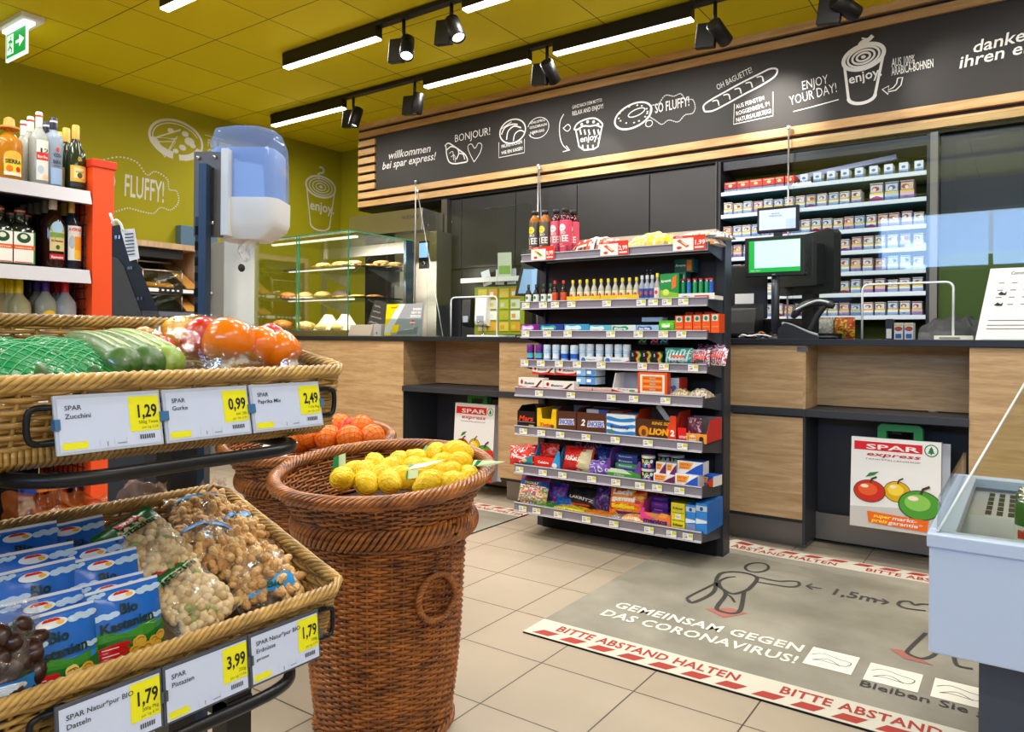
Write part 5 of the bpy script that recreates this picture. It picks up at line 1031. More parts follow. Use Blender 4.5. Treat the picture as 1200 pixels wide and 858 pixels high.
for i, u in enumerate((791, 801.5, 812, 822.5, 833)):
    carton('mint_box', ['first orange mint box beside the lime green packet', 'second orange mint box from the left', 'third orange mint box from the left', 'fourth orange mint box from the left', 'last orange mint box at the shelf end'][i], u, u+9.6, 370-i*.6, 3, .05+.02*(i > 2), 'ee5a16', 'd84a10', 'e8e4da', lambda b, mp, w, h, d: (b.rect(w*.15, h*.62, w*.85, h*.95, P('e8e2d4'), mp), b.flat(arc(w*.5, h*.78, w*.22, h*.12, 0, 360, 12), P('1e8a6a'), mp, .0006), b.rect(w*.1, h*.3, w*.9, h*.34, P('f6a06a'), mp)))
for i in range(3): carton('mint_box', ['left orange mint box of the rear row on the third rack shelf', 'middle orange mint box of the rear row on the third rack shelf', 'right orange mint box of the rear row on the third rack shelf'][i], 803+i*11, 812+i*11, .095, 3, .05, 'ea5414', 'c9440f', 'ee6a2a', None, dy=.12)
# ---- shelf 4: gum bottles, black boxes, striped bags
def gb(label, group, u, k, dy, h, c, cap, lab, sh_=1, proto={}):
    key = (c, cap, lab, h); x = PX(u, k, dy); r_ = .0205*sh_
    if key in proto: dup(proto[key], loc=(x, GY(k)+dy, GZ(k)), label=label); return
    r = root('gum_bottle', label, 'gum bottle', (x, GY(k)+dy, GZ(k)), group=group); b = MB(); b.lathe([(r_*.92, 0), (r_, .006), (r_*.82, h*.3), (r_*.82, h*.42), (r_, h*.62), (r_*.85, h*.68)], P(c, .25), 18); b.build('bottle_body', r)
    q = MB(); q.lathe([(r_*.88+.001, h*.22), (r_*.83+.001, h*.3), (r_*.83+.001, h*.42), (r_*.9+.0008, h*.5)], P(lab, .3), 18, caps=False); q.build('bottle_label', r)
    q = MB(); q.lathe([(r_*.9, h*.68), (r_*.95, h*.7), (r_*.95, h*.96), (r_*.85, h)], P(cap, .35), 18); q.build('lid', r); proto[key] = r
for u in (622, 632): gb('purple gum bottle with teal band at the left of the fourth rack shelf', 'purple gum bottles', u, 4, .03, .087, '5a1a80', '7a2a9a', '46b9c9')
for i, u in enumerate((641.5, 652)): gb('light blue gum bottle with white band next to the purple bottles', 'light blue gum bottles', u, 4, .03, .087, '9fc9ec', 'cfe3f5', 'e4eef6')
for i, u in enumerate((662, 673)): gb('gum bottle with deep blue band, in the middle of the fourth rack shelf', 'gum bottles with deep blue bands', u, 4, .03, .086, 'b4d4f0', 'd4e6f6', '2a5fc9')
for i, u in enumerate((683, 692, 703, 714, 725, 735)): gb('pale gum bottle behind the flat white cartons on the fourth rack shelf', 'pale gum bottles', u, 4, .055, .092, 'b4d0e8', 'dbe8f4', 'dfe9f0')
for u0, u1, c, l in ((680, 706, 'd9c43a', 'flat white gum carton with yellow end before the pale gum bottles'), (708, 737, 'd8402c', 'flat white gum carton with red end before the pale gum bottles')):
    carton('gum_carton', l, u0, u1, .031, 4, .025, 'dfe6ea', 'c9d2d9', 'e9eef2', lambda b, mp, w, h, d: (b.flat(arc(w*.15, h*.5, w*.1, h*.38, 0, 360, 14), P('2d6fb8'), mp), b.flat([(w*.6, 0), (w, 0), (w, h*.6)], P(c), mp), b.text('Professional', h*.3, P('5a6a8a'), mp, (w*.28, h*.5), width=w*.4)), dy=.014)
for i, (u0, u1, v) in enumerate(((739, 752, 411), (752.5, 764, 411), (764.5, 777, 412))):
    carton('gum_box', ['left black gum box with rainbow stripe', 'middle black gum box with rainbow stripe', 'right black gum box with rainbow stripe'][i], u0, u1, v, 4, .07, '17171a', '101012', '2b2b30', lambda b, mp, w, h, d: (b.stroke(catmull([(w*.55, h*.92), (w*.8, h*.7), (w*.6, h*.4), (w*.75, h*.1)], 4), w*.16, P('e8a21c'), mp), b.stroke(catmull([(w*.7, h*.95), (w*.92, h*.7), (w*.75, h*.4), (w*.9, h*.1)], 4), w*.1, P('3fae4a'), mp, off=.0008), b.stroke(catmull([(w*.45, h*.9), (w*.68, h*.7), (w*.48, h*.4)], 4), w*.07, P('d8302a'), mp, off=.001), b.text('5', h*.3, P('e8e8e8'), mp, (w*.12, h*.6))))
for i, (u0, u1, c) in enumerate(((748, 758, '2fa04a'), (762, 772, 'd84a8a'), (773, 783, '3a9fd8'))):
    carton('gum_box', ['black gum box with green swirl, left of the upper row', 'black gum box with pink swirl in the upper row', 'black gum box with blue swirl at the right of the upper row'][i], u0, u1, .03, 4, .07, '151518', '101012', '222226', lambda b, mp, w, h, d: b.stroke(catmull([(w*.1, h*.3), (w*.4, h*.7), (w*.7, h*.4), (w*.95, h*.8)], 5), w*.14, P(c), mp), z=.093, dy=.035)
stripe = lambda c1, c2: (lambda b, mp, w, h: [b.flat([(-w*.45+i*w*.12, h*.06), (-w*.40+i*w*.12, h*.06), (-w*.30+i*w*.12, h*.94), (-w*.35+i*w*.12, h*.94)], P(c2), mp, .0012) for i in range(7)])
bag('sweet_bag', 'teal and white sweet bag on the fourth rack shelf', 779, 812, 408, 4, ['2b9a94', '3fb0a8', 'cfe9e6'], t=.05, dy=.035, seed=4, deco=lambda b, mp, w, h: (stripe('', 'e4f2f0')(b, mp, w, h), b.rect(-w*.2, h*.42, w*.25, h*.55, P('e2604a'), mp, .002), b.rect(-w*.3, h*.25, w*.3, h*.36, P('e9f2f0'), mp, .002)))
bag('sweet_bag', 'red and white striped sweet bag beside the teal bag', 810, 832, 410, 4, ['e6dfe6', 'b8324a', 'd9cfd9'], t=.05, dy=.03, seed=5, rz=-.1, deco=lambda b, mp, w, h: (stripe('', 'c02a40')(b, mp, w, h), b.rect(-w*.3, h*.4, w*.3, h*.55, P('e86a5a'), mp, .002), b.rect(-w*.25, h*.22, w*.25, h*.32, P('3a5a4a'), mp, .002)))
bag('sweet_bag', 'red and white striped sweet bag spilling over the right end of the fourth rack shelf', 829, 852, 408, 4, ['e6dfe6', 'b8324a', 'efe9ef'], t=.05, dy=.04, seed=6, rz=-.3, tilt=-.3, z=.004, deco=lambda b, mp, w, h: (stripe('', 'c02a40')(b, mp, w, h), b.rect(-w*.3, h*.4, w*.3, h*.52, P('e86a5a'), mp, .002)))
bag('sweet_bag', 'navy and white striped bag lying behind the red striped bags', 815, 848, 402, 4, ['2a3560', 'd9d4dc', 'b8324a'], t=.05, dy=.10, seed=7, tilt=-.4, z=.01)
# ---- shelf 5: milk chocolate bars, snack boxes
def bueno(b, mp, w, h, d):
    b.flat([(0, 0), (w, 0), (w, h*.2), (w*.7, h*.3), (w*.4, h*.18), (0, h*.32)], P('d8301f'), mp, .0004); b.flat([(w*.66, h*.2), (w*.9, h*.85), (w*.97, h*.8), (w*.74, h*.15)], P('5a3018'), mp, .0006); b.text('Bueno', h*.32, P('2a1a1a'), mp, (w*.24, h*.45), width=w*.4, bold=.02, shear=.2, off=.0008); b.flat(arc(w*.14, h*.65, w*.05, h*.2, 0, 360, 10), P('b01f1f'), mp, .0006)
for (u0, u1, v, z, dy, l) in ((608, 637, 443, 0, .01, 'front left white and red chocolate bar on the fifth rack shelf'), (637.5, 673, 447, 0, .01, 'front right white and red chocolate bar on the fifth rack shelf'), (624, 650, .042, .075, .06, 'upper left white and red chocolate bar on the fifth rack shelf'), (652, 684, .042, .075, .06, 'upper right white and red chocolate bar on the fifth rack shelf')):
    carton('chocolate_bar', l, u0, u1, v, 5, .05 if z == 0 else .12, 'efeae4', 'd9d4ce', 'e9e2da', bueno, dy=dy, z=z, cat='chocolate bar')
for i in range(4): carton('chocolate_bar', ['lower left blue and white bar end behind the flat blue bars', 'lower right blue and white bar end behind the flat blue bars', 'upper left blue and white bar end on the fifth rack shelf', 'upper right blue and white bar end on the fifth rack shelf'][i], 676+(i % 2)*12, 686+(i % 2)*12, .034, 5, .1, ['7fb4e6', '4f8fd0'][i % 2], 'cfe0f2', 'b9d4ee', lambda b, mp, w, h, d: b.rect(0, h*.3, w*.5, h*.75, P('eef4fa'), mp), dy=.05, z=.036+.04*(i//2), cat='chocolate bar')
for i, (u0, u1) in enumerate(((673, 694), (695, 717))): carton('chocolate_bar', ['left flat blue chocolate bar lying at the rail of the fifth shelf', 'right flat blue chocolate bar lying at the rail of the fifth shelf'][i], u0, u1, .022, 5, .1, '3f6fc9', '2f57a8', 'e6e2e0', lambda b, mp, w, h, d: b.rect(0, h*.55, w, h, P('e8a38a'), mp), dy=.012, cat='chocolate bar')
display_tray('snack_box', 'open white and red snack box on the fifth rack shelf', 718, 749, 455, 438, 5, .12, 'e9e6e4', 'f0eeec', 'b9b9c4', lambda b, mp, w, h, d: (b.flat([(0, 0), (w, 0), (w, h*.45), (w*.5, h*.3), (0, h*.75)], P('dc2f1c'), mp), b.flat(arc(w*.75, h*.65, w*.12, h*.16, 0, 360, 10), P('5f9a2d'), mp, .0006), b.text('Pingui', h*.28, P('8a1f18'), mp, (w*.2, h*.7), width=w*.4, shear=.2, off=.0008)))
def duplo(b, mp, w, h, d):
    b.rect(w*.08, h*.1, w*.92, h*.92, P('f4e9dc'), mp); b.rect(w*.15, h*.2, w*.85, h*.85, P('f07a1c'), mp, .0006)
    for i in range(5): b.rect(w*.18, h*(.24+.12*i), w*.82, h*(.31+.12*i), P(['e2500f', 'f0a040'][i % 2]), mp, .0009); b.rect(w*.4, h*(.25+.12*i), w*.62, h*(.30+.12*i), P('b9aaa0'), mp, .0011)
carton('snack_box', 'bright orange snack box with striped window on the fifth rack shelf', 748, 782, 437, 5, .04, 'ee5a14', 'd84a10', 'e85a18', duplo)
carton('snack_box', 'pale blue snack box behind the orange striped one', 782, 796, .082, 5, .1, 'aec3df', 'd8402c', 'c9d6e8', lambda b, mp, w, h, d: (b.rect(w*.2, h*.4, w*.6, h*.55, P('d8402c'), mp), b.flat(arc(w*.6, h*.4, w*.2, h*.2, 0, 360, 10), P('3f6fb8'), mp)), dy=.07)
flatbag('nut_bag', 'low tan and grey nut bar bag at the right of the fifth rack shelf', 783, 806, 5, 457, ['b9a17a', 'd9cda8', '6f7a70', 'c9a060'], seed=7, dep=.1); flatbag('nut_bag', 'second low tan bag at the right end of the fifth rack shelf', 804, 828, 5, 457, ['b9a890', 'd6cdb8', '7a6a58', '9a9a92'], seed=8, dep=.12)
# ---- shelf 6: chocolate cartons
def word(t, c, y=.4, s=.3, w0=.08, ww=.8, bg=None, shear=0, bold=.03, extra=None, rot=0):
    def f(b, mp, w, h, d):
        if bg: b.flat([(w*(w0-.03), h*(y-.06)), (w*(w0+ww+.03), h*(y-.02)), (w*(w0+ww), h*(y+s+.02)), (w*(w0), h*(y+s-.02))], P(bg), mp, .0004)
        if extra: extra(b, mp, w, h)
        b.text(t, h*s*1.25, P(c), mp, (w*w0, h*y), width=w*ww, bold=bold, shear=shear, off=.0012, rot=rot)
    return f
display_tray('chocolate_carton', 'black chocolate bar carton at the left of the sixth rack shelf', 607, 628, 482, 476, 6, .16, '1a1515', '1d1817', '3c3a3c', word('Mars', 'e2401c', .42, .35, .08, .8, shear=.2, extra=lambda b, mp, w, h: (b.rect(0, h*.34, w, h*.36, P('b9b9b9'), mp), b.rect(w*.65, h*.1, w*.92, h*.2, P('c9b04a'), mp))))
display_tray('chocolate_carton', 'bright yellow chocolate bar carton with cut-out front', 630, 652.5, 491, 479, 6, .16, 'f2c413', 'efbf10', '6a6a72', word('Twix', 'e4572c', .3, .35, .12, .62, shear=.2, bold=.04, extra=lambda b, mp, w, h: b.flat(arc(w*.8, h*.35, w*.1, h*.16, 0, 360, 10), P('7a4a1c'), mp)), notch=.2)
display_tray('chocolate_carton', 'brown peanut chocolate carton right of the yellow one', 653.5, 676, 482, 478, 6, .16, '5a3320', '4a2818', '8a8a92', word('SNICKERS', '2a4fb8', .36, .26, .12, .76, 'e9e8ef', shear=.15))
display_tray('chocolate_carton', 'wide brown peanut chocolate carton with a large number two', 677, 711, 484, 480, 6, .16, '5a3320', '4a2818', '8a8a92', word('SNICKERS', '2a4fb8', .36, .27, .38, .54, 'e9e8ef', shear=.15, extra=lambda b, mp, w, h: b.text('2', h*.42, P('f4f2f0'), mp, (w*.14, h*.36), bold=.04, shear=.2, off=.0012)))
for i in range(3): carton('chocolate_bar', ['left wrapped bar lying on the brown cartons', 'middle wrapped bar lying on the brown cartons', 'right wrapped bar lying on the brown cartons'][i], 688+i*14, 702+i*14, .018, 6, .1, ['c9c4d2', '3a56b0', '6a3a2a'][i], 'd8302a', '8a4a4a', None, dy=.06, z=.094, cat='chocolate bar')
def bounty(b, mp, w, h, d):
    for i in range(3): b.flat(catmull([(w*.03, h*(.12+.3*i)), (w*.5, h*(.05+.3*i)), (w*.97, h*(.12+.3*i)), (w*.95, h*(.27+.3*i)), (w*.5, h*(.2+.3*i)), (w*.05, h*(.29+.3*i))], 4, True), P('2f86d0'), mp, .0004)
    b.text('Bounty', h*.2, P('1c3f7a'), mp, (w*.14, h*.36), width=w*.66, bold=.03, off=.0009); b.flat(arc(w*.18, h*.2, w*.07, h*.1, 0, 360, 10), P('5a8f3a'), mp, .0009)
carton('chocolate_carton', 'white carton with blue waves in the middle of the sixth rack shelf', 711.5, 745, 486, 6, .14, 'e9f0f4', 'cfd9e0', 'aac9e6', bounty)
def lion(b, mp, w, h, d):
    b.flat(arc(w*.2, h*.36, w*.13, h*.3, 0, 360, 14), P('d9861c'), mp, .0004); b.flat(arc(w*.2, h*.32, w*.06, h*.17, 0, 360, 12), P('7a4010'), mp, .0007); b.text('KING SIZE', h*.2, P('f2b21c'), mp, (w*.4, h*.75), width=w*.5, bold=.03, shear=.2); b.text('LION', h*.42, P('f2a81c'), mp, (w*.33, h*.25), width=w*.5, bold=.06, shear=.15, off=.0009)
    b.flat([(w*.82, 0), (w, 0), (w, h*1.25), (w*.86, h*1.25), (w*.84, h*.8), (w*.74, h*.5)], P('e8431c'), mp, .0006); b.text('2', h*.4, P('fbeee8'), mp, (w*.87, h*.25), bold=.06, off=.0009)
display_tray('chocolate_carton', 'brown and orange chocolate carton with a red flap on the sixth rack shelf', 746, 793, 492, 482, 6, .17, '4f2c17', 'd8401a', '5a4a40', lion)
b = MB(); b.box(-.012, 0, 0, .012, .002, .1, P('8a929c')); tag(b.build('carton_flap', loc=(PX(786, 6, .03), GY1+.04, GZ(6)+.075), rot=(0, -.7, 0)), 'grey torn cardboard flap sticking up from the brown and orange carton', 'cardboard flap')
display_tray('chocolate_carton', 'red and orange wafer carton at the right of the sixth rack shelf', 795, 829, 508, 492, 6, .19, 'eb9a3a', 'c81c22', '8a8a88', lambda b, mp, w, h, d: (b.rect(0, 0, w*.3, h*1.5, P('dd1d1d'), mp, .0004), b.text('KITKAT', h*.34, P('f6efe8'), mp, (w*.06, h*.4), width=w*.26, bold=.03, off=.0008), b.flat(arc(w*.52, h*.45, w*.13, h*.4, 0, 360, 12), P('f7d8a8'), mp, .0005), b.text('CHUNKY', h*.3, P('d84a1c'), mp, (w*.36, h*.4), width=w*.3, bold=.03, off=.0009), b.flat(arc(w*.82, h*.45, w*.08, h*.28, 0, 360, 10), P('3a2010'), mp, .0006)))
bag('chocolate_bar', 'dark purple wrapped bar standing in the red and orange carton', 805, 822, 490, 6, ['5a1a2e', '7a2340', 'c9a8b4'], t=.02, tilt=-.2, dy=.05, seed=9, z=.004, cat='chocolate bar')
# ---- shelf 7
bag('sweet_bag', 'red and white chocolate bag hanging over the left end of the seventh rack shelf', 599, 626, 523, 7, ['d8231c', 'e0382a', 'efe4dc'], t=.06, dy=.02, seed=11, rz=.08, deco=lambda b, mp, w, h: (b.flat([(w*.1, h*.05), (w*.46, h*.1), (w*.46, h*.6), (w*.2, h*.35)], P('1f8f9a'), mp, .0015), b.text('Maltesers', h*.25, P('f8f2ee'), mp, (-w*.38, h*.45), width=w*.6, bold=.03, off=.003, rot=-.15), b.flat(arc(w*.2, h*.3, w*.1, h*.1, 0, 360, 10), P('e9d9b4'), mp, .003)))
bag('sweet_bag', 'red chocolate bag lying behind the left bag of the seventh rack shelf', 612, 642, 521, 7, ['d8231c', 'c91f1a', 'e9584a'], t=.05, dy=.09, seed=12, tilt=-.4)
display_tray('chocolate_carton', 'red carton with a blue corner on the seventh rack shelf', 627, 657, 536, 524, 7, .15, 'd8241a', '2a8fd0', '5a3a26', lambda b, mp, w, h, d: (b.flat([(w*.62, 0), (w, 0), (w, h*1.6), (w*.92, h*1.6)], P('2a9ad8'), mp, .0004), b.text('Celebra', h*.3, P('f6efe8'), mp, (w*.15, h*.42), width=w*.42, bold=.03), b.flat(arc(w*.8, h*.35, w*.1, h*.22, 0, 360, 10), P('f2e9e0'), mp, .0008)))
bag('sweet_bag', 'dark red chocolate bag standing in the red carton', 633, 655, 520, 7, ['c01f1f', '8a1418', 'd84a3a'], t=.04, dy=.06, seed=13, z=.004)
bag('sweet_bag', 'front red and cream wafer bag in the middle of the seventh rack shelf', 660, 694, 524, 7, ['c8181c', 'd42a22'], t=.06, dy=.03, seed=14, tilt=-.3, deco=lambda b, mp, w, h: (b.flat([(w*.0, h*.04), (w*.46, h*.06), (w*.46, h*.95), (w*.16, h*.9)], P('d9cfa4'), mp, .0015), b.text('KitKat', h*.26, P('f8f0ec'), mp, (-w*.4, h*.42), width=w*.46, bold=.03, shear=.2, off=.003)))
bag('sweet_bag', 'rear red wafer bag lying above the front one', 668, 700, 518, 7, ['b8181c', 'd9ccd4', '6a4a9a'], t=.05, dy=.11, seed=15, tilt=-.5)
bag('sweet_bag', 'top red wafer bag lying at the back of the seventh rack shelf', 679, 706, 517, 7, ['a8161c', '8a7a8a', 'c9b8c0'], t=.04, dy=.16, seed=16, tilt=-.6, z=.012)
bag('sweet_bag', 'lilac and white chocolate bag left of the purple carton', 690, 714, 540, 7, ['6a3fa8', '8a5fc0', 'cfe0f0'], t=.05, dy=.02, seed=17, tilt=-.35, sc_=3)
bag('sweet_bag', 'dark blue chocolate bag above the lilac one', 697, 716, 524, 7, ['2a3a8a', '1f2f70', '5a6ac0'], t=.05, dy=.08, seed=18, tilt=-.3)
o, w, hf, hs, x0 = display_tray('chocolate_carton', 'purple and green open carton of wrapped bars on the seventh rack shelf', 713, 752, 552, 528, 7, .16, '3f9a35', '6a3a90', '3a2a20', lambda b, mp, w, h, d: (b.flat([(0, h*.65), (w*.75, h*.6), (w*.5, h*1.15), (0, h*1.2)], P('cfe0b8'), mp, .0004), b.flat([(w*.8, h*.9), (w, h*.7), (w, h*2.4), (w*.94, h*2.4)], P('6a3a90'), mp, .0004), b.flat([(0, h), (w*.09, h), (w*.09, h*2.4), (0, h*2.4)], P('6a3a90'), mp, .0004), b.text('Milka', h*.3, P('f2f6ee'), mp, (w*.2, h*.3), width=w*.3)))
for i in range(5): carton('chocolate_bar', ['lowest', 'second', 'third', 'fourth', 'topmost'][i]+' green and blue wrapped bar in the purple carton', 722, 748, .018, 7, .09, ['2f7a5a', '2a4a9a', '4a9a5a', '2a3f8a', '3f5ab0'][i], '2a3a6a', '6a8ac0', lambda b, mp, w, h, d: b.text('Riesen', h*.7, P('e4eef0'), mp, (w*.15, h*.2), width=w*.6, bold=.02), dy=.03+.018*i, z=.006+.0185*i, cat='chocolate bar')
def tub(label, u, k, dy, z, h=.058, c='1f2f70'):
    x = PX(u, k, dy); r_ = .030; r = root('gum_tub', label, 'tub', (x, GY(k)+dy, GZ(k)+z)); b = MB(); b.lathe([(r_*.85, 0), (r_, h*.82)], P(c, .25), 20); mp = lambda a, zz, hh=0: Vector(((r_*(.86+.14*zz/h/.82)+.001)*math.sin(a/r_), -(r_*(.86+.14*zz/h/.82)+.001)*math.cos(a/r_)-hh, zz))
    for i, cc in enumerate(('e8352c', 'f2c81c', '2fa0d8', '7ac03a', 'e85aa0', 'f2f2f2')): b.flat(arc(-.028+.011*i, h*(.25+.35*(i % 2)), .008, .009, 0, 360, 9), P(cc), mp, .0004)
    b.text('GO', h*.3, P('f8f4ee'), mp, (-.008, h*.35), bold=.04, off=.001); b.build('tub_body', r); q = MB(); q.lathe([(r_*1.04, h*.82), (r_*1.06, h*.98), (r_, h)], P('c9c0b8', .3), 20); q.build('lid', r)
tub('lower dark blue gum tub of the stack on the seventh rack shelf', 761, 7, .035, 0); tub('upper dark blue gum tub of the stack on the seventh rack shelf', 761, 7, .035, .0585); tub('dark blue gum tub behind the white boxes', 795, 7, .12, .06)
tub('dark tub at the back between the two gum tubs', 780, 7, .13, .058, c='1a2a5a'); tub('lower dark tub at the back of the seventh rack shelf', 780, 7, .13, 0, c='1a2a5a'); tub('lower dark blue gum tub behind the white boxes', 795, 7, .12, 0)
def dextro(c):
    def f(b, mp, w, h, d):
        b.flat([(w*.3, 0), (w, 0), (w, h*.95), (w*.7, h*.6)], P(c), mp, .0004); b.flat([(w*.06, h*.3), (w*.5, h*.35), (w*.62, h*.9), (w*.06, h*.9)], P('f2b24a'), mp, .0006); b.text('DEXTRO', h*.25, P('d8301c'), mp, (w*.09, h*.62), width=w*.42, bold=.04, off=.0009); b.text('ENERGY', h*.2, P('d8301c'), mp, (w*.09, h*.4), width=w*.38, bold=.03, off=.0009)
    return f
carton('dextrose_box', 'flat white and maroon box at the rail of the seventh rack shelf', 767, 792, .045, 7, .06, 'e9e4e6', 'c9c4cc', 'efecef', dextro('6a1f4a'), dy=.01)
carton('dextrose_box', 'small white and purple box left on the upper row', 770, 781.5, .05, 7, .05, 'e9e6e8', 'c9c4cc', 'b9c4dc', dextro('6a1f5a'), dy=.018, z=.0455); carton('dextrose_box', 'small white and purple box right on the upper row', 782, 794, .05, 7, .05, 'e9e6e8', 'c9c4cc', 'b9c4dc', dextro('6a1f5a'), dy=.018, z=.0455)
carton('dextrose_box', 'lower white and blue energy box at the right of the seventh rack shelf', 792.5, 819, .055, 7, .08, 'eef0f4', 'd9dbe2', 'd0d8ea', dextro('1f56c0'), dy=.01); carton('dextrose_box', 'upper white and blue energy box at the right of the seventh rack shelf', 795, 825, .055, 7, .07, 'eef0f4', 'd0d4de', '3a5fae', dextro('1f56c0'), dy=.03, z=.0555)
carton('dextrose_box', 'slanting blue energy box at the right end of the seventh rack shelf', 822, 838, .045, 7, .08, '1f4fb8', 'e8e4e0', '2a5fd0', dextro('e2501c'), dy=.09, rz=-.15)
# ---- shelf 8: sweet bags and cartons
bag('sweet_bag', 'large bag of colourful sweets standing at the left of the bottom rack shelf', 608, 641, 557, 8, ['e9e4d8', 'e2506a', 'f2d23a', '5fb04a', 'efeae0', '4f9ad8', 'f0a0b8'], t=.07, dy=.05, seed=21, sc_=11, tilt=-.3, band=[(.62, .80, '1f4f9a'), (.80, .88, 'b81f3a'), (.88, 1, '1f5aa8')], deco=lambda b, mp, w, h: b.text('TROLLI', h*.10, P('f2d21c'), mp, (-w*.28, h*.66), width=w*.5, bold=.05, off=.003))
bag('sweet_bag', 'blue and purple sweet bag behind the colourful bag on the bottom rack shelf', 640, 664, 566, 8, ['2a3fa0', '6a2a8a', '1f5ac8', 'd83a8a'], t=.06, dy=.11, seed=22, tilt=-.35, sc_=6)
bag('sweet_bag', 'bright blue sweet bag slumped beside the purple one', 650, 676, 582, 8, ['1f5fd0', '2a7ae0', '0f2f6a'], t=.05, dy=.08, seed=23, tilt=-.7, sc_=4)
flatbag('sweet_bag', 'flat green sweet bag lying at the rail of the bottom rack shelf', 625, 652, 8, 594, ['2f9a3f', '1f7a2f', '6fc04a'], seed=24, dy=.015, dep=.12); flatbag('sweet_bag', 'flat pink and white sweet bag behind the flat green one', 636, 668, 8, 588, ['e85a8a', 'f0c8d4', 'd8302a', 'f2d23a'], seed=25, dy=.08, dep=.1)
flatbag('sweet_bag', 'flat yellow sweet bag at the rail of the bottom rack shelf', 648, 684, 8, 598, ['e9c81c', 'f2dc4a', 'd8a81c', '3f9a3a'], seed=26, dy=.012, dep=.12, z=.006)
bag('sweet_bag', 'black liquorice bag on the bottom rack shelf', 665, 700, 571, 8, ['17161a', '26242a', '3a3438'], t=.06, dy=.09, seed=27, tilt=-.4, deco=lambda b, mp, w, h: (b.text('LAKRITZ', h*.16, P('cfcfd2'), mp, (-w*.4, h*.45), width=w*.8, bold=.03, off=.003, rot=-.1), b.rect(-w*.35, h*.15, w*.3, h*.22, P('d8402c'), mp, .003)))
bag('sweet_bag', 'olive and gold bag lying behind the black liquorice bag', 668, 706, 566, 8, ['5a4f1c', '8a7a2a', '2a2612'], t=.05, dy=.16, seed=28, tilt=-.4)
bag('sweet_bag', 'purple sweet bag left of the large orange bag', 697, 716, 568, 8, ['4a2a7a', '2a1a4a', '7a5ab0'], t=.05, dy=.09, seed=29, tilt=-.35)
flatbag('sweet_bag', 'flat orange sweet bag at the rail, left of the large orange bag', 680, 712, 8, 604, ['f28a14', 'f2a81c', 'e8701c'], seed=30, dy=.012, dep=.12); flatbag('sweet_bag', 'second flat orange and green bag lying behind the first', 685, 716, 8, 598, ['f08a1c', '3f9a4a', 'e8641c', 'f2c21c'], seed=31, dy=.09, dep=.1, z=.003)
def lg(b, mp, w, h):
    for t, z, c, s in (('Lach', .72, 'f8f2ea', .17), ('gummi', .52, 'f8f2ea', .17), ('Softies', .3, 'f2d81c', .15)): b.text(t, h*s*1.15, P(c), mp, (-w*.4, h*z), width=w*(.55 if t == 'Lach' else .68), bold=.07, off=.003, rot=.04)
    for x, z, c in ((.3, .85, 'd8301c'), (.38, .7, 'f2c81c'), (.32, .55, 'c8201c'), (-.38, .4, 'd8301c'), (-.42, .3, 'c8281c'), (.15, .88, 'f2d84a'), (.4, .88, 'e8481c')): b.flat(arc(w*x, h*z, w*.08, h*.06, 0, 360, 12), P(c), mp, .002)
    b.flat([(-w*.3, h*.2), (w*.48, h*.24), (w*.48, h*.16), (-w*.2, h*.12)], P('3a2a7a'), mp, .002)
bag('sweet_bag', 'large orange bag of fruit gums in the middle of the bottom rack shelf', 715, 757, 571, 8, ['ee7a1c', 'f29a1c', 'e85a14'], t=.06, dy=.06, seed=32, tilt=-.2, deco=lg, sc_=3)
flatbag('sweet_bag', 'flat bag of peach-coloured sweets below the large orange bag', 727, 756, 8, 604, ['e8a04a', 'f0c89a', 'd87a3a', 'e8d0b0'], seed=33, dy=.012, dep=.1); flatbag('sweet_bag', 'flat clear and grey sweet bag before the large orange bag', 712, 732, 8, 606, ['b9b4b4', '8a8a94', 'd9d4d0', '5a6a8a'], seed=34, dy=.012, dep=.08)
bag('sweet_bag', 'orange and green fruit bag behind the mints carton', 757, 780, 578, 8, ['c8641c', 'd8321c', '5f8a2a', 'f0b21c'], t=.05, dy=.15, seed=35, tilt=-.2, sc_=7)
o, w, hf, hs, x0 = display_tray('mints_carton', 'pink and orange open carton of mint rolls on the bottom rack shelf', 752, 787, 602, 590, 8, .17, 'f07a4a', 'e8559a', '6a6a78', lambda b, mp, w, h, d: (b.rect(0, h*.35, w*.14, h*1.35, P('e8309a'), mp, .0004), b.flat([(0, h*.3), (w*.5, h*.55), (w*.1, h*.9), (0, h)], P('e8408a'), mp, .0004), b.flat([(w*.6, h*.75), (w*.85, h*.7), (w*.95, h*1.05), (w*.7, h*1.1)], P('f2a03a'), mp, .0004), b.flat([(w*.35, h*.7), (w*.55, h*.72), (w*.5, h*.95)], P('6fc04a'), mp, .0005), b.rect(w*.08, h*.1, w*.92, h*.12, P('f8d8c8'), mp, .0004), b.text('mentos', h*.5, P('1f2a6a'), mp, (w*.1, h*.22), width=w*.8, bold=.05, off=.0009)))
for i in range(5): carton('mint_roll', ['lowest', 'second', 'third', 'fourth', 'topmost'][i]+' purple mint roll in the pink and orange carton', 764, 784, .02, 8, .03, ['5a2a9a', '6a3ab0', '4a2a8a', '7a4ac0', '5a3aa0'][i], '4a2a7a', '8a5ad0', lambda b, mp, w, h, d: b.rect(w*.2, h*.3, w*.7, h*.6, P('d85ab0'), mp), dy=.04+.024*i, z=.008+.0195*i, cat='mint roll')
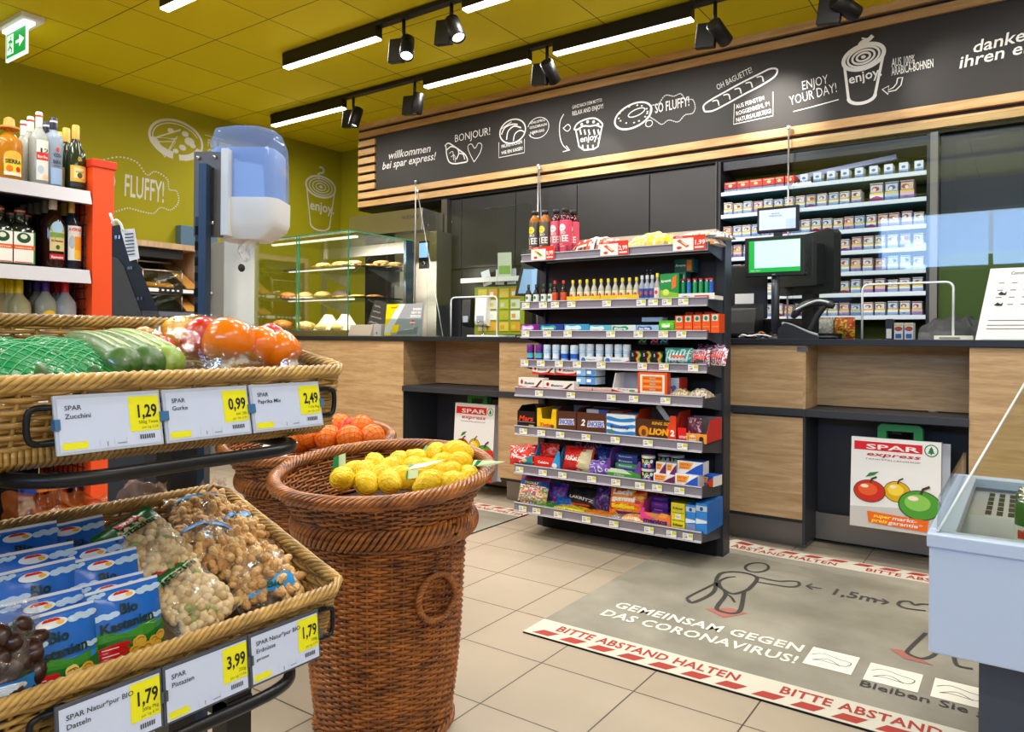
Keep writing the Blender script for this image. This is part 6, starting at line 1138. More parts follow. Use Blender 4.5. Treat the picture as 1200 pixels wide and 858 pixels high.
def ric(b, mp, w, h, d):
    b.rect(w*.06, h*.68, w*.94, h*.95, P('d9c93a'), mp); b.rect(w*.3, h*.4, w*.72, h*.58, P('f2f0e0'), mp); b.rect(w*.06, h*.32, w*.94, h*.36, P('5f9a2a'), mp); b.rect(w*.06, h*.62, w*.94, h*.65, P('5f9a2a'), mp)
    b.text('Kräuter', h*.13, P('2a5a1c'), mp, (w*.12, h*.76), width=w*.75, bold=.04, off=.0008); b.text('Kräuter', h*.13, P('2a5a1c'), mp, (w*.12, h*.14), width=w*.75, bold=.04, off=.0008); b.text('Mint', h*.1, P('4a5a8a'), mp, (w*.36, h*.45), width=w*.28, off=.0008)
carton('herb_sweet_box', 'yellow and green herb sweet box on the bottom rack shelf', 788, 804, 590, 8, .13, 'e9d21c', '9aa02a', '8a8a1c', ric)
for i, (u0, u1) in enumerate(((805, 816.5), (817, 830))):
    carton('mint_carton', ['left light blue box at the right end of the bottom rack shelf', 'right light blue box at the end of the bottom rack shelf'][i], u0, u1, 592-i*1.5, 8, .2, '2f86d8', '1f6ac0', '2a78c8', lambda b, mp, w, h, d: (b.rect(0, h*.74, w, h*.92, P('b9c9d9'), mp), b.flat(arc(w*.5, h*.82, w*.16, h*.07, 0, 360, 10), P('1f4f8a'), mp, .0008), b.flat([(0, h*.3), (w, h*.36), (w, h*.44), (0, h*.48)], P('dfe9f2'), mp), b.rect(0, 0, w, h*.28, P('7a8ac0' if i == 0 else '2f86d8'), mp, .0003)))
# ================================================================ wicker weaving
def wick(name, c1, c2, rough=.38):
    m = mat(name, c1, rough, coat=.25); nt = m.node_tree; b = nt.nodes['Principled BSDF']; N = nt.nodes.new; L = nt.links.new
    tc = N('ShaderNodeTexCoord'); n1 = N('ShaderNodeTexNoise'); n1.inputs['Scale'].default_value = 22; n1.inputs['Detail'].default_value = 5; L(tc.outputs['Object'], n1.inputs['Vector'])
    mp = N('ShaderNodeMapping'); mp.inputs['Scale'].default_value = (3, 3, 170); L(tc.outputs['Object'], mp.inputs[0]); n2 = N('ShaderNodeTexNoise'); n2.inputs['Scale'].default_value = 1; L(mp.outputs[0], n2.inputs['Vector'])
    a = N('ShaderNodeMath'); a.operation = 'MULTIPLY_ADD'; L(n2.outputs['Fac'], a.inputs[0]); a.inputs[1].default_value = .8; L(n1.outputs['Fac'], a.inputs[2])
    r = N('ShaderNodeMapRange'); r.inputs['From Min'].default_value = .6; r.inputs['From Max'].default_value = 1.2; L(a.outputs[0], r.inputs['Value'])
    mx = N('ShaderNodeMix'); mx.data_type = 'RGBA'; L(r.outputs[0], mx.inputs[0]); mx.inputs[6].default_value = lin(c1); mx.inputs[7].default_value = lin(c2); L(mx.outputs[2], b.inputs['Base Color'])
    return m
WKB = wick('willow_brown', '4c220b', 'b86f2e'); WKY = wick('rattan_honey', '6a4a1c', 'cba258')
def weave(b, path, r0, rows, stakes, m_, sr, amp, closed=True):
    """path(t, k) -> (point, outward) at perimeter t and level k (0..1); alternate rows pass in front of / behind the stakes"""
    n = stakes*3
    for j in range(rows):
        pts = []
        k = (j+.5)/rows; s = 1 if j % 2 else -1
        for i in range(n if closed else n+1):
            p, o = path(i/n, k); pts.append(p+o*(amp*s*math.cos(PI*i/3)))
        b.tube(pts, sr, m_, 5, closed)
    for i in range(stakes):
        pts = []
        for q in range(9): p, o = path(i/stakes, q/8); pts.append(p)
        b.tube(pts, r0, m_, 5)
def braid(b, ring, R, sr, m_, strands, turns, n=200, flat=.75):
    """rope of strands twisted round a closed or open ring(t) -> (point, outward, up)"""
    for s in range(strands):
        pts = []
        for i in range(n):
            t = i/n; p, o, u = ring(t); a = 2*PI*(turns*t+s/strands); pts.append(p+o*(R*math.cos(a))+u*(R*flat*math.sin(a)))
        b.tube(pts, sr, m_, 6, True)
# ================================================================ tall wicker baskets
def tall_basket(label, x, y, rot, tilt):
    r = root('wicker_basket', label, 'basket', (x, y, 0), (0, 0, rot)); U = Vector((0, 0, 1))
    def prof(z): return .168+.049*(z/.53)**1.1+.006*math.sin(z*9)
    def path(t, k):
        a = 2*PI*t; o = Vector((math.cos(a), math.sin(a), 0)); z = .012+.50*k; return o*prof(z)+U*z, o
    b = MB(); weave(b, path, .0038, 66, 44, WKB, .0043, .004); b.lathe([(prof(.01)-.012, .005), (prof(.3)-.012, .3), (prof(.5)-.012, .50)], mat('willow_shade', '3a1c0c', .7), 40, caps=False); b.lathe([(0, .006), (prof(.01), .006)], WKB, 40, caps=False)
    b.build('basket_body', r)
    b = MB(); braid(b, lambda t: (Vector((math.cos(2*PI*t)*.222, math.sin(2*PI*t)*.222, .525)), Vector((math.cos(2*PI*t), math.sin(2*PI*t), 0)), U), .017, .0062, WKB, 7, 13, 260, 1.5); b.build('braided_band', r); b = MB(); braid(b, lambda t: (Vector((math.cos(2*PI*t)*.172, math.sin(2*PI*t)*.172, .012)), Vector((math.cos(2*PI*t), math.sin(2*PI*t), 0)), U), .009, .005, WKB, 4, 12, 160, 1); b.build('foot_band', r)
    T = Matrix.Translation((0, 0, .535)) @ Euler(tilt).to_matrix().to_4x4()
    def bpath(t, k):
        a = 2*PI*t; o = Vector((math.cos(a), math.sin(a), 0)); z = .01+.105*k; return T @ (o*(.208+.064*k**.9)+U*z), (T.to_3x3() @ o)
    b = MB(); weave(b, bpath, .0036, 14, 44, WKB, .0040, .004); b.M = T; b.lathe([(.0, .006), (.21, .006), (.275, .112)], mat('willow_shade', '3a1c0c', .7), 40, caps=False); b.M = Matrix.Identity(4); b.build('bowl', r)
    b = MB(); braid(b, lambda t: (T @ Vector((math.cos(2*PI*t)*.274, math.sin(2*PI*t)*.274, .118)), T.to_3x3() @ Vector((math.cos(2*PI*t), math.sin(2*PI*t), 0)), T.to_3x3() @ U), .014, .0056, WKB, 8, 14, 300, .9); b.build('bowl_rim', r)
    b = MB(); a = math.atan2(-y, -x)-rot+.62; o = Vector((math.cos(a), math.sin(a), 0)); tn = Vector((-o.y, o.x, 0)); c = o*(prof(.37)+.013)+U*.37
    for s in range(3): b.tube([c+tn*(.055*math.cos(q))+U*(.055*math.sin(q))+(o*(.005*math.cos(14*q+s*2.1))+(tn*math.cos(q)+U*math.sin(q))*(.005*math.sin(14*q+s*2.1))) for q in [2*PI*i/90 for i in range(90)]], .0042, WKB, 5, True)
    b.tube([c+U*.055+o*.004, c+U*.062-o*.02], .006, mat('binding_wire', 'b9b2a6', .4, .5), 6); b.build('ring_handle', r); return r, T
BX, BY = -1.378, 1.388
bk, TB = tall_basket('tall brown wicker basket holding nets of lemons', BX, BY, 0, (.10, .03, 0))
BX2, BY2 = -1.985, 1.640
bk2 = dup(bk, loc=(BX2, BY2, 0), rot=(0, 0, .12), label='tall brown wicker basket holding nets of oranges, behind the lemon basket')
CITN = {}
def citrus(kind):
    if kind in CITN: return CITN[kind]
    if kind == 'lemon':
        m_ = mat('lemon_peel', 'f0cb12', .42, var=.12, vscale=14, bump=.25, bscale=140); f = lambda d: 1+.22*max(0, abs(d.x)-.86)/.14; rr = (.038, .029, .029)
    else:
        m_ = mat('orange_peel', 'ee7a10', .42, var=.12, vscale=10, bump=.3, bscale=130); f = lambda d: 1-.05*max(0, abs(d.z)-.8); rr = (.043, .043, .041)
    b = MB(); b.ell((0, 0, 0), rr, m_, 22, 14, f); net = MB(); nm = mat('net_yellow', 'f6e04a', .5) if kind == 'lemon' else mat('net_red', 'd8421c', .5)
    for s in (1, -1):
        for k in range(9):
            pts = []
            for i in range(15):
                t = -1.35+2.7*i/14; a = s*t*1.4+2*PI*k/9; d = Vector((math.sin(t), math.cos(t)*math.cos(a), math.cos(t)*math.sin(a))); q = f(d)*1.02; pts.append(Vector((d.x*rr[0], d.y*rr[1], d.z*rr[2]))*q)
            net.tube(pts, .0006, nm, 3, caps=False)
    CITN[kind] = (b, net, {}); return CITN[kind]
def netbag(kind, name, label, cat, pts, tagspec=None, seed=0):
    """pts world positions of the fruit"""
    rr = random.Random(seed); c = Vector((sum(p.x for p in pts), sum(p.y for p in pts), 0))/len(pts); c.z = min(p.z for p in pts)-.035
    r = root(name, label, cat, c); b, net, cache = citrus(kind)
    for p in pts:
        e = (rr.uniform(-.5, .5), rr.uniform(-.5, .5), rr.uniform(0, 6))
        if 'f' not in cache: o = b.build(kind, r); cache['f'] = o; n = net.build('net', o); cache['n'] = n
        else:
            o = cache['f'].copy(); COL.objects.link(o); o.parent = r; n = cache['n'].copy(); COL.objects.link(n); n.parent = o
        o.location = p-c; o.rotation_euler = e
    if tagspec:
        for ts in tagspec:
            q = MB(); pl = [Vector(p)-c for p in ts[0]]; d = (pl[1]-pl[0]).cross(pl[2]-pl[0]).normalized()*.0015
            q.prism(pl, d, mat('tag_paper', 'd9efc8', .4)); a = [pl[0].lerp(pl[1], t) for t in ts[1]]+[pl[3].lerp(pl[2], t) for t in ts[1][::-1]]
            for sgn in (-1.2, 2.2): q.poly([x+d*(sgn*.9) for x in a], P('1c8a3e'))
            q.build('net_tag', r)
    return r
PD = lambda u, v, d: CAM+ray(u, v)*d
lem = [[(401, 561, 1.78), (428, 553, 1.86), (429, 566, 1.78), (446, 558, 1.83), (416, 553, 1.93)], [(457, 549, 1.90), (457, 565, 1.77), (473, 560, 1.79), (468, 541, 1.98), (440, 545, 1.96), (485, 548, 1.88)], [(492, 540, 1.97), (503, 565, 1.77), (510, 553, 1.83), (489, 563, 1.80), (497, 550, 1.90)], [(512, 531, 1.98), (536, 529, 1.95), (540, 542, 1.92), (528, 555, 1.84), (531, 566, 1.78), (548, 559, 1.83), (520, 543, 1.93)]]
lab_ = ['net of lemons beside the upright green tag in the front basket', 'net of lemons in the middle of the front basket', 'net of lemons with a pale tag draped across it in the front basket', 'heaped net of lemons at the side of the front basket nearest the snack rack']
tags = [[([PD(390, 560, 1.93), PD(405, 558, 1.93), PD(405, 531, 1.94), PD(391, 536, 1.94)], (0, .45))], [([PD(500, 522, 2.02), PD(512, 532, 1.96), PD(506, 537, 1.95), PD(494, 530, 2.0)], (0, .6))],
        [([PD(464, 553, 1.78), PD(496, 548, 1.78), PD(523, 541, 1.78), PD(521, 538, 1.80)][:2]+[PD(522, 539, 1.80), PD(468, 548, 1.80)], (.15, .35)), ([PD(476, 562, 1.76), PD(490, 560, 1.76), PD(490, 550, 1.77), PD(477, 552, 1.77)], (.0, .12))], [([PD(553, 546, 1.80), PD(575, 546, 1.80), PD(592, 541, 1.80), PD(556, 539, 1.81)], (.1, .25))]]
for i in range(4): netbag('lemon', 'lemon_net', lab_[i], 'lemons', [PD(*q) for q in lem[i]], tags[i], i)
ora = [[(363, 511, 2.40), (385, 513, 2.36), (352, 516, 2.42), (374, 507, 2.52)], [(398, 499, 2.45), (424, 501, 2.40), (410, 513, 2.33), (436, 512, 2.36), (414, 504, 2.5)]]
netbag('orange', 'orange_net', 'net of oranges in the rear basket, half behind the upper price rail', 'oranges', [PD(*q) for q in ora[0]], None, 8); on = netbag('orange', 'orange_net', 'net of oranges heaped in the middle of the rear basket with a red band', 'oranges', [PD(*q) for q in ora[1]], None, 9)
b = MB(); c0 = Vector(on.location); pts = catmull([PD(388, 515, 2.38)-c0, PD(402, 502, 2.37)-c0, PD(417, 497, 2.40)-c0, PD(432, 495, 2.42)-c0], 5); b.grid(lambda u, v: pts[min(int(u*(len(pts)-1)+.5), len(pts)-1)]+UPV*(v-.5)*.05*(.4+.6*math.sin(PI*u))-FW*.02*math.sin(PI*v), 15, 4, P('d8301c')); b.build('red_band', on)
for i, q in enumerate(((330, 523, 2.28), (322, 528, 2.34))):
    b = MB(); b.box(-.045, 0, -.02, .045, .002, .02, P('f2e9dc')); b.flat(arc(.005, 0, .016, .015, 0, 360, 10), P('e8501c'), plane((0, -.0005, 0), (1, 0, 0), (0, 0, 1))); b.flat(arc(.02, .002, .007, .007, 0, 360, 8), P('2a8a3a'), plane((0, -.0009, 0), (1, 0, 0), (0, 0, 1)))
    tag(b.build('fruit_card', loc=PD(*q), rot=(-.9, .15*i, .5)), ['white fruit card lying at the rim of the rear basket', 'second white fruit card under the first in the rear basket'][i], 'card')
# ================================================================ produce stand with two rattan trays
STB = mat('stand_black', '15171c', .35, .3)
FXU = -.80
def tray(label, zr, h, dep, th, y0, y1):
    r = root('rattan_tray', label, 'tray', (FXU, 0, zr)); C_, S_ = math.cos(th), math.sin(th)
    def W_(u, d, k): # u along Y, d depth from front, k height over the tray floor
        return Vector((-d*C_+k*S_ - h*S_, u, d*S_+k*C_ - h*C_))
    L = y1-y0; per = 2*(L+dep)
    def rect_(t, k):
        s = t*per; g = .012*k
        if s < L: return W_(y0+s, -g, k*h), (W_(0, -1, 0)-W_(0, 0, 0))
        s -= L
        if s < dep: return W_(y1+g, s, k*h), Vector((0, 1, 0))
        s -= dep
        if s < L: return W_(y1-s, dep+g, k*h), (W_(0, 1, 0)-W_(0, 0, 0))
        s -= L; return W_(y0-g, dep-s, k*h), Vector((0, -1, 0))
    b = MB(); weave(b, lambda t, k: rect_(t, k), .0026, int(h/.0064), int(per/.030), WKY, .0031, .0030)
    b.grid(lambda u, v: W_(y0+u*L, v*dep, .0), 30, 14, mat('rattan_floor', '6a5228', .7)); b.build('tray_body', r)
    b = MB(); n_ = 240
    def rim(t): p, o = rect_(t, 1.0); return p, o, W_(0, 0, 1)-W_(0, 0, 0)
    braid(b, rim, .0066, .0034, WKY, 6, int(per/.06), n_, 1.0); b.build('tray_rim', r)
    b = MB()
    for yy in (y1,):
        for k in range(int(h/.006)): p = W_(yy+.004, -.001, .006*k); b.tube([p+Vector((0, .004, 0)), p+Vector((.006, 0, 0)), p+Vector((.004, -.022, 0))], .0032, WKY, 5)
    for i in range(int(L/.0062)): p = W_(y0+i*.0062, .0, -.004); b.tube([p+Vector((.006, 0, .012)), p+Vector((.007, 0, 0)), p+Vector((-.006, 0, -.008))], .0033, WKY, 4)
    b.build('bottom_binding', r)
    return r, (lambda u, d, k: W_(u, d, k)+Vector((FXU, 0, zr)))
TU, WU = tray('upper rattan tray with cucumbers and bagged peppers', .955, .078, .33, math.radians(11), -.06, .70)
TL_, WL = tray('lower rattan tray with chestnut, pistachio and peanut bags', .652, .072, .29, math.radians(19), -.06, .70)
st = root('produce_stand', 'black tubular steel stand carrying the two rattan trays', 'display stand', (-1.0, .4, 0))
def part(nm, fn):
    b = MB(); b.M = Matrix.Translation((1.0, -.4, 0)); fn(b); return b.build(nm, st)
ypr = (UY(197, -1.18)+UY(228, -1.18))/2
part('post', lambda b: b.box(-1.215, ypr-.023, 0, -1.171, ypr+.023, .99, STB)); ypl = UY(-2, -1.18); part('post', lambda b: b.box(-1.215, ypl-.023, 0, -1.171, ypl+.023, .99, STB))
yfl = (UY(259, -.95)+UY(290, -.95))/2
for yy in (yfl, yfl-.36): part('leg', lambda b: b.box(-.968, yy-.02, 0, -.932, yy+.02, .60, STB))
part('foot', lambda b: (b.box(-1.2, yfl-.03, 0, -.75, yfl+.03, .02, STB), b.box(-1.2, yfl-.39, 0, -.75, yfl-.33, .02, STB)))
part('crossbar', lambda b: (b.box(-1.2, ypl, .45, -1.16, ypr, .48, STB), b.box(-1.2, yfl-.36, .45, -.93, yfl-.32, .475, STB), b.box(-1.2, yfl-.02, .45, -.93, yfl+.02, .475, STB)))
def bumper(z, ya, yb):
    X = -.775
    part('front_tube', lambda b: b.tube(catmull([(X-.3, ya-.03, z), (X-.09, ya-.03, z), (X-.03, ya-.018, z), (X, ya+.03, z), (X, (ya+yb)/2, z), (X, yb-.03, z), (X-.03, yb+.018, z), (X-.09, yb+.03, z), (X-.3, yb+.03, z)], 8), .0078, STB, 12))
bumper(.8555, .335, .615); bumper(.552, .335, .615)
def railloop(z0, z1, ya, yb):
    X = -.789
    def f(b):
        for s, y in ((-1, ya), (1, yb)): b.tube(catmull([(X-.01, y-s*.03, z1), (X, y, z1), (X, y+s*.008, z1-.006), (X, y+s*.008, z0+.008), (X, y, z0), (X-.008, y-s*.03, z0)], 5), .0033, STB, 8)
        b.tube([(X, ya, z1), (X, yb, z1)], .003, STB, 6); b.tube([(X, ya, z0), (X, yb, z0)], .003, STB, 6)
    part('label_rail', f)
railloop(.893, .928, .318, .684); railloop(.587, .625, .322, .684)
# price signs
LBW = P('c6d1ef', .3); LBY = P('e6e21a', .35); LBF = mat('label_frame_clear', 'b9c2d6', .25); LBD = mat('label_frame_grey', '4a4f5c', .4); INK = P('33353c')  # LBW is card white with bluish daylight mixed into the colour
def price_sign(label, y, z, lines, price, unit, sub, h, frame, tilt):
    w = .1045; r = root('price_sign', label, 'price sign', (-.775, y, z), (tilt, 0, PI/2)); b = MB(); b.box(-.003, 0, -.003, w+.001, .004, h+.004, frame); b.build('holder', r, bevel=.001)
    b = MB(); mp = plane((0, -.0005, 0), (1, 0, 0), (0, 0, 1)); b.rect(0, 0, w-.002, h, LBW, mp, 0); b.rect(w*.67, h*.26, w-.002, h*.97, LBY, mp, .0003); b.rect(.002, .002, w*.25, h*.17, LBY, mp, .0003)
    for i, t in enumerate(lines): b.text(t, h*.13 if i < 2 else h*.09, INK, mp, (w*.06, h*(.78-.16*i)), bold=.01, off=.0006, cond=1.05)
    b.text(price, h*.36, P('1a1a1a'), mp, (w*.96, h*.54), align='RIGHT', bold=.025, cond=.72, off=.0006); b.text(unit, h*.09, P('55561a'), mp, (w*.96, h*.41), align='RIGHT', off=.0006); b.text(sub, h*.075, P('8a8a3a'), mp, (w*.96, h*.31), align='RIGHT', off=.0006)
    for x in (w*.36, w*.5, w*.62): b.rect(x, h*.03, x+.0003, h*.18, P('aab0c0'), mp, .0004)
    b.text('1', h*.12, INK, mp, (w*.42, h*.04), off=.0005); b.rect(w*.53, h*.06, w*.62, h*.08, P('8a90a0'), mp, .0004)
    for i in range(7): b.rect(w*.76+i*.0024, h*.10, w*.76+i*.0024+.0014, h*.19, INK, mp, .0004)
    b.build('price_card', r)
    for x in (-.004, w-.002): b = MB(); b.box(x, -.003, h*.42, x+.005, .006, h*.62, LBD if frame is LBD else mat('clip_blue', '3a6a9a', .3)); b.build('clip', r)
    return r
UPS = [('clear-framed courgette price sign reading 1,29 on the upper tray', .334, ('SPAR', 'Zucchini'), '1,29', '500g Tasse', 'per kg 2,58'), ('clear-framed cucumber price sign reading 0,99 on the upper tray', .4455, ('SPAR', 'Gurke'), '0,99', 'per Stk', ''), ('clear-framed pepper mix price sign reading 2,49 on the upper tray', .557, ('SPAR', 'Paprika Mix'), '2,49', '1 Stk Pkg', 'per Stk 2,49')]
for l, y, li, p_, u_, s_ in UPS: price_sign(l, y, .884, li, p_, u_, s_ or 'per Stk 0,99', .053, LBF, -.20)
LOS = [('grey-framed date price sign reading 1,79 on the lower tray', .336, ('SPAR Natur*pur BIO', 'Datteln'), '1,79', '200g Pkg', 'per kg 8,95'), ('grey-framed pistachio price sign reading 3,99 on the lower tray', .4455, ('SPAR', 'Pistazien'), '3,99', '250g', 'per kg 15,96'), ('grey-framed peanut price sign reading 1,79 on the lower tray', .555, ('SPAR Natur*pur BIO', 'Erdnüsse', 'geröstet'), '1,79', '300g', 'per kg 5,97')]
for l, y, li, p_, u_, s_ in LOS: price_sign(l, y, .572, li, p_, u_, s_, .057, LBD, -.10)
# ---------------------------------------------------------------- upper tray contents
CUC = mat('cucumber_skin', '2f6414', .35, var=.4, vscale=18, stretch=(1, 1, 8)); CUCF = film('wrap_film', 'e9f6e0', .03, .12, .12, 50)
def cucumber(label, a, c, r_, pale=False):
    a, c = Vector(a), Vector(c); b = MB(); L = (c-a).length; n = 16; pts = [a.lerp(c, i/n)+UPV*(.008*math.sin(PI*i/n)) for i in range(n+1)]; o = root('cucumber', label, 'cucumber', a); rad = [r_*min(1, (.25+3*math.sqrt(max(0, min(i/n, 1-i/n))))) for i in range(n+1)]; rad = [min(q, r_) for q in rad]
    m_ = mat('cucumber_light', '8fae3f', .35, var=.3, vscale=18) if pale else CUC
    b.tube([p-a for p in pts], rad, m_, 18)
    d = (c-a).normalized(); sd = d.cross(UPV).normalized(); up = sd.cross(d)
    for k in range(3):
        q = 1.0+k*.45; off = sd*math.cos(q)+up*math.sin(q); b.tube([p-a+off*(rr*1.005) for p, rr in zip(pts, rad)][2:-2], .0016, mat('cucumber_stripe', 'b9c98a', .4), 4)
    b.build('fruit', o); b = MB(); b.tube([p-a for p in pts], [q*1.06+.0004 for q in rad], CUCF, 14); b.build('shrink_wrap', o); return o
def on_(u, v, x): return onx(u, v, x)
cucumber('dark green cucumber nearest the green net bag', on_(150, 432, -.855), on_(86, 407, -1.05), .021); cucumber('middle dark green cucumber in the upper tray', on_(178, 431, -.86), on_(112, 406, -1.06), .022); cucumber('lighter green cucumber beside the pepper bags', on_(204, 430, -.865), on_(130, 402, -1.07), .021, True)
NETG = mat('net_green', '0b8a4a', .45)
def zucc_bag(label, y, x, s, seed):
    c = Vector((x, y, 0)); c.z = WU(0, -(x-FXU), 0).z+.002; r = root('courgette_net', label, 'vegetable net', c); rr = random.Random(seed)
    zm = mat('courgette_skin', '2f5a22', .4, var=.3, vscale=16)
    for i in range(3):
        yy = (-.035+.035*i)*s; q = MB(); pts = [Vector((.075*s-.15*s*j/8, yy+.008*math.sin(j), .020+(.16*s*j/8)*.19+(.012 if i == 1 else 0)+.012)) for j in range(9)]; q.tube(pts, [.012, .017, .019, .02, .02, .019, .018, .016, .011], zm, 12); q.build('courgette', r)
    q = MB()
    def hull(u, v): a = PI*u; return Vector((.085*s-.18*s*v, -.066*s*math.cos(a), (.02+.052*math.sin(a)**.8)*(.55+.45*math.sin(PI*min(1, v*1.05+.02))**.6)+(.18*s*v)*.19+.006*noise.noise(Vector((u*5, v*5, seed)))))
    for s_ in (1, -1):
        for k in range(-14, 15):
            pts = [hull(min(1, max(0, u)), v) for u, v in [((k/14+s_*t*1.0), t) for t in [i/24 for i in range(25)]] if -.02 <= u <= 1.02]
            if len(pts) > 2: q.tube(pts, .0009, NETG, 4)
    q.grid(hull, 14, 14, film('net_film', '0a9a52', .62, .12, .25, 90)); q.build('net', r)
    q = MB(); q.grid(lambda u, v: Vector((.098*s-.05*v, (u-.5)*.10*s, .03+.012*math.sin(u*9)+.02*v)), 10, 3, P('dfe3e8')); q.build('net_label', r); return r
zucc_bag('green net of courgettes at the picture edge on the upper tray', UY(12, -.93), -.93, 1.0, 1); zucc_bag('green net of courgettes lying nearest the cucumbers', UY(72, -.94), -.94, .95, 2)
PEPM = {k: mat('pepper_'+k, c, .22, coat=.5) for k, c in (('orange', 'f07a0c'), ('red', 'c81c12'), ('yellow', 'f2b70c'))}
CLEAR = film('clear_film', 'f6f6f6', .02, .32, .07, 34)
def pepper(parent, c, s, col, seed, loc0):
    q = MB(); f = lambda d: (1-.12*abs(math.cos(2*math.atan2(d.y, d.x)))**2*(1-abs(d.z))-.25*max(0, d.z-.75)/.25)
    q.ell((0, 0, 0), (s, s*.92, s*1.02), PEPM[col], 22, 14, f); o = q.build('pepper', parent, loc=c-loc0, rot=(-1.9+.4*math.sin(seed*2.1), .9*math.cos(seed*1.7), 1.2+.3*math.sin(seed))); q = MB(); q.tube([(0, 0, s*.66), (.003, 0, s*.95), (.008, 0, s*1.12)], [.008, .006, .007], mat('pepper_stem', '5f8a2a', .5), 8); q.build('stem', o)
def pepperbag(label, items, ya, yb, xa, xb, zt, seed, band=True):
    loc = Vector(((xa+xb)/2, (ya+yb)/2, WU(0, -(xa-FXU), 0).z+.004)); r = root('pepper_bag', label, 'bag of peppers', loc)
    for i, (u, v, x, s, col) in enumerate(items): pepper(r, onx(u, v, x), s, col, seed+i, loc)
    q = MB(); hx, hy = (xb-xa)/2, (yb-ya)/2
    def hull(u, v):
        a = 2*PI*u; b_ = PI*(v-.5); k = 1+.10*noise.noise(Vector((math.cos(a)*2.4, math.sin(a)*2.4, v*3+seed)))+.05*noise.noise(Vector((math.cos(a)*7, math.sin(a)*7, v*9+seed)))
        sx = abs(math.cos(a))**.7*(1 if math.cos(a) > 0 else -1); sy = abs(math.sin(a))**.7*(1 if math.sin(a) > 0 else -1)
        return Vector((hx*sx*math.cos(b_)**.6*k, hy*sy*math.cos(b_)**.6*k*1.04, (zt-loc.z)*(.5+.5*math.sin(b_))*k+(-(hx*sx*math.cos(b_)**.6))*.19))
    q.grid(hull, 36, 18, CLEAR, True, wrapx=True)
    def tail(u, v): return Vector((hx*.2-.05*v+.01*math.sin(u*7), -hy*(.95+.55*u), (zt-loc.z)*(.55+.3*u)+.03*(v-.5)+.012*math.sin(u*9+v*5)))
    q.grid(tail, 10, 8, CLEAR); q.build('film_bag', r)
    if band:
        q = MB(); q.grid(lambda u, v: hull(-.15+.30*u, .26+.16*v)*1.015, 14, 5, P('1f6a35', .25)); q.grid(lambda u, v: hull(-.09+.1*u, .32+.16*v)*1.01+Vector((.002, 0, 0)), 6, 4, P('e4efe0', .25)); q.build('bag_label', r)
    return r
pepperbag('clear bag of yellow, red and orange peppers in the middle of the upper tray', [(214, 390, -.99, .030, 'yellow'), (238, 397, -.95, .033, 'red'), (268, 400, -.90, .037, 'orange')], UY(205, -.94), UY(300, -.92), -1.02, -.865, 1.024, 1)
pepperbag('clear bag of orange peppers at the end of the upper tray nearest the lemons', [(306, 408, -.90, .033, 'orange'), (328, 411, -.89, .032, 'orange'), (318, 400, -.95, .030, 'red')], UY(296, -.92), UY(348, -.9), -1.0, -.855, 1.01, 5, False)
pepperbag('low clear bag of orange and red peppers beside the light cucumber', [(168, 405, -1.0, .028, 'orange'), (187, 412, -.95, .024, 'red')], UY(155, -1.0), UY(205, -.95), -1.06, -.92, 1.0, 9, False)
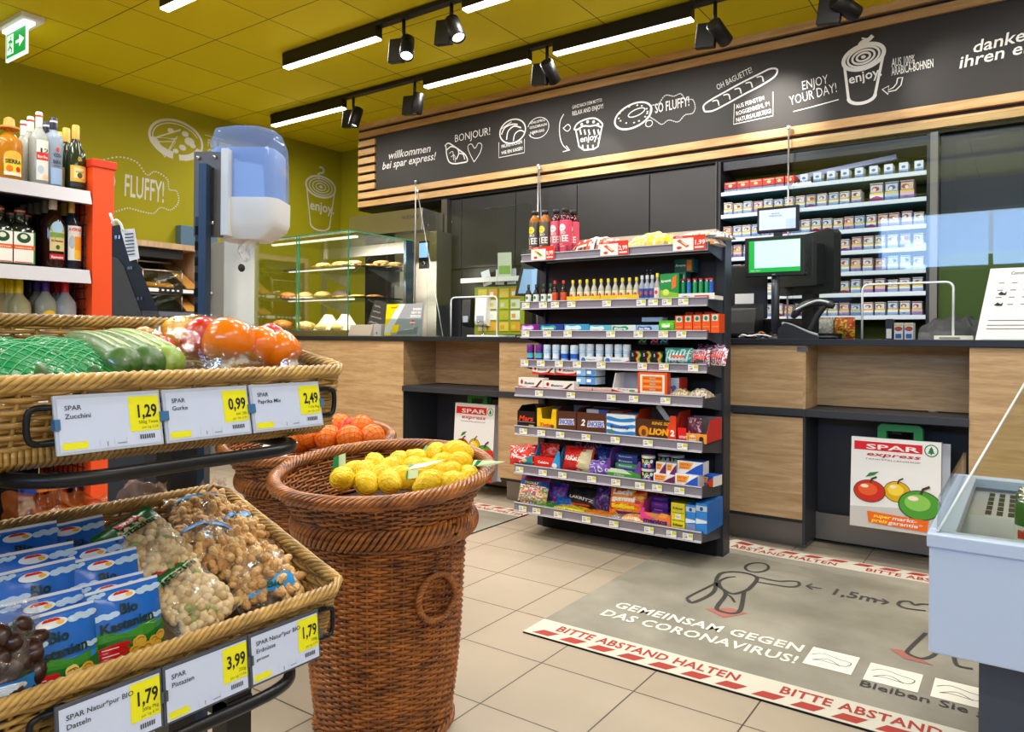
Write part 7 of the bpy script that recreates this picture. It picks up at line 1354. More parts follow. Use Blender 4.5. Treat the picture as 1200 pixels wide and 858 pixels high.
# ---------------------------------------------------------------- lower tray contents
BLU = P('1c68c8', .22); BLU2 = P('2f86dc', .22); CLD = P('b9d4ef', .22); GRNB = P('3a8a2a', .22); GRND = P('1f6a24', .22); REDB = P('c8181c', .22); CHN = P('d9a93a', .25); CHN2 = P('f0cf70', .25); SEAL = P('d9e0ea', .2)
def chest_bag(label, yc, x, ztop, w=.084, h=.128, lean=.22, roll=0, seed=0):
    b = MB(); mp = pouch(b, w, h, .026, lambda u, v: SEAL if v > .975 or v < .02 else (BLU if v > .60 else (BLU2 if v > .50 else GRND)), BLU, seed=seed, nx=20, ny=40, wr=.05)
    rr = random.Random(seed); H = .092; z0 = h-H; k = lambda f: z0+H*f          # the printed face; its foot is hidden in the tray
    for cx, cy, s_ in ((-.30, .66, 1), (.33, .86, 1.1), (.36, .52, .8), (-.36, .92, .7)):
        for j in range(4): b.flat(arc(w*(cx+.07*(j-1.5)*s_), k(cy+.015*(j % 2)), w*.07*s_, H*.035*s_, 0, 360, 10), CLD, mp, .0004+.0001*j)
    b.flat([(-w*.49, k(.44))]+[(w*(-.49+.98*i/8), k(.46+.03*math.sin(i*1.1+seed))) for i in range(9)]+[(w*.49, k(.02)), (-w*.49, k(.02))], GRNB, mp, .0006)
    b.flat([(-w*.49, k(.36)), (-w*.2, k(.38)), (w*.2, k(.33)), (w*.49, k(.40)), (w*.49, k(.0)), (-w*.49, k(.0))], GRND, mp, .0009)
    b.flat(arc(-.004, k(.87), w*.19, H*.055, 0, 360, 20), P('e9eef2', .25), mp, .0010); b.flat(arc(-.004, k(.89), w*.11, H*.035, 0, 180, 12), P('d8301c', .25), mp, .0014); b.flat(arc(.004, k(.865), w*.05, H*.022, 0, 360, 8), P('f2b21c', .25), mp, .0016)
    b.text('Bio', H*.17, P('0f2a1c', .3), mp, (-w*.13, k(.655)), bold=.025, off=.0014, shear=.08); b.text('Kastanien', H*.16, P('0f2a1c', .3), mp, (-w*.40, k(.475)), width=w*.72, bold=.03, off=.0018, shear=.08, rot=.03)
    for i in range(12):
        cx, cy = w*(.0+.40*rr.random()), k(.06+.24*rr.random()); b.flat(arc(cx, cy, w*.085, H*.062, 0, 360, 12, rr.uniform(0, 3)), CHN if rr.random() < .6 else CHN2, mp, .0012+.00015*i); b.stroke(arc(cx, cy, w*.05, H*.035, 20, 160, 6), .0012, P('9a6a1c'), mp, off=.0016+.00015*i)
    for i in range(3): b.flat(catmull([(-w*.46, k(.30-.075*i)), (-w*.2, k(.335-.075*i)), (-w*.06, k(.32-.075*i)), (-w*.08, k(.275-.075*i)), (-w*.46, k(.24-.075*i))], 3, True), REDB, mp, .0014+.0001*i); b.rect(-w*.4, k(.28-.075*i), -w*.2, k(.292-.075*i), P('f2d8d4', .3), mp, .0022)
    zb = ztop-h*math.cos(lean)
    o = b.build('chestnut_bag', loc=(x+h*math.sin(lean)*.5, yc, zb), rot=(-lean, 0, PI/2))
    if roll: o.rotation_euler = (Euler((-lean, 0, PI/2)).to_matrix() @ Euler((0, roll, 0)).to_matrix()).to_euler()
    return tag(o, label, 'chestnut bag')
def cpx(cx_, cy_, x): p = onx(cx_/2.88, 560+cy_/2.88, x); return p.y, p.z
for l, cx_, cy_, x, rl, sd in (('front chestnut bag right beside the pistachio bag', 430, 365, -.852, 0, 1), ('chestnut bag directly behind the front one beside the pistachios', 375, 350, -.880, .02, 2), ('third chestnut bag back in the row beside the pistachios', 360, 265, -.905, .0, 3), ('fourth chestnut bag back in the row beside the pistachios', 342, 223, -.932, -.03, 4),
                           ('front chestnut bag right beside the date bag', 195, 458, -.845, 0, 5), ('second chestnut bag back in the row next to the dates', 142, 408, -.875, .03, 6), ('third chestnut bag back in the row next to the dates', 135, 302, -.905, 0, 7), ('fourth chestnut bag back in the row next to the dates', 125, 245, -.935, .02, 8), ('chestnut bag at the very back at the picture edge', 78, 172, -.985, 0, 9), ('chestnut bag at the very back, alone against the tray rear', 258, 150, -.995, -.03, 10)):
    y, z = cpx(cx_, cy_, x); chest_bag(l, y, x, z, lean=.20, roll=rl, seed=sd)
# dates
PNB = {}
def nutbag(name, label, cat, yc, x, zb, w, h, lean, rz, parts, filmm, seed, nut, n, band=None, bandtxt=None, t=.045, roll=0):
    r = root(name, label, cat, (x, yc, zb)); E = Euler((-lean, 0, PI/2+rz)); r.rotation_euler = (Euler((-lean, 0, PI/2+rz)).to_matrix() @ Euler((0, roll, 0)).to_matrix()).to_euler(); rr = random.Random(seed); q = MB()
    nv = 0
    for i in range(n):
        u, v = rr.uniform(.08, .92), rr.uniform(.06, .80 if band else .9); k = (math.sin(PI*u)*math.sin(PI*min(1, v*1.1)))**.5
        y = -t/2*k*rr.uniform(.55, .95); nut(q, Vector(((u-.5)*w, y+.003, v*h)), rr, i)
    o = q.build(parts, r); o['kind'] = 'stuff'
    q = MB(); mp = pouch(q, w, h, t, filmm, filmm, seed=seed, nx=22, ny=24, wr=.16)
    q.build('film_bag', r)
    if band:
        q = MB(); d = lambda u, v: mp((u-.5)*w*.98, h*(band[0]+(band[1]-band[0])*v), .0012)
        q.grid(d, 14, 6, P(band[2], .25))
        if band[3]: q.grid(lambda u, v: mp((u-.5)*w*.98, h*(band[0]-.05+.05*v), .0014), 14, 2, P(band[3], .25))
        for tx in bandtxt: 
            if tx[0] == 'box': q.flat([(tx[1]*w, tx[2]*h), (tx[3]*w, tx[2]*h), (tx[3]*w, tx[4]*h), (tx[1]*w, tx[4]*h)], P(tx[5], .3), mp, .0028)
            elif tx[0] == 'oval': q.flat(arc(tx[1]*w, tx[2]*h, tx[3]*w, tx[4]*h, 0, 360, 16), P(tx[5], .3), mp, .0028)
            else: q.text(tx[0], tx[4]*h, P(tx[5], .3), mp, (tx[1]*w, tx[2]*h), width=tx[3]*w, bold=.025, off=.0036, shear=.05)
        q.build('bag_label', r)
    return r
DATM = mat('date_skin', '3a1f18', .35, var=.4, vscale=30, coat=.3)
PISM = [mat('pistachio_a', 'd8be92', .5, var=.12, vscale=60), mat('pistachio_b', 'bd9f6c', .5, var=.15, vscale=60), mat('pistachio_c', '8f9a5a', .5)]
PEAM = [mat('peanut_shell', 'bf9057', .6, var=.2, vscale=80, bump=.5, bscale=220), mat('peanut_shell_pale', 'd6ae74', .6, var=.2, vscale=80, bump=.5, bscale=220)]
def rotd(rr): return Euler((rr.uniform(0, 6), rr.uniform(0, 6), rr.uniform(0, 6))).to_matrix().to_4x4()
def date_(q, p, rr, i): q.M = Matrix.Translation(p) @ rotd(rr); q.ell((0, 0, 0), (.015, .0095, .0095), DATM, 10, 6); q.M = Matrix.Identity(4)
def pist(q, p, rr, i): q.M = Matrix.Translation(p) @ rotd(rr); q.ell((0, 0, 0), (.0098, .0066, .0062), PISM[0 if rr.random() < .6 else (1 if rr.random() < .8 else 2)], 8, 5); q.M = Matrix.Identity(4)
def pean(q, p, rr, i):
    q.M = Matrix.Translation(p) @ rotd(rr); q.ell((0, 0, 0), (0.0180, .0078, .0078), PEAM[i % 2], 12, 6, lambda d: 1-.30*math.exp(-(d.x/.28)**2)); q.M = Matrix.Identity(4)
CLR2 = film('nut_film', 'f4f4f4', .05, .13, .12, 45); CLR3 = film('nut_film_crisp', 'f4f4f4', .05, .30, .08, 70)
y, z = cpx(60, 560, -.85)
nutbag('date_bag', 'clear bag of dark dates with a blue label at the picture edge', 'date bag', y-.020, -.835, .598, .085, .13, .2, 0, 'dates', CLR2, 31, date_, 60, (.16, .42, '2a80d0', None), (('oval', .0, .365, .22, .04, 'e9eef2'), ('Bio-Datteln', -.36, .23, .72, .10, '0f3a2a')))
def pistbag(label, cx_, cy_, x, w, h, lean, rz, seed):
    y, z = cpx(cx_, cy_, x); nutbag('pistachio_bag', label, 'pistachio bag', y, x, z, w, h, lean, rz, 'pistachios', CLR2, seed, pist, 210, (.80, .985, '1f6a35', 'b9d8a8'), (('box', -.15, .855, .2, .955, 'c8202c'), ('SPAR', -.10, .875, .24, .07, 'f4efec'), ('Pistazien', -.36, .72, .72, .12, '14401f')), t=.04, roll=-.42)
pistbag('front pistachio bag with green header, above the pistachio price sign', 735, 497, -.845, .095, .110, .80, -.06, 41); pistbag('rear pistachio bag with green header, behind the front one', 594, 343, -.905, .092, .110, .78, -.10, 42)
def peabag(label, cx_, cy_, x, w, h, lean, rz, seed, lab):
    y, z = cpx(cx_, cy_, x); nutbag('peanut_bag', label, 'peanut bag', y, x, z, w, h, lean, rz, 'peanuts', CLR3, seed, pean, 95, (lab[0], lab[1], '2a8fd8', None), (('Bio', -.1, (lab[0]+.02), .25, .08, '0f4a2a'),), t=.055)
peabag('peanut bag at the front corner of the lower tray with a small blue label', 925, 425, -.85, .10, .115, 1.02, -.15, 51, (.10, .26)); peabag('peanut bag lying behind the pistachio bags, first of the rear pair', 735, 320, -.915, .095, .11, 1.05, -.3, 52, (.55, .66)); peabag('peanut bag at the rear corner of the lower tray beside the baskets', 850, 265, -.94, .095, .11, 1.0, .1, 53, (.5, .6)); peabag('peanut bag wedged behind the other peanut bags under the post', 715, 200, -.985, .09, .09, 1.0, -.2, 54, (.7, .8))
# loose film behind the lower tray
def sheet(label, name, pts, m_, seed, amp=.012):
    b = MB(); a, c, d, e = [Vector(p) for p in pts]
    b.grid(lambda u, v: (a.lerp(c, u)).lerp(e.lerp(d, u), v)+Vector((amp*noise.noise(Vector((u*4, v*4, seed))), 0, amp*1.4*noise.noise(Vector((u*5, v*3, seed+5))))), 26, 16, m_)
    return tag(b.build(name), label, 'plastic film')
AMB = film('amber_film', 'c2703a', .6, .10, .2, 22); ROSE = film('rose_film', 'd8b0a0', .28, .16, .12, 30)
sheet('amber translucent film draped behind the chestnut bags', 'plastic_film', (onx(2, 636, -1.12), onx(128, 612, -1.12), onx(124, 578, -1.15), onx(2, 578, -1.15)), AMB, 1); sheet('pinkish clear film behind the stand post at the lower tray rear', 'plastic_film', (onx(118, 612, -1.13), onx(197, 600, -1.13), onx(196, 564, -1.155), onx(146, 566, -1.155)), ROSE, 2); sheet('crumpled clear film at the rear corner of the lower tray', 'plastic_film', (onx(222, 598, -1.11), onx(268, 590, -1.11), onx(262, 560, -1.14), onx(228, 572, -1.14)), ROSE, 3, .02)
# ================================================================ liquor shelf with the orange end panel
LX = -3.25; LSZ = [1.595, 1.262, .93, .60, .175]
ls = root('liquor_shelf', 'dark wire-sided liquor shelf with an orange end panel behind the produce stand', 'shelf rack', (0, 0, 0))
ORG = mat('orange_panel', 'f0501c', .45); ORG2 = mat('orange_panel_edge', 'd83a12', .45); LRAIL = mat('liquor_rail', 'a4a2a6', .4, .4)
b = MB(); b.box(-3.72, 1.515, .0, LX+.012, 1.605, 1.735, ORG); b.box(-3.72, 1.510, 1.715, LX+.018, 1.612, 1.748, ORG2); b.build('end_panel', ls, bevel=.002)
b = MB(); b.box(-3.74, -.6, .1, -3.72, 1.51, 1.70, mat('rack_back', '26262b', .5)); b.build('back_panel', ls)
b = MB()
for z in [.3+.045*i for i in range(31)]: b.tube([(LX-.03, 1.508, z), (-3.70, 1.508, z)], .0022, BLACK, 5)
for x in [-3.70+.045*i for i in range(10)]: b.tube([(x, 1.508, .28), (x, 1.508, 1.68)], .0022, BLACK, 5)
b.build('wire_side', ls)
for z in LSZ:
    s = MB(); s.box(-3.72, -.6, z-.03, LX-.005, 1.507, z, mat('shelf_deck', '30323a', .45)); so = s.build('shelf', ls)
    if z > .3:
        s = MB(); s.prism([(LX-.004, -.6, z-.045), (LX+.028, -.6, z-.045), (LX+.010, -.6, z+.012), (LX-.004, -.6, z+.012)], (0, 2.105, 0), LRAIL); s.build('price_rail', so)
b = MB(); b.box(-3.72, -.6, 0, LX-.02, 1.51, .14, DARK); b.build('plinth', ls)
for k, ys in ((0, (1.395-.09, 1.40, 1.47)), (1, (1.20, 1.40, 1.455))):
    for y in ys:
        q = MB(); z = LSZ[k]; mp = plane((LX+.020, y-.03, z-.034), (0, 1, 0), (-.018, 0, .057)); q.rect(0, .1, .062, .62, PTW, mp, .001); q.rect(.034, .3, .058, .58, PTY, mp, .0016); q.text('9,99', .28, INK, mp, (.005, .25), cond=.035, off=.0018); q.build('price_label', ls)
def bottle(label, y, x, z, h, r_, prof, glassc, caps, labels, kind='bottle', group=None, trans=0, sq=None):
    o = root('liquor_bottle', label, 'bottle', (x, y, z+.001), group=group); b = MB(); gm = mat('bottle_%s_%d' % (glassc, int(trans*10)), glassc, .1, trans=trans, spec=.6, ior=1.3 if trans else 1.45)
    P_ = {'round': [(.94, 0), (1, .02), (1, .60), (.92, .67), (.45, .76), (.33, .80), (.31, .93)], 'wine': [(.94, 0), (1, .02), (1, .52), (.9, .60), (.55, .72), (.36, .80), (.34, .93)], 'square': [(.96, 0), (1, .015), (1, .64), (.85, .70), (.42, .75), (.36, .80), (.36, .92)], 'tall': [(.95, 0), (1, .02), (.93, .40), (1, .70), (.85, .76), (.40, .80), (.36, .93)]}[prof]
    sq_ = 4 if prof == 'square' else None
    pts = [(a*r_, c*h) for a, c in P_]
    if sq_:
        n = 28; vs = []; fs = []
        for rr, zz in pts:
            for i in range(n):
                a = 2*PI*i/n; k = 1/(abs(math.cos(a))**5+abs(math.sin(a))**5)**.2 if zz < .69*h else 1; vs.append((rr*.78*k*math.cos(a), rr*1.0*k*math.sin(a), zz))
        for j in range(len(pts)-1): fs += [(j*n+i, j*n+(i+1) % n, (j+1)*n+(i+1) % n, (j+1)*n+i) for i in range(n)]
        b.add(vs, fs, gm, True)
    else: b.lathe(pts, gm, 24)
    b.build('glass_bottle', o); nr = P_[-1][0]*r_; q = MB(); zc = caps[1]*h; q.lathe([(nr*1.08, zc), (nr*1.1, zc+.003), (nr*1.1, h*.985), (nr*.9, h)], P(caps[0], .3), 18)
    if len(caps) > 2: q.lathe([(nr*1.11, h*.93), (nr*1.11, h*.955)], P(caps[2], .3), 18, caps=False)
    q.build('cap', o)
    if sq_: mp = lambda a, zz, hh=0: Vector((r_*.795+hh+.0005, a, zz))
    else: mp = lambda a, zz, hh=0: Vector(((r_+hh+.0007)*math.cos(a/r_), (r_+hh+.0007)*math.sin(a/r_), zz))
    q = MB()
    for it in labels:
        if it[0] == 'r': _, a0, z0, a1, z1, c, of = it; q.grid(lambda u, v: mp(r_*(a0+(a1-a0)*u), h*(z0+(z1-z0)*v), of), 10, 1, P(c, .35), False)
        elif it[0] == 'e': _, a0, z0, ra, rz, c, of = it; q.flat(arc(r_*a0, h*z0, r_*ra, h*rz, 0, 360, 16), P(c, .35), mp, of)
        elif it[0] == 't': _, a0, z0, w_, s_, c, t, of = it; q.text(t, h*s_, P(c, .35), mp, (r_*a0, h*z0), width=r_*w_, bold=.03, off=of)
    if labels: q.build('bottle_label', o)
    return o
dx = LX-.075
T_ = LSZ[0]
SIER = [('r', -.7, .12, .7, .42, 'f2cf2a', .0006), ('r', -.7, .12, .7, .17, 'e9e2d0', .001), ('t', -.62, .30, 1.2, .085, '1c2a1c', 'SIERRA', .0016), ('e', -.3, .22, .25, .05, 'e8731c', .0012), ('e', .35, .22, .2, .04, 'c8301c', .0012), ('e', .0, .42, .7, .07, 'f0b23a', .0009)]
ob_ = bottle('amber tequila bottle with a straw-coloured hat cap on the top liquor shelf', UY(9, dx), dx, T_, .265, .046, 'round', 'c9801c', ('d8862a', .82), SIER, trans=.2)
q = MB(); q.lathe([(.036, .222), (.038, .228), (.02, .236), (.018, .262), (.006, .270)], mat('hat_cap', 'd8842a', .6), 18); q.build('hat', ob_)
RUM = [('r', -.6, .10, .6, .62, 'dfe0d8', .0006), ('t', -.4, .46, .8, .075, '2a2a2a', '12', .0012), ('r', -.58, .36, .58, .46, 'd8281c', .001), ('t', -.46, .385, .9, .05, 'f4ece4', 'Ron Fino', .0016), ('e', -.2, .24, .3, .05, 'b9c2d0', .001), ('e', .25, .14, .3, .04, 'e9c79a', .001)]
bottle('clear rum bottle with the number twelve and a red band, front of its row', UY(44, dx+.01), dx+.01, T_, .315, .038, 'round', 'd9ddd4', ('e2ddd4', .80, 'd8301c'), RUM, trans=.55)
bottle('second clear rum bottle with white capsule, behind the one numbered twelve', UY(34, dx-.09), dx-.09, T_, .315, .038, 'round', 'd9ddd4', ('e2ddd4', .80, 'd8301c'), RUM[:3], trans=.55); bottle('third clear rum bottle with white capsule, furthest back of its row', UY(26, dx-.18), dx-.18, T_, .315, .038, 'round', 'd9ddd4', ('e2ddd4', .80, 'd8301c'), RUM[:1], trans=.55)
VOD = [('e', .05, .55, .16, .03, 'd8301c', .0006), ('t', -.4, .45, .85, .07, '1c2a5a', 'VODKA', .001), ('t', -.42, .36, .85, .07, '1c2a5a', 'BAIKAL', .001), ('r', -.6, .08, .6, .3, '9ab4d8', .0004), ('r', -.35, .32, .35, .33, '4a5a8a', .001)]
bottle('clear vodka bottle with dark blue lettering and cap, front of its row', UY(61, dx+.012), dx+.012, T_, .305, .036, 'tall', 'c4d4e6', ('1c2238', .82, 'd9dde6'), VOD, trans=.55)
bottle('second vodka bottle with dark cap behind the front one', UY(53, dx-.08), dx-.08, T_, .305, .036, 'tall', 'c4d4e6', ('1c2238', .82, 'd9dde6'), VOD[:1], trans=.55); bottle('third vodka bottle with dark cap at the back of its row', UY(47, dx-.17), dx-.17, T_, .30, .036, 'tall', 'c4d4e6', ('1c2238', .82, 'd9dde6'), [], trans=.55)
BRA = [('r', -.9, .10, .9, .40, 'e8b43a', .0006), ('r', -.9, .10, .9, .17, '2a2a22', .001), ('r', -.55, .22, .55, .37, 'f2dc9a', .001), ('t', -.4, .30, .8, .03, '4a3a1c', 'V.S.O.P', .0014), ('e', .0, .26, .25, .04, '4a5a2a', .0014), ('t', -.2, .47, .4, .06, 'e8c02a', 'QO', .0008)]
bottle('dark green brandy bottle with gold capsule nearest the orange panel', UY(87, dx+.01), dx+.01, T_, .295, .039, 'wine', '26301a', ('e0aa4a', .74), BRA); bottle('second brandy bottle with gold capsule, behind the front one', UY(76, dx-.07), dx-.07, T_, .295, .039, 'wine', '26301a', ('e0aa4a', .74), BRA[:1]); bottle('third brandy bottle with gold capsule at the back of the top liquor shelf', UY(69, dx-.16), dx-.16, T_, .295, .039, 'wine', '26301a', ('e0aa4a', .74), [])
T_ = LSZ[1]
JAG = [('r', -.82, .08, .82, .60, '3a7a3a', .0006), ('r', -.7, .09, .7, .59, 'efece2', .0009), ('e', 0, .50, .5, .085, '1c4a2a', .0012), ('e', 0, .52, .25, .04, 'd9e0c8', .0015), ('r', -.78, .31, .78, .38, 'e2622a', .0014), ('t', -.6, .325, 1.2, .035, 'b03a12', 'Kräuterlikör', .0018), ('r', -.65, .095, .65, .11, 'd8402a', .0014)]
JAG[5] = ('t', -.6, .325, 1.2, .035, 'f2c9a8', 'MEISTER', .0018)
bottle('square dark herb liqueur bottle with white and orange label, second from the picture edge', UY(22, dx+.01), dx+.01, T_, .245, .050, 'square', '161a14', ('2a2018', .86, 'd8642a'), JAG); bottle('square dark herb liqueur bottle with white and orange label at the picture edge', UY(-3, dx+.01), dx+.01, T_, .245, .050, 'square', '161a14', ('2a2018', .86, 'd8642a'), JAG)
for i, (u, d) in enumerate(((13, -.09), (8, -.17), (30, -.1), (-2, -.12))): bottle('square dark herb liqueur bottle in the rear rows', UY(u, dx+d), dx+d, T_, .245, .050, 'square', '161a14', ('2a2018', .86, 'd8642a'), [], group='herb liqueur bottles in the rear rows')
RAM = [('r', -.62, .26, .62, .52, 'd9c48a', .0006), ('e', 0, .52, .62, .13, '8fae4a', .0006), ('e', 0, .57, .5, .08, 'a9c9e6', .001), ('r', -.6, .44, .6, .50, '7a9a3a', .0012), ('t', -.5, .38, 1.0, .04, '6a2a1c', 'Kräuter', .001), ('e', 0, .31, .16, .03, '3a5a2a', .001), ('r', -.62, .15, .62, .22, 'c8202c', .0006), ('t', -.5, .165, 1., .045, 'f4ece4', 'Ramazot', .001)]
bottle('dark liqueur bottle with an arched landscape label, in the middle of the second liquor shelf', UY(61, dx+.012), dx+.012, T_, .315, .046, 'round', '2a140c', ('e2cfae', .81, 'b06a3a'), RAM)
for i, (u, d) in enumerate(((52, -.08), (43, -.15), (35, -.2), (27, -.25))): bottle('dark liqueur bottle with pale capsule in the row behind the landscape label', UY(u, dx+d), dx+d, T_, .310, .044, 'round', '1c1010', ('8a8478', .81), [], group='dark liqueur bottles behind the landscape label')
AVE = [('r', -.75, .16, .75, .62, 'e9e4da', .0006), ('r', -.75, .54, .75, .62, 'f4efe8', .001), ('t', -.68, .55, 1.36, .06, 'd81c1c', 'AVERNA', .0014), ('r', -.1, .2, .7, .48, 'f0981c', .0012), ('r', -.1, .18, .7, .3, 'f2c02a', .0015), ('e', -.35, .4, .3, .09, 'b9bcc0', .0013)]
bottle('dark bitter bottle with red lettering and orange label nearest the orange panel', UY(83, dx+.012), dx+.012, T_, .315, .037, 'round', '16202e', ('d9a94a', .80, 'c8862a'), AVE)
for i, (u, d) in enumerate(((74, -.07), (67, -.14))): bottle(['second bitter bottle with gold capsule behind the orange-labelled one', 'third bitter bottle with gold capsule behind the orange-labelled one'][i], UY(u, dx+d), dx+d, T_, .310, .037, 'round', '16202e', ('c9a94a', .80), [])
T_ = LSZ[2]
for i, (u, d, c, g, t, l) in enumerate(((22, 0, 'e8c81c', 'd2c89a', .4, 'squat bottle with yellow cap at the front of the third liquor shelf'), (14, -.03, 'e8c81c', 'd2c89a', .4, 'second squat bottle with yellow cap on the third liquor shelf'), (8, -.05, 'd9b81c', 'd2c89a', .4, 'third squat bottle with yellow cap on the third liquor shelf'), (1, -.05, 'c9b81c', 'b9a87a', .4, 'bottle with olive cap at the picture edge on the third liquor shelf'), (53, .0, '4a2a8a', 'd0d0c0', .5, 'gin bottle with purple and gold cap and yellow label'), (43, -.06, '4a3a9a', 'c0c0b0', .5, 'second bottle with purple cap on the third liquor shelf'), (35, -.1, '3a3a5a', '5a5a4a', .2, 'third bottle with dark purple cap on the third liquor shelf'), (76, .01, 'd8182c', 'dfe4e8', .6, 'clear bottle with bright red cap nearest the orange panel'), (66, -.06, 'c8182c', 'dfe4e8', .6, 'second clear bottle with red cap'), (61, -.13, 'a8182c', 'c8ccd0', .6, 'third clear bottle with dark red cap'))):
    h = .31 if u in (53, 43, 76, 66, 61, 35) else .295; LB = [('e', 0, .45, .7, .10, 'f0c01c', .0006), ('t', -.5, .42, 1., .06, '2a2a1c', 'GORDON', .001)] if u in (53,) else ([('r', -.5, .3, .5, .5, 'e9c4c8', .0006), ('t', -.3, .4, .6, .05, 'c81c2c', 'GIN', .001)] if u == 76 else [('r', -.6, .2, .6, .45, 'f0e2a0', .0006)])
    bottle(l, UY(u, dx+d), dx+d, T_, h, .042, 'round', g, (c, .80), LB, trans=t)
# beer six-packs near the floor
T_ = LSZ[4]
def beer(label, y, x, glassc, capc, lab, group, h=.225, z=T_):
    bottle(label, y, x, z, h, .030, 'wine', glassc, (capc, .95), [('r', -1.2, .80, 1.2, .90, lab, .0006), ('r', -.9, .15, .9, .42, lab, .0006)], group=group)
AM = 'beer bottle with gold cap in the orange carton low on the liquor shelf'
for i, (u, d) in enumerate(((48, 0), (60, 0), (74, 0), (91, 0), (53, -.075), (65, -.075), (79, -.075))): beer(AM, UY(u, dx+d-.0), dx+d, '8a3a10', 'e8c86a', 'd8761c', 'beer bottles in the orange carton')
for i, (u, d) in enumerate(((43, -.16), (51, -.16), (59, -.16), (67, -.16))): beer('dark beer bottle at the back behind the orange carton', UY(u, dx+d), dx+d, '1c2418', '2a3a2a', '2a3a2a', 'dark beer bottles behind the orange carton')
for u, d, l in ((15, .01, 'pale beer bottle with blue foil neck at the picture edge'), (33, .01, 'pale beer bottle with blue foil neck beside the orange carton'), (27, -.07, 'pale beer bottle with blue foil neck behind the other two')):
    bottle(l, UY(u, dx+d), dx+d, T_, .235, .031, 'wine', 'b9ad98', ('c9d2e0', .95), [('r', -3.14, .74, 3.14, .95, '1c3a8a', .0006), ('e', 0, .42, .6, .1, '1c2a6a', .0006)])
b = MB(); y0, y1 = UY(43, dx+.05)-.005, UY(97, dx+.05)+.005; oc = P('ee8a1c'); b.box(dx-.12, y0, T_+.001, dx+.05, y0+.004, T_+.11, oc); b.box(dx-.12, y1-.004, T_, dx+.05, y1, T_+.11, oc); b.box(dx+.046, y0, T_, dx+.05, y1, T_+.105, oc); b.box(dx-.12, y0, T_, dx-.116, y1, T_+.11, oc); b.flat([(y0+.05, .03), (y1-.05, .03), (y1-.05, .08), (y0+.05, .08)], P('f7c86a'), plane((dx+.0505, 0, T_), (0, 1, 0), (0, 0, 1))); tag(b.build('beer_carton'), 'orange beer carton low on the liquor shelf', 'carton')
# ================================================================ glove dispenser on its pole
gd_ = root('glove_dispenser', 'blue and white disposable glove dispenser on a dark slotted pole', 'glove dispenser', (0, 0, 0))
D_ = 1.5; PP = lambda u, v, d=D_: CAM+ray(u, v)*d
cx = PP(293, 220); yaw_ = math.atan2(-cx.y, -cx.x)+PI/2; GRM = Matrix.Translation((cx.x, cx.y, 0)) @ Matrix.Rotation(YAW, 4, 'Z')
px = D_/FPX
zz = lambda v: PP(293, v).z
BLC = film('dispenser_blue', '8fb2ee', .24, .10, .05, 5); BLI = mat('glove_stack_blue', '7f9fe0', .5)
def rrect(w, d, r_, n=5):
    o = []
    for sx_, sy_, a0 in ((1, 1, 0), (-1, 1, 90), (-1, -1, 180), (1, -1, 270)):
        for k in range(n+1): a = math.radians(a0+90*k/n); o.append((sx_*(w-r_)+r_*math.cos(a), sy_*(d-r_)+r_*math.sin(a)))
    return o
def loft(b, secs, m_, cap0=True, cap1=True):
    """secs [(w,d,r,z,dx,dy)]"""
    vs = []; n = None
    for w, d, r_, z, ox, oy in secs:
        o = rrect(w, d, r_); n = len(o); vs += [(x+ox, y+oy, z) for x, y in o]
    fs = [(j*n+i, j*n+(i+1) % n, (j+1)*n+(i+1) % n, (j+1)*n+i) for j in range(len(secs)-1) for i in range(n)]
    b.add(vs, fs, m_, True)
    if cap0: b.add(vs, [tuple(range(n))[::-1]], m_)
    if cap1: b.add(vs, [tuple((len(secs)-1)*n+i for i in range(n))], m_)
W2 = 40*px
b = MB(); b.M = GRM; loft(b, [(W2, .055, .025, zz(238), 0, 0), (W2*1.0, .056, .028, zz(200), 0, 0), (W2*.97, .054, .028, zz(172), 0, 0), (W2*.86, .048, .028, zz(157), -.002, 0), (W2*.5, .03, .02, zz(152), -.002, 0)], BLC); b.build('clear_cover', gd_)
b = MB(); b.M = GRM; loft(b, [(W2*.9, .048, .02, zz(236), 0, 0), (W2*.9, .048, .02, zz(182), 0, 0), (W2*.86, .046, .02, zz(179), 0, 0)], BLI); b.build('glove_stack', gd_)
b = MB(); b.M = GRM; loft(b, [(W2*.62, .040, .02, zz(283), -.006, 0), (W2*.95, .052, .024, zz(271), 0, 0), (W2*1.02, .058, .026, zz(262), 0, 0), (W2*1.03, .058, .026, zz(237), 0, 0)], mat('dispenser_white', 'dfe3ea', .35)); b.build('lower_housing', gd_)
b = MB(); b.M = GRM; b.grid(lambda u, v: Vector((-.004+(u-.5)*(.05-.035*v)+.004*math.sin(v*9), -.012+.01*math.sin(u*8+v*4), zz(280)-v*(zz(280)-zz(308)))), 10, 12, film('glove_film', 'eef2f8', .45, .2, .2, 60)); b.build('hanging_glove', gd_)
b = MB(); x0, x1 = -51*px*.96, -19*px*.96; b.M = GRM @ Matrix.Translation((0, -.068, 0)); b.box(x1, -.002, zz(281), x1+.014, .03, zz(184), mat('dispenser_white', 'dfe3ea', .35)); b.box(x0, .0, zz(283), x1, .012, zz(188), mat('backplate_steel', '5f564f', .35)); b.box(x0+.016, -.004, zz(281), x1-.014, .0, zz(206), mat('plate_dark', '3a4048', .4, .5)); 
for x, v in ((x0+.01, 195), (x1-.012, 194), (x1-.016, 268)): b.cyl((x, -.006, zz(v)), (x, .001, zz(v)), .0035, CHROME, 8)
b.build('back_plate', gd_)
b = MB(); xp0 = -38*px*.95; b.M = GRM @ Matrix.Translation((0, -.068, 0)); b.box(xp0, -.030, 0.02, xp0+.014, -.005, zz(205), mat('pole_navy', '273a52', .4, .3)); b.box(xp0-.014, -.012, 0.02, xp0+.0, .004, zz(262), BLACK)
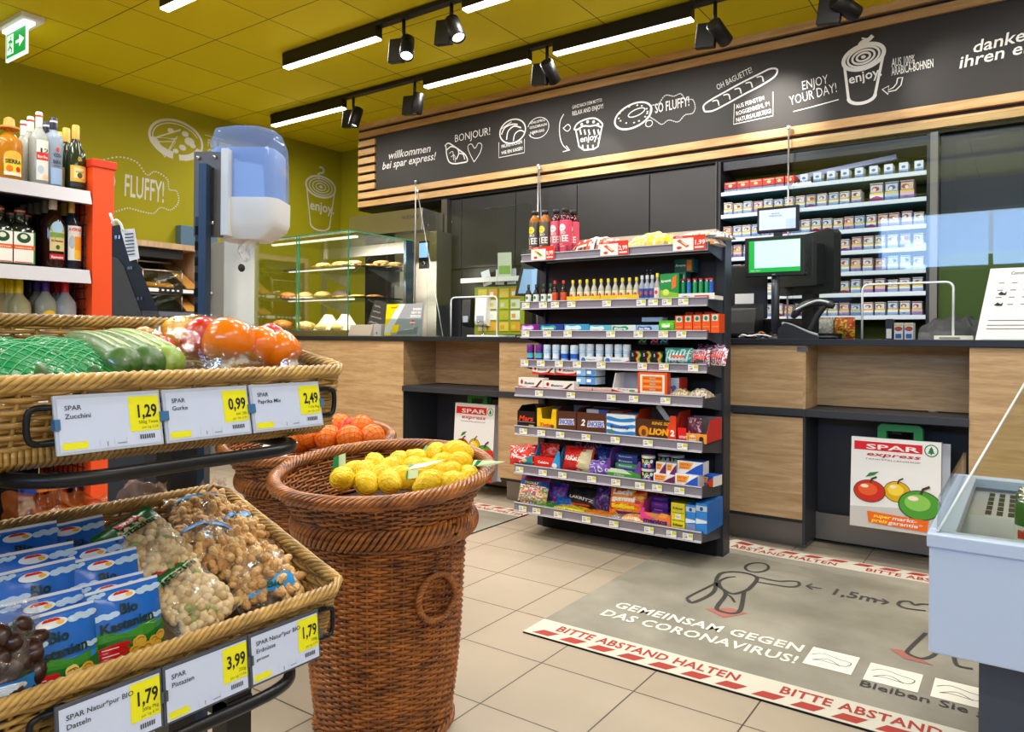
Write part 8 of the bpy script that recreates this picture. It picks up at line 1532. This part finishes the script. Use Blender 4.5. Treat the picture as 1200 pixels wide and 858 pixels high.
for i in range(14): b.box(xp0-.0145, -.0125, zz(262)-.035-i*.03, xp0-.004, -.0118, zz(262)-.018-i*.03, mat('slot_black', '050506', .9))
b.lathe([(.12, 0), (.12, .012), (.03, .022)], BLACK, 24, c=(xp0, 0, 0)); b.build('pole', gd_)
# ================================================================ produce scale terminal
sc_r = root('produce_scale', 'black self-service produce scale with a slanted display, seen from the side', 'scale', (0, 0, 0)); DS = 2.25
Q = lambda u, v, d=DS: CAM+ray(u, v)*d
b = MB(); bk_ = ray(165, 320)*.16
b.prism([Q(131, 265), Q(143, 263), Q(189, 374), Q(189, 379), Q(131, 379)], bk_, mat('scale_black', '151314', .35)); b.build('display_housing', sc_r, bevel=.004)
b = MB(); b.prism([Q(132, 301), Q(139, 303), Q(146, 313), Q(168, 372), Q(132, 372)], -FW*.004, mat('scale_side', '3b3a38', .5)); b.build('side_cover', sc_r)
b = MB()
for (u, v) in ((135, 278), (139, 278), (150, 314), (153, 314), (161, 350), (165, 350)): b = MB(); b.prism([Q(u, v+2, DS-.003), Q(u+2.2, v+2, DS-.003), Q(u+2.2, v-2, DS-.003), Q(u, v-2, DS-.003)], -FW*.002, CHROME); b.build('bolt', sc_r)
b = MB(); c = Q(200, 372); ax = RT; b.prism([Q(150, 378), Q(160, 369), Q(166, 364), Q(234, 367), Q(240, 372), Q(240, 378)], ray(205, 372)*.3, mat('scale_plate', '8f8780', .3, .6)); b.prism([Q(166, 377, DS-.004), Q(168, 371, DS-.004), Q(238, 371.5, DS-.004), Q(239, 378, DS-.004)], -FW*.004, BLACK); b.build('weighing_plate', sc_r, bevel=.003)
b = MB(); p = Q(180, 380)+FW*.12; b.box(p.x-.16, p.y-.12, 0, p.x+.06, p.y+.10, Q(190, 379).z, DARK); b.build('pedestal', sc_r)
b = MB(); b.prism([Q(141, 269, DS-.01), Q(157, 268, DS-.01), Q(163, 303, DS-.01), Q(152, 306, DS-.01)], FW*.003, P('dfe4ee')); [b.prism([Q(146+.3*i, 274+4*i, DS-.0125), Q(156+.3*i, 273+4*i, DS-.0125), Q(156+.3*i, 274.2+4*i, DS-.0125), Q(146+.3*i, 275.2+4*i, DS-.0125)], FW*.001, INK) for i in range(7)]; b.build('price_list', sc_r)
b = MB(); b.tube(catmull([Q(131, 262, DS-.02), Q(136, 258, DS-.02), Q(141, 262, DS-.02), Q(144, 270, DS-.02)], 6), .004, P('e8e8e8'), 8); b.tube([Q(129, 250, DS-.02), Q(134, 264, DS-.02)], .004, P('e8e8e8'), 6); b.build('paper_roll_guide', sc_r)
# ================================================================ bake-off bread station on the olive wall
BXF = -5.62
bs = root('bread_station', 'oak-framed self-service bread station on the olive wall behind the scale', 'bread shelf', (0, 0, 0))
by0, by1, bz1 = UY(155, BXF), UY(244, BXF), onx(200, 285, BXF).z
b = MB(); WD = woodmat('station_wood', 'a98a68', 'c9aa82', 'Z', .5)
b.box(-6.3, by0, bz1-.045, BXF, by1, bz1, WD); b.box(-6.3, by1-.085, .5, BXF, by1, bz1-.045, WD); b.box(-6.3, by0, .5, BXF, by0+.04, bz1-.045, WD); b.box(-6.3, by0, .5, -6.26, by1, bz1, mat('station_back', '6b5236', .6)); b.build('wood_frame', bs)
b = MB(); b.box(-6.2, by0+.05, bz1-.12, BXF-.05, by1-.2, bz1-.046, mat('station_top_dark', '191715', .5)); b.build('lamp_box', bs)
zt_ = [onx(200, 340, BXF).z, onx(200, 367, BXF).z]
ORN = mat('label_white_strip', 'e6e6e2', .5)
for k, z in enumerate(zt_):
    q = MB(); ym = UY(217, BXF); q.box(-6.2, by0+.05, z-.015, BXF+.02, by1-.09, z, STEEL); q.box(BXF+.02, by0+.05, z-.03, BXF+.026, by1-.005, z+.018, mat('tray_front_black', '17161a', .4))
    for j in range(14): 
        y = by0+.1+j*.042; q.flat(arc(y, z-.005, .012, .008, 0, 360, 8), ORN, plane((BXF+.0265, 0, 0), (0, 1, 0), (0, 0, 1))) if j % 7 else q.rect(y, z-.02, y+.09, z+.008, ORN, plane((BXF+.0265, 0, 0), (0, 1, 0), (0, 0, 1)))
    q.build('tray_shelf', bs)
    q = MB(); za, zb = z+.20, z+.10; q.prism([(BXF, by0+.08, z+.02), (BXF-.01, by0+.08, zb+.05), (BXF-.16, by0+.08, za+.03), (BXF-.165, by0+.08, za+.02), (BXF-.02, by0+.08, zb+.04), (BXF-.01, by0+.08, z+.02)], (0, ym-by0-.10, 0), CASEGL)
    for y in (by0+.08, ym-.03): q.tube([(BXF+.004, y, z+.03), (BXF-.004, y, zb+.05), (BXF-.16, y, za+.03)], .006, STEEL, 6)
    q.tube([(BXF-.16, by0+.08, za+.03), (BXF-.16, ym-.03, za+.03)], .01, STEEL, 6); q.tube([(BXF-.003, by0+.08, zb+.05), (BXF-.003, ym-.03, zb+.05)], .006, STEEL, 6); q.build('glass_flap', bs)
    for j in range(6):
        q = MB(); y = ym+.0+j*(by1-.1-ym)/6; q.prism([(BXF+.015, y, z+.016), (BXF+.015, y+.016, z+.016), (-6.1, y+.016, z+.30), (-6.1, y, z+.30)], (0, 0, .014), mat('slat_honey', 'd89a4a', .5)); q.build('bread_slat', bs)
rb_ = random.Random(3)
for k, (u, l) in enumerate(((165, 'golden baguette roll at the left of the bread station tray'), (174, 'golden roll in the middle of the bread station tray'), (183, 'golden roll right of the middle in the bread station tray'), (192, 'golden roll at the right of the bread station tray'))):
    b = MB(); b.ell((0, 0, .032), (.10, .045, .032), mat('roll_gold', 'e0932a', .5, var=.25, vscale=20, bump=.2), 16, 8, lambda d: 1+.08*noise.noise(d*4)); tag(b.build('bread_roll', loc=(BXF-.13, UY(u, BXF-.1), zt_[0]+.001), rot=(0, -.0, .15*k)), l, 'bread roll')
b = MB(); b.box(-6.3, by0, 0, BXF+.02, by1, .5, mat('station_base', '55524c', .5)); b.build('base_cupboard', bs)
# base cupboard, blue-grey panel and the grey end panel with the round hole
b = MB(); y0, y1 = UY(138, -4.6), UY(233, -4.6); b.box(-5.0, y0, .0, -4.6, y1, onx(200, 520, -4.6).z, mat('taupe_cabinet', '6a6558', .45)); tcb = root('side_cabinet', 'taupe cabinet with a chrome lock behind the rear wicker basket', 'cabinet', (0, 0, 0)); b.build('carcass', tcb, bevel=.003)
b = MB(); p = onx(228, 563, -4.59); b.tube([(-4.59, p.y-.03, p.z-.01), (-4.56, p.y-.03, p.z-.01), (-4.56, p.y+.04, p.z+.005)], .007, CHROME, 8); b.build('handle', tcb)
b = MB(); y0, y1 = UY(211, -6.31), UY(254, -6.31); b.box(-6.395, y0, .0, -6.31, y1, onx(230, 266, -6.31).z, mat('blue_grey_panel', '5d7b93', .45)); tag(b.build('side_panel_unit', bevel=.003), 'blue-grey panel unit standing behind the oak bread station', 'cabinet')
gx = -5.45; y0, y1 = UY(262, gx), UY(298, gx); zt2 = onx(280, 285, gx).z
r = root('waste_cabinet', 'light grey cabinet with a round dark hole beside the pastry case', 'cabinet', (0, 0, 0)); b = MB(); b.box(-5.85, y0, 0, gx, y1, zt2, mat('grey_cabinet', '9aa0a3', .45)); b.build('body', r, bevel=.003)
p = onx(283, 314, gx); b = MB(); b.cyl((gx-.002, p.y, p.z), (gx+.0015, p.y, p.z), .034, BLACKM, 24); b.build('hole', r)
# ================================================================ open chiller at the right
FY, FX0, FZ = 1.752, -.166, .60
fr = root('open_chiller', 'white open-top drinks chiller with slanted glass at the right edge', 'fridge', (0, 0, 0)); FW_ = mat('chiller_white_sky_tint', 'b4c4e2', .35); FG = mat('chiller_grey', 'a4a8ae', .4); FD = mat('chiller_base', '3b424f', .4)  # white chiller paint tinted blue, window daylight put into the colour
zb = ony(1090, 765, FY).z
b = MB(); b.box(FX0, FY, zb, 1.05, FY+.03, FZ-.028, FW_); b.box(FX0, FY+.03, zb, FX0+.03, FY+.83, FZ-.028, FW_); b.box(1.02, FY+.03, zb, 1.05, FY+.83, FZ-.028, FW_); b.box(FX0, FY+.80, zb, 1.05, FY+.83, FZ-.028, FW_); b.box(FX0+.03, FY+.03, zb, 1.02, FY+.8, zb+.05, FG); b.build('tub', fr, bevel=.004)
b = MB(); rim = [(FX0-.004, FY-.006, 1.054, FY+.045), (FX0-.004, FY+.785, 1.054, FY+.836)]
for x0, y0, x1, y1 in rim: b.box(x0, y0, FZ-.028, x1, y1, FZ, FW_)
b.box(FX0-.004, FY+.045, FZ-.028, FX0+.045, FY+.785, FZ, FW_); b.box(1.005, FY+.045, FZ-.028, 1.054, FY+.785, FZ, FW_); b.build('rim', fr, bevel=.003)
b = MB(); xb0 = ony(1147, 800, FY+.05).x; b.box(xb0, FY+.05, 0, .95, FY+.75, zb, FD); b.build('base', fr)
b = MB(); ve = mat('vent_grille', 'b9bcbf', .35, .5); zv = FZ-.035; b.box(FX0+.03, FY+.42, zv-.12, 1.02, FY+.80, zv, ve); b.prism([(FX0+.03, FY+.42, zv), (FX0+.03, FY+.36, zv-.05), (FX0+.03, FY+.42, zv-.06)], (1.0, 0, 0), FG)
for i in range(26):
    for j in range(5): b.box(FX0+.08+.024*i, FY+.445+.065*j, zv, FX0+.093+.024*i, FY+.495+.065*j, zv+.0012, BLACKM)
b.build('vent_plate', fr)
b = MB(); g0 = [(FX0+.02, FY+.02, FZ), (FX0+.02, FY+.80, FZ), (FX0+.02, FY+.80, FZ+.36), (FX0+.02, FY+.72, FZ+.36)]
def gl_(x): return [(x, FY+.015, FZ), (x, FY+.81, FZ), (x, FY+.81, FZ+.07), (x, FY+.05, FZ+.07)]
GLF = glass('chiller_glass', 'f3f6f2', .05, fres=.02); ge0 = Vector((FX0+.014, FY+.015, FZ+.002)); ge1 = ony(1203, 446, FY+.56)
b.prism(gl_(FX0+.012), (.006, 0, 0), PLEXI); b.build('side_glass', fr)
b = MB(); b.prism([ge0, ge1, Vector((1.0, ge1.y, ge1.z)), Vector((1.02, ge0.y, ge0.z))], (0, .005, -.001), GLF); b.build('front_glass', fr)
b = MB(); b.tube([ge0, ge1], .0028, EDGEW, 6); b.build('glass_edge', fr)
def can(label, x, y, z, top='d8dadd'):
    r = root('drink_can', label, 'drink can', (x, y, z)); b = MB(); rr = .033; b.lathe([(rr*.8, 0), (rr, .012), (rr, .15), (rr*.82, .163)], mat('can_green', '2a7a3f', .25, .5), 24); mp = lambda a, q, h=0: Vector(((rr+.0006+h)*math.sin(a/rr), -(rr+.0006+h)*math.cos(a/rr), q))
    b.grid(lambda u, v: mp(-.06+.12*u, .03+.085*v), 12, 1, P('d8ddd2')); b.flat(arc(-.012, .06, .016, .02, 0, 360, 14), P('c8202c'), mp, .0006); b.flat([(-.03, .088), (.03, .094), (.03, .112), (-.03, .106)], P('c8202c'), mp, .0006); b.build('can_body', r); q = MB(); q.lathe([(rr*.82, .163), (rr*.84, .168), (rr*.78, .165), (0, .162)], mat('can_lid', top, .25, .9), 24, caps=False); q.build('lid', r)
zc = zv-.0; b = None
xcan = ony(1203, 580, FY+.16).x+.012
for i, (dx_, dy_, l) in enumerate(((0, .14, 'green and white drink can at the front of the chiller'), (0, .215, 'second green and white drink can in the chiller'), (0, .29, 'third green and white drink can in the chiller'), (.07, .14, 'green drink can past the picture edge in the chiller'))):
    can(l, xcan+dx_, FY+dy_+.02, FZ-.105)
b = MB(); b.box(FX0+.035, FY+.055, FZ-.125, 1.0, FY+.35, FZ-.105, ve); b.build('wire_floor', fr)
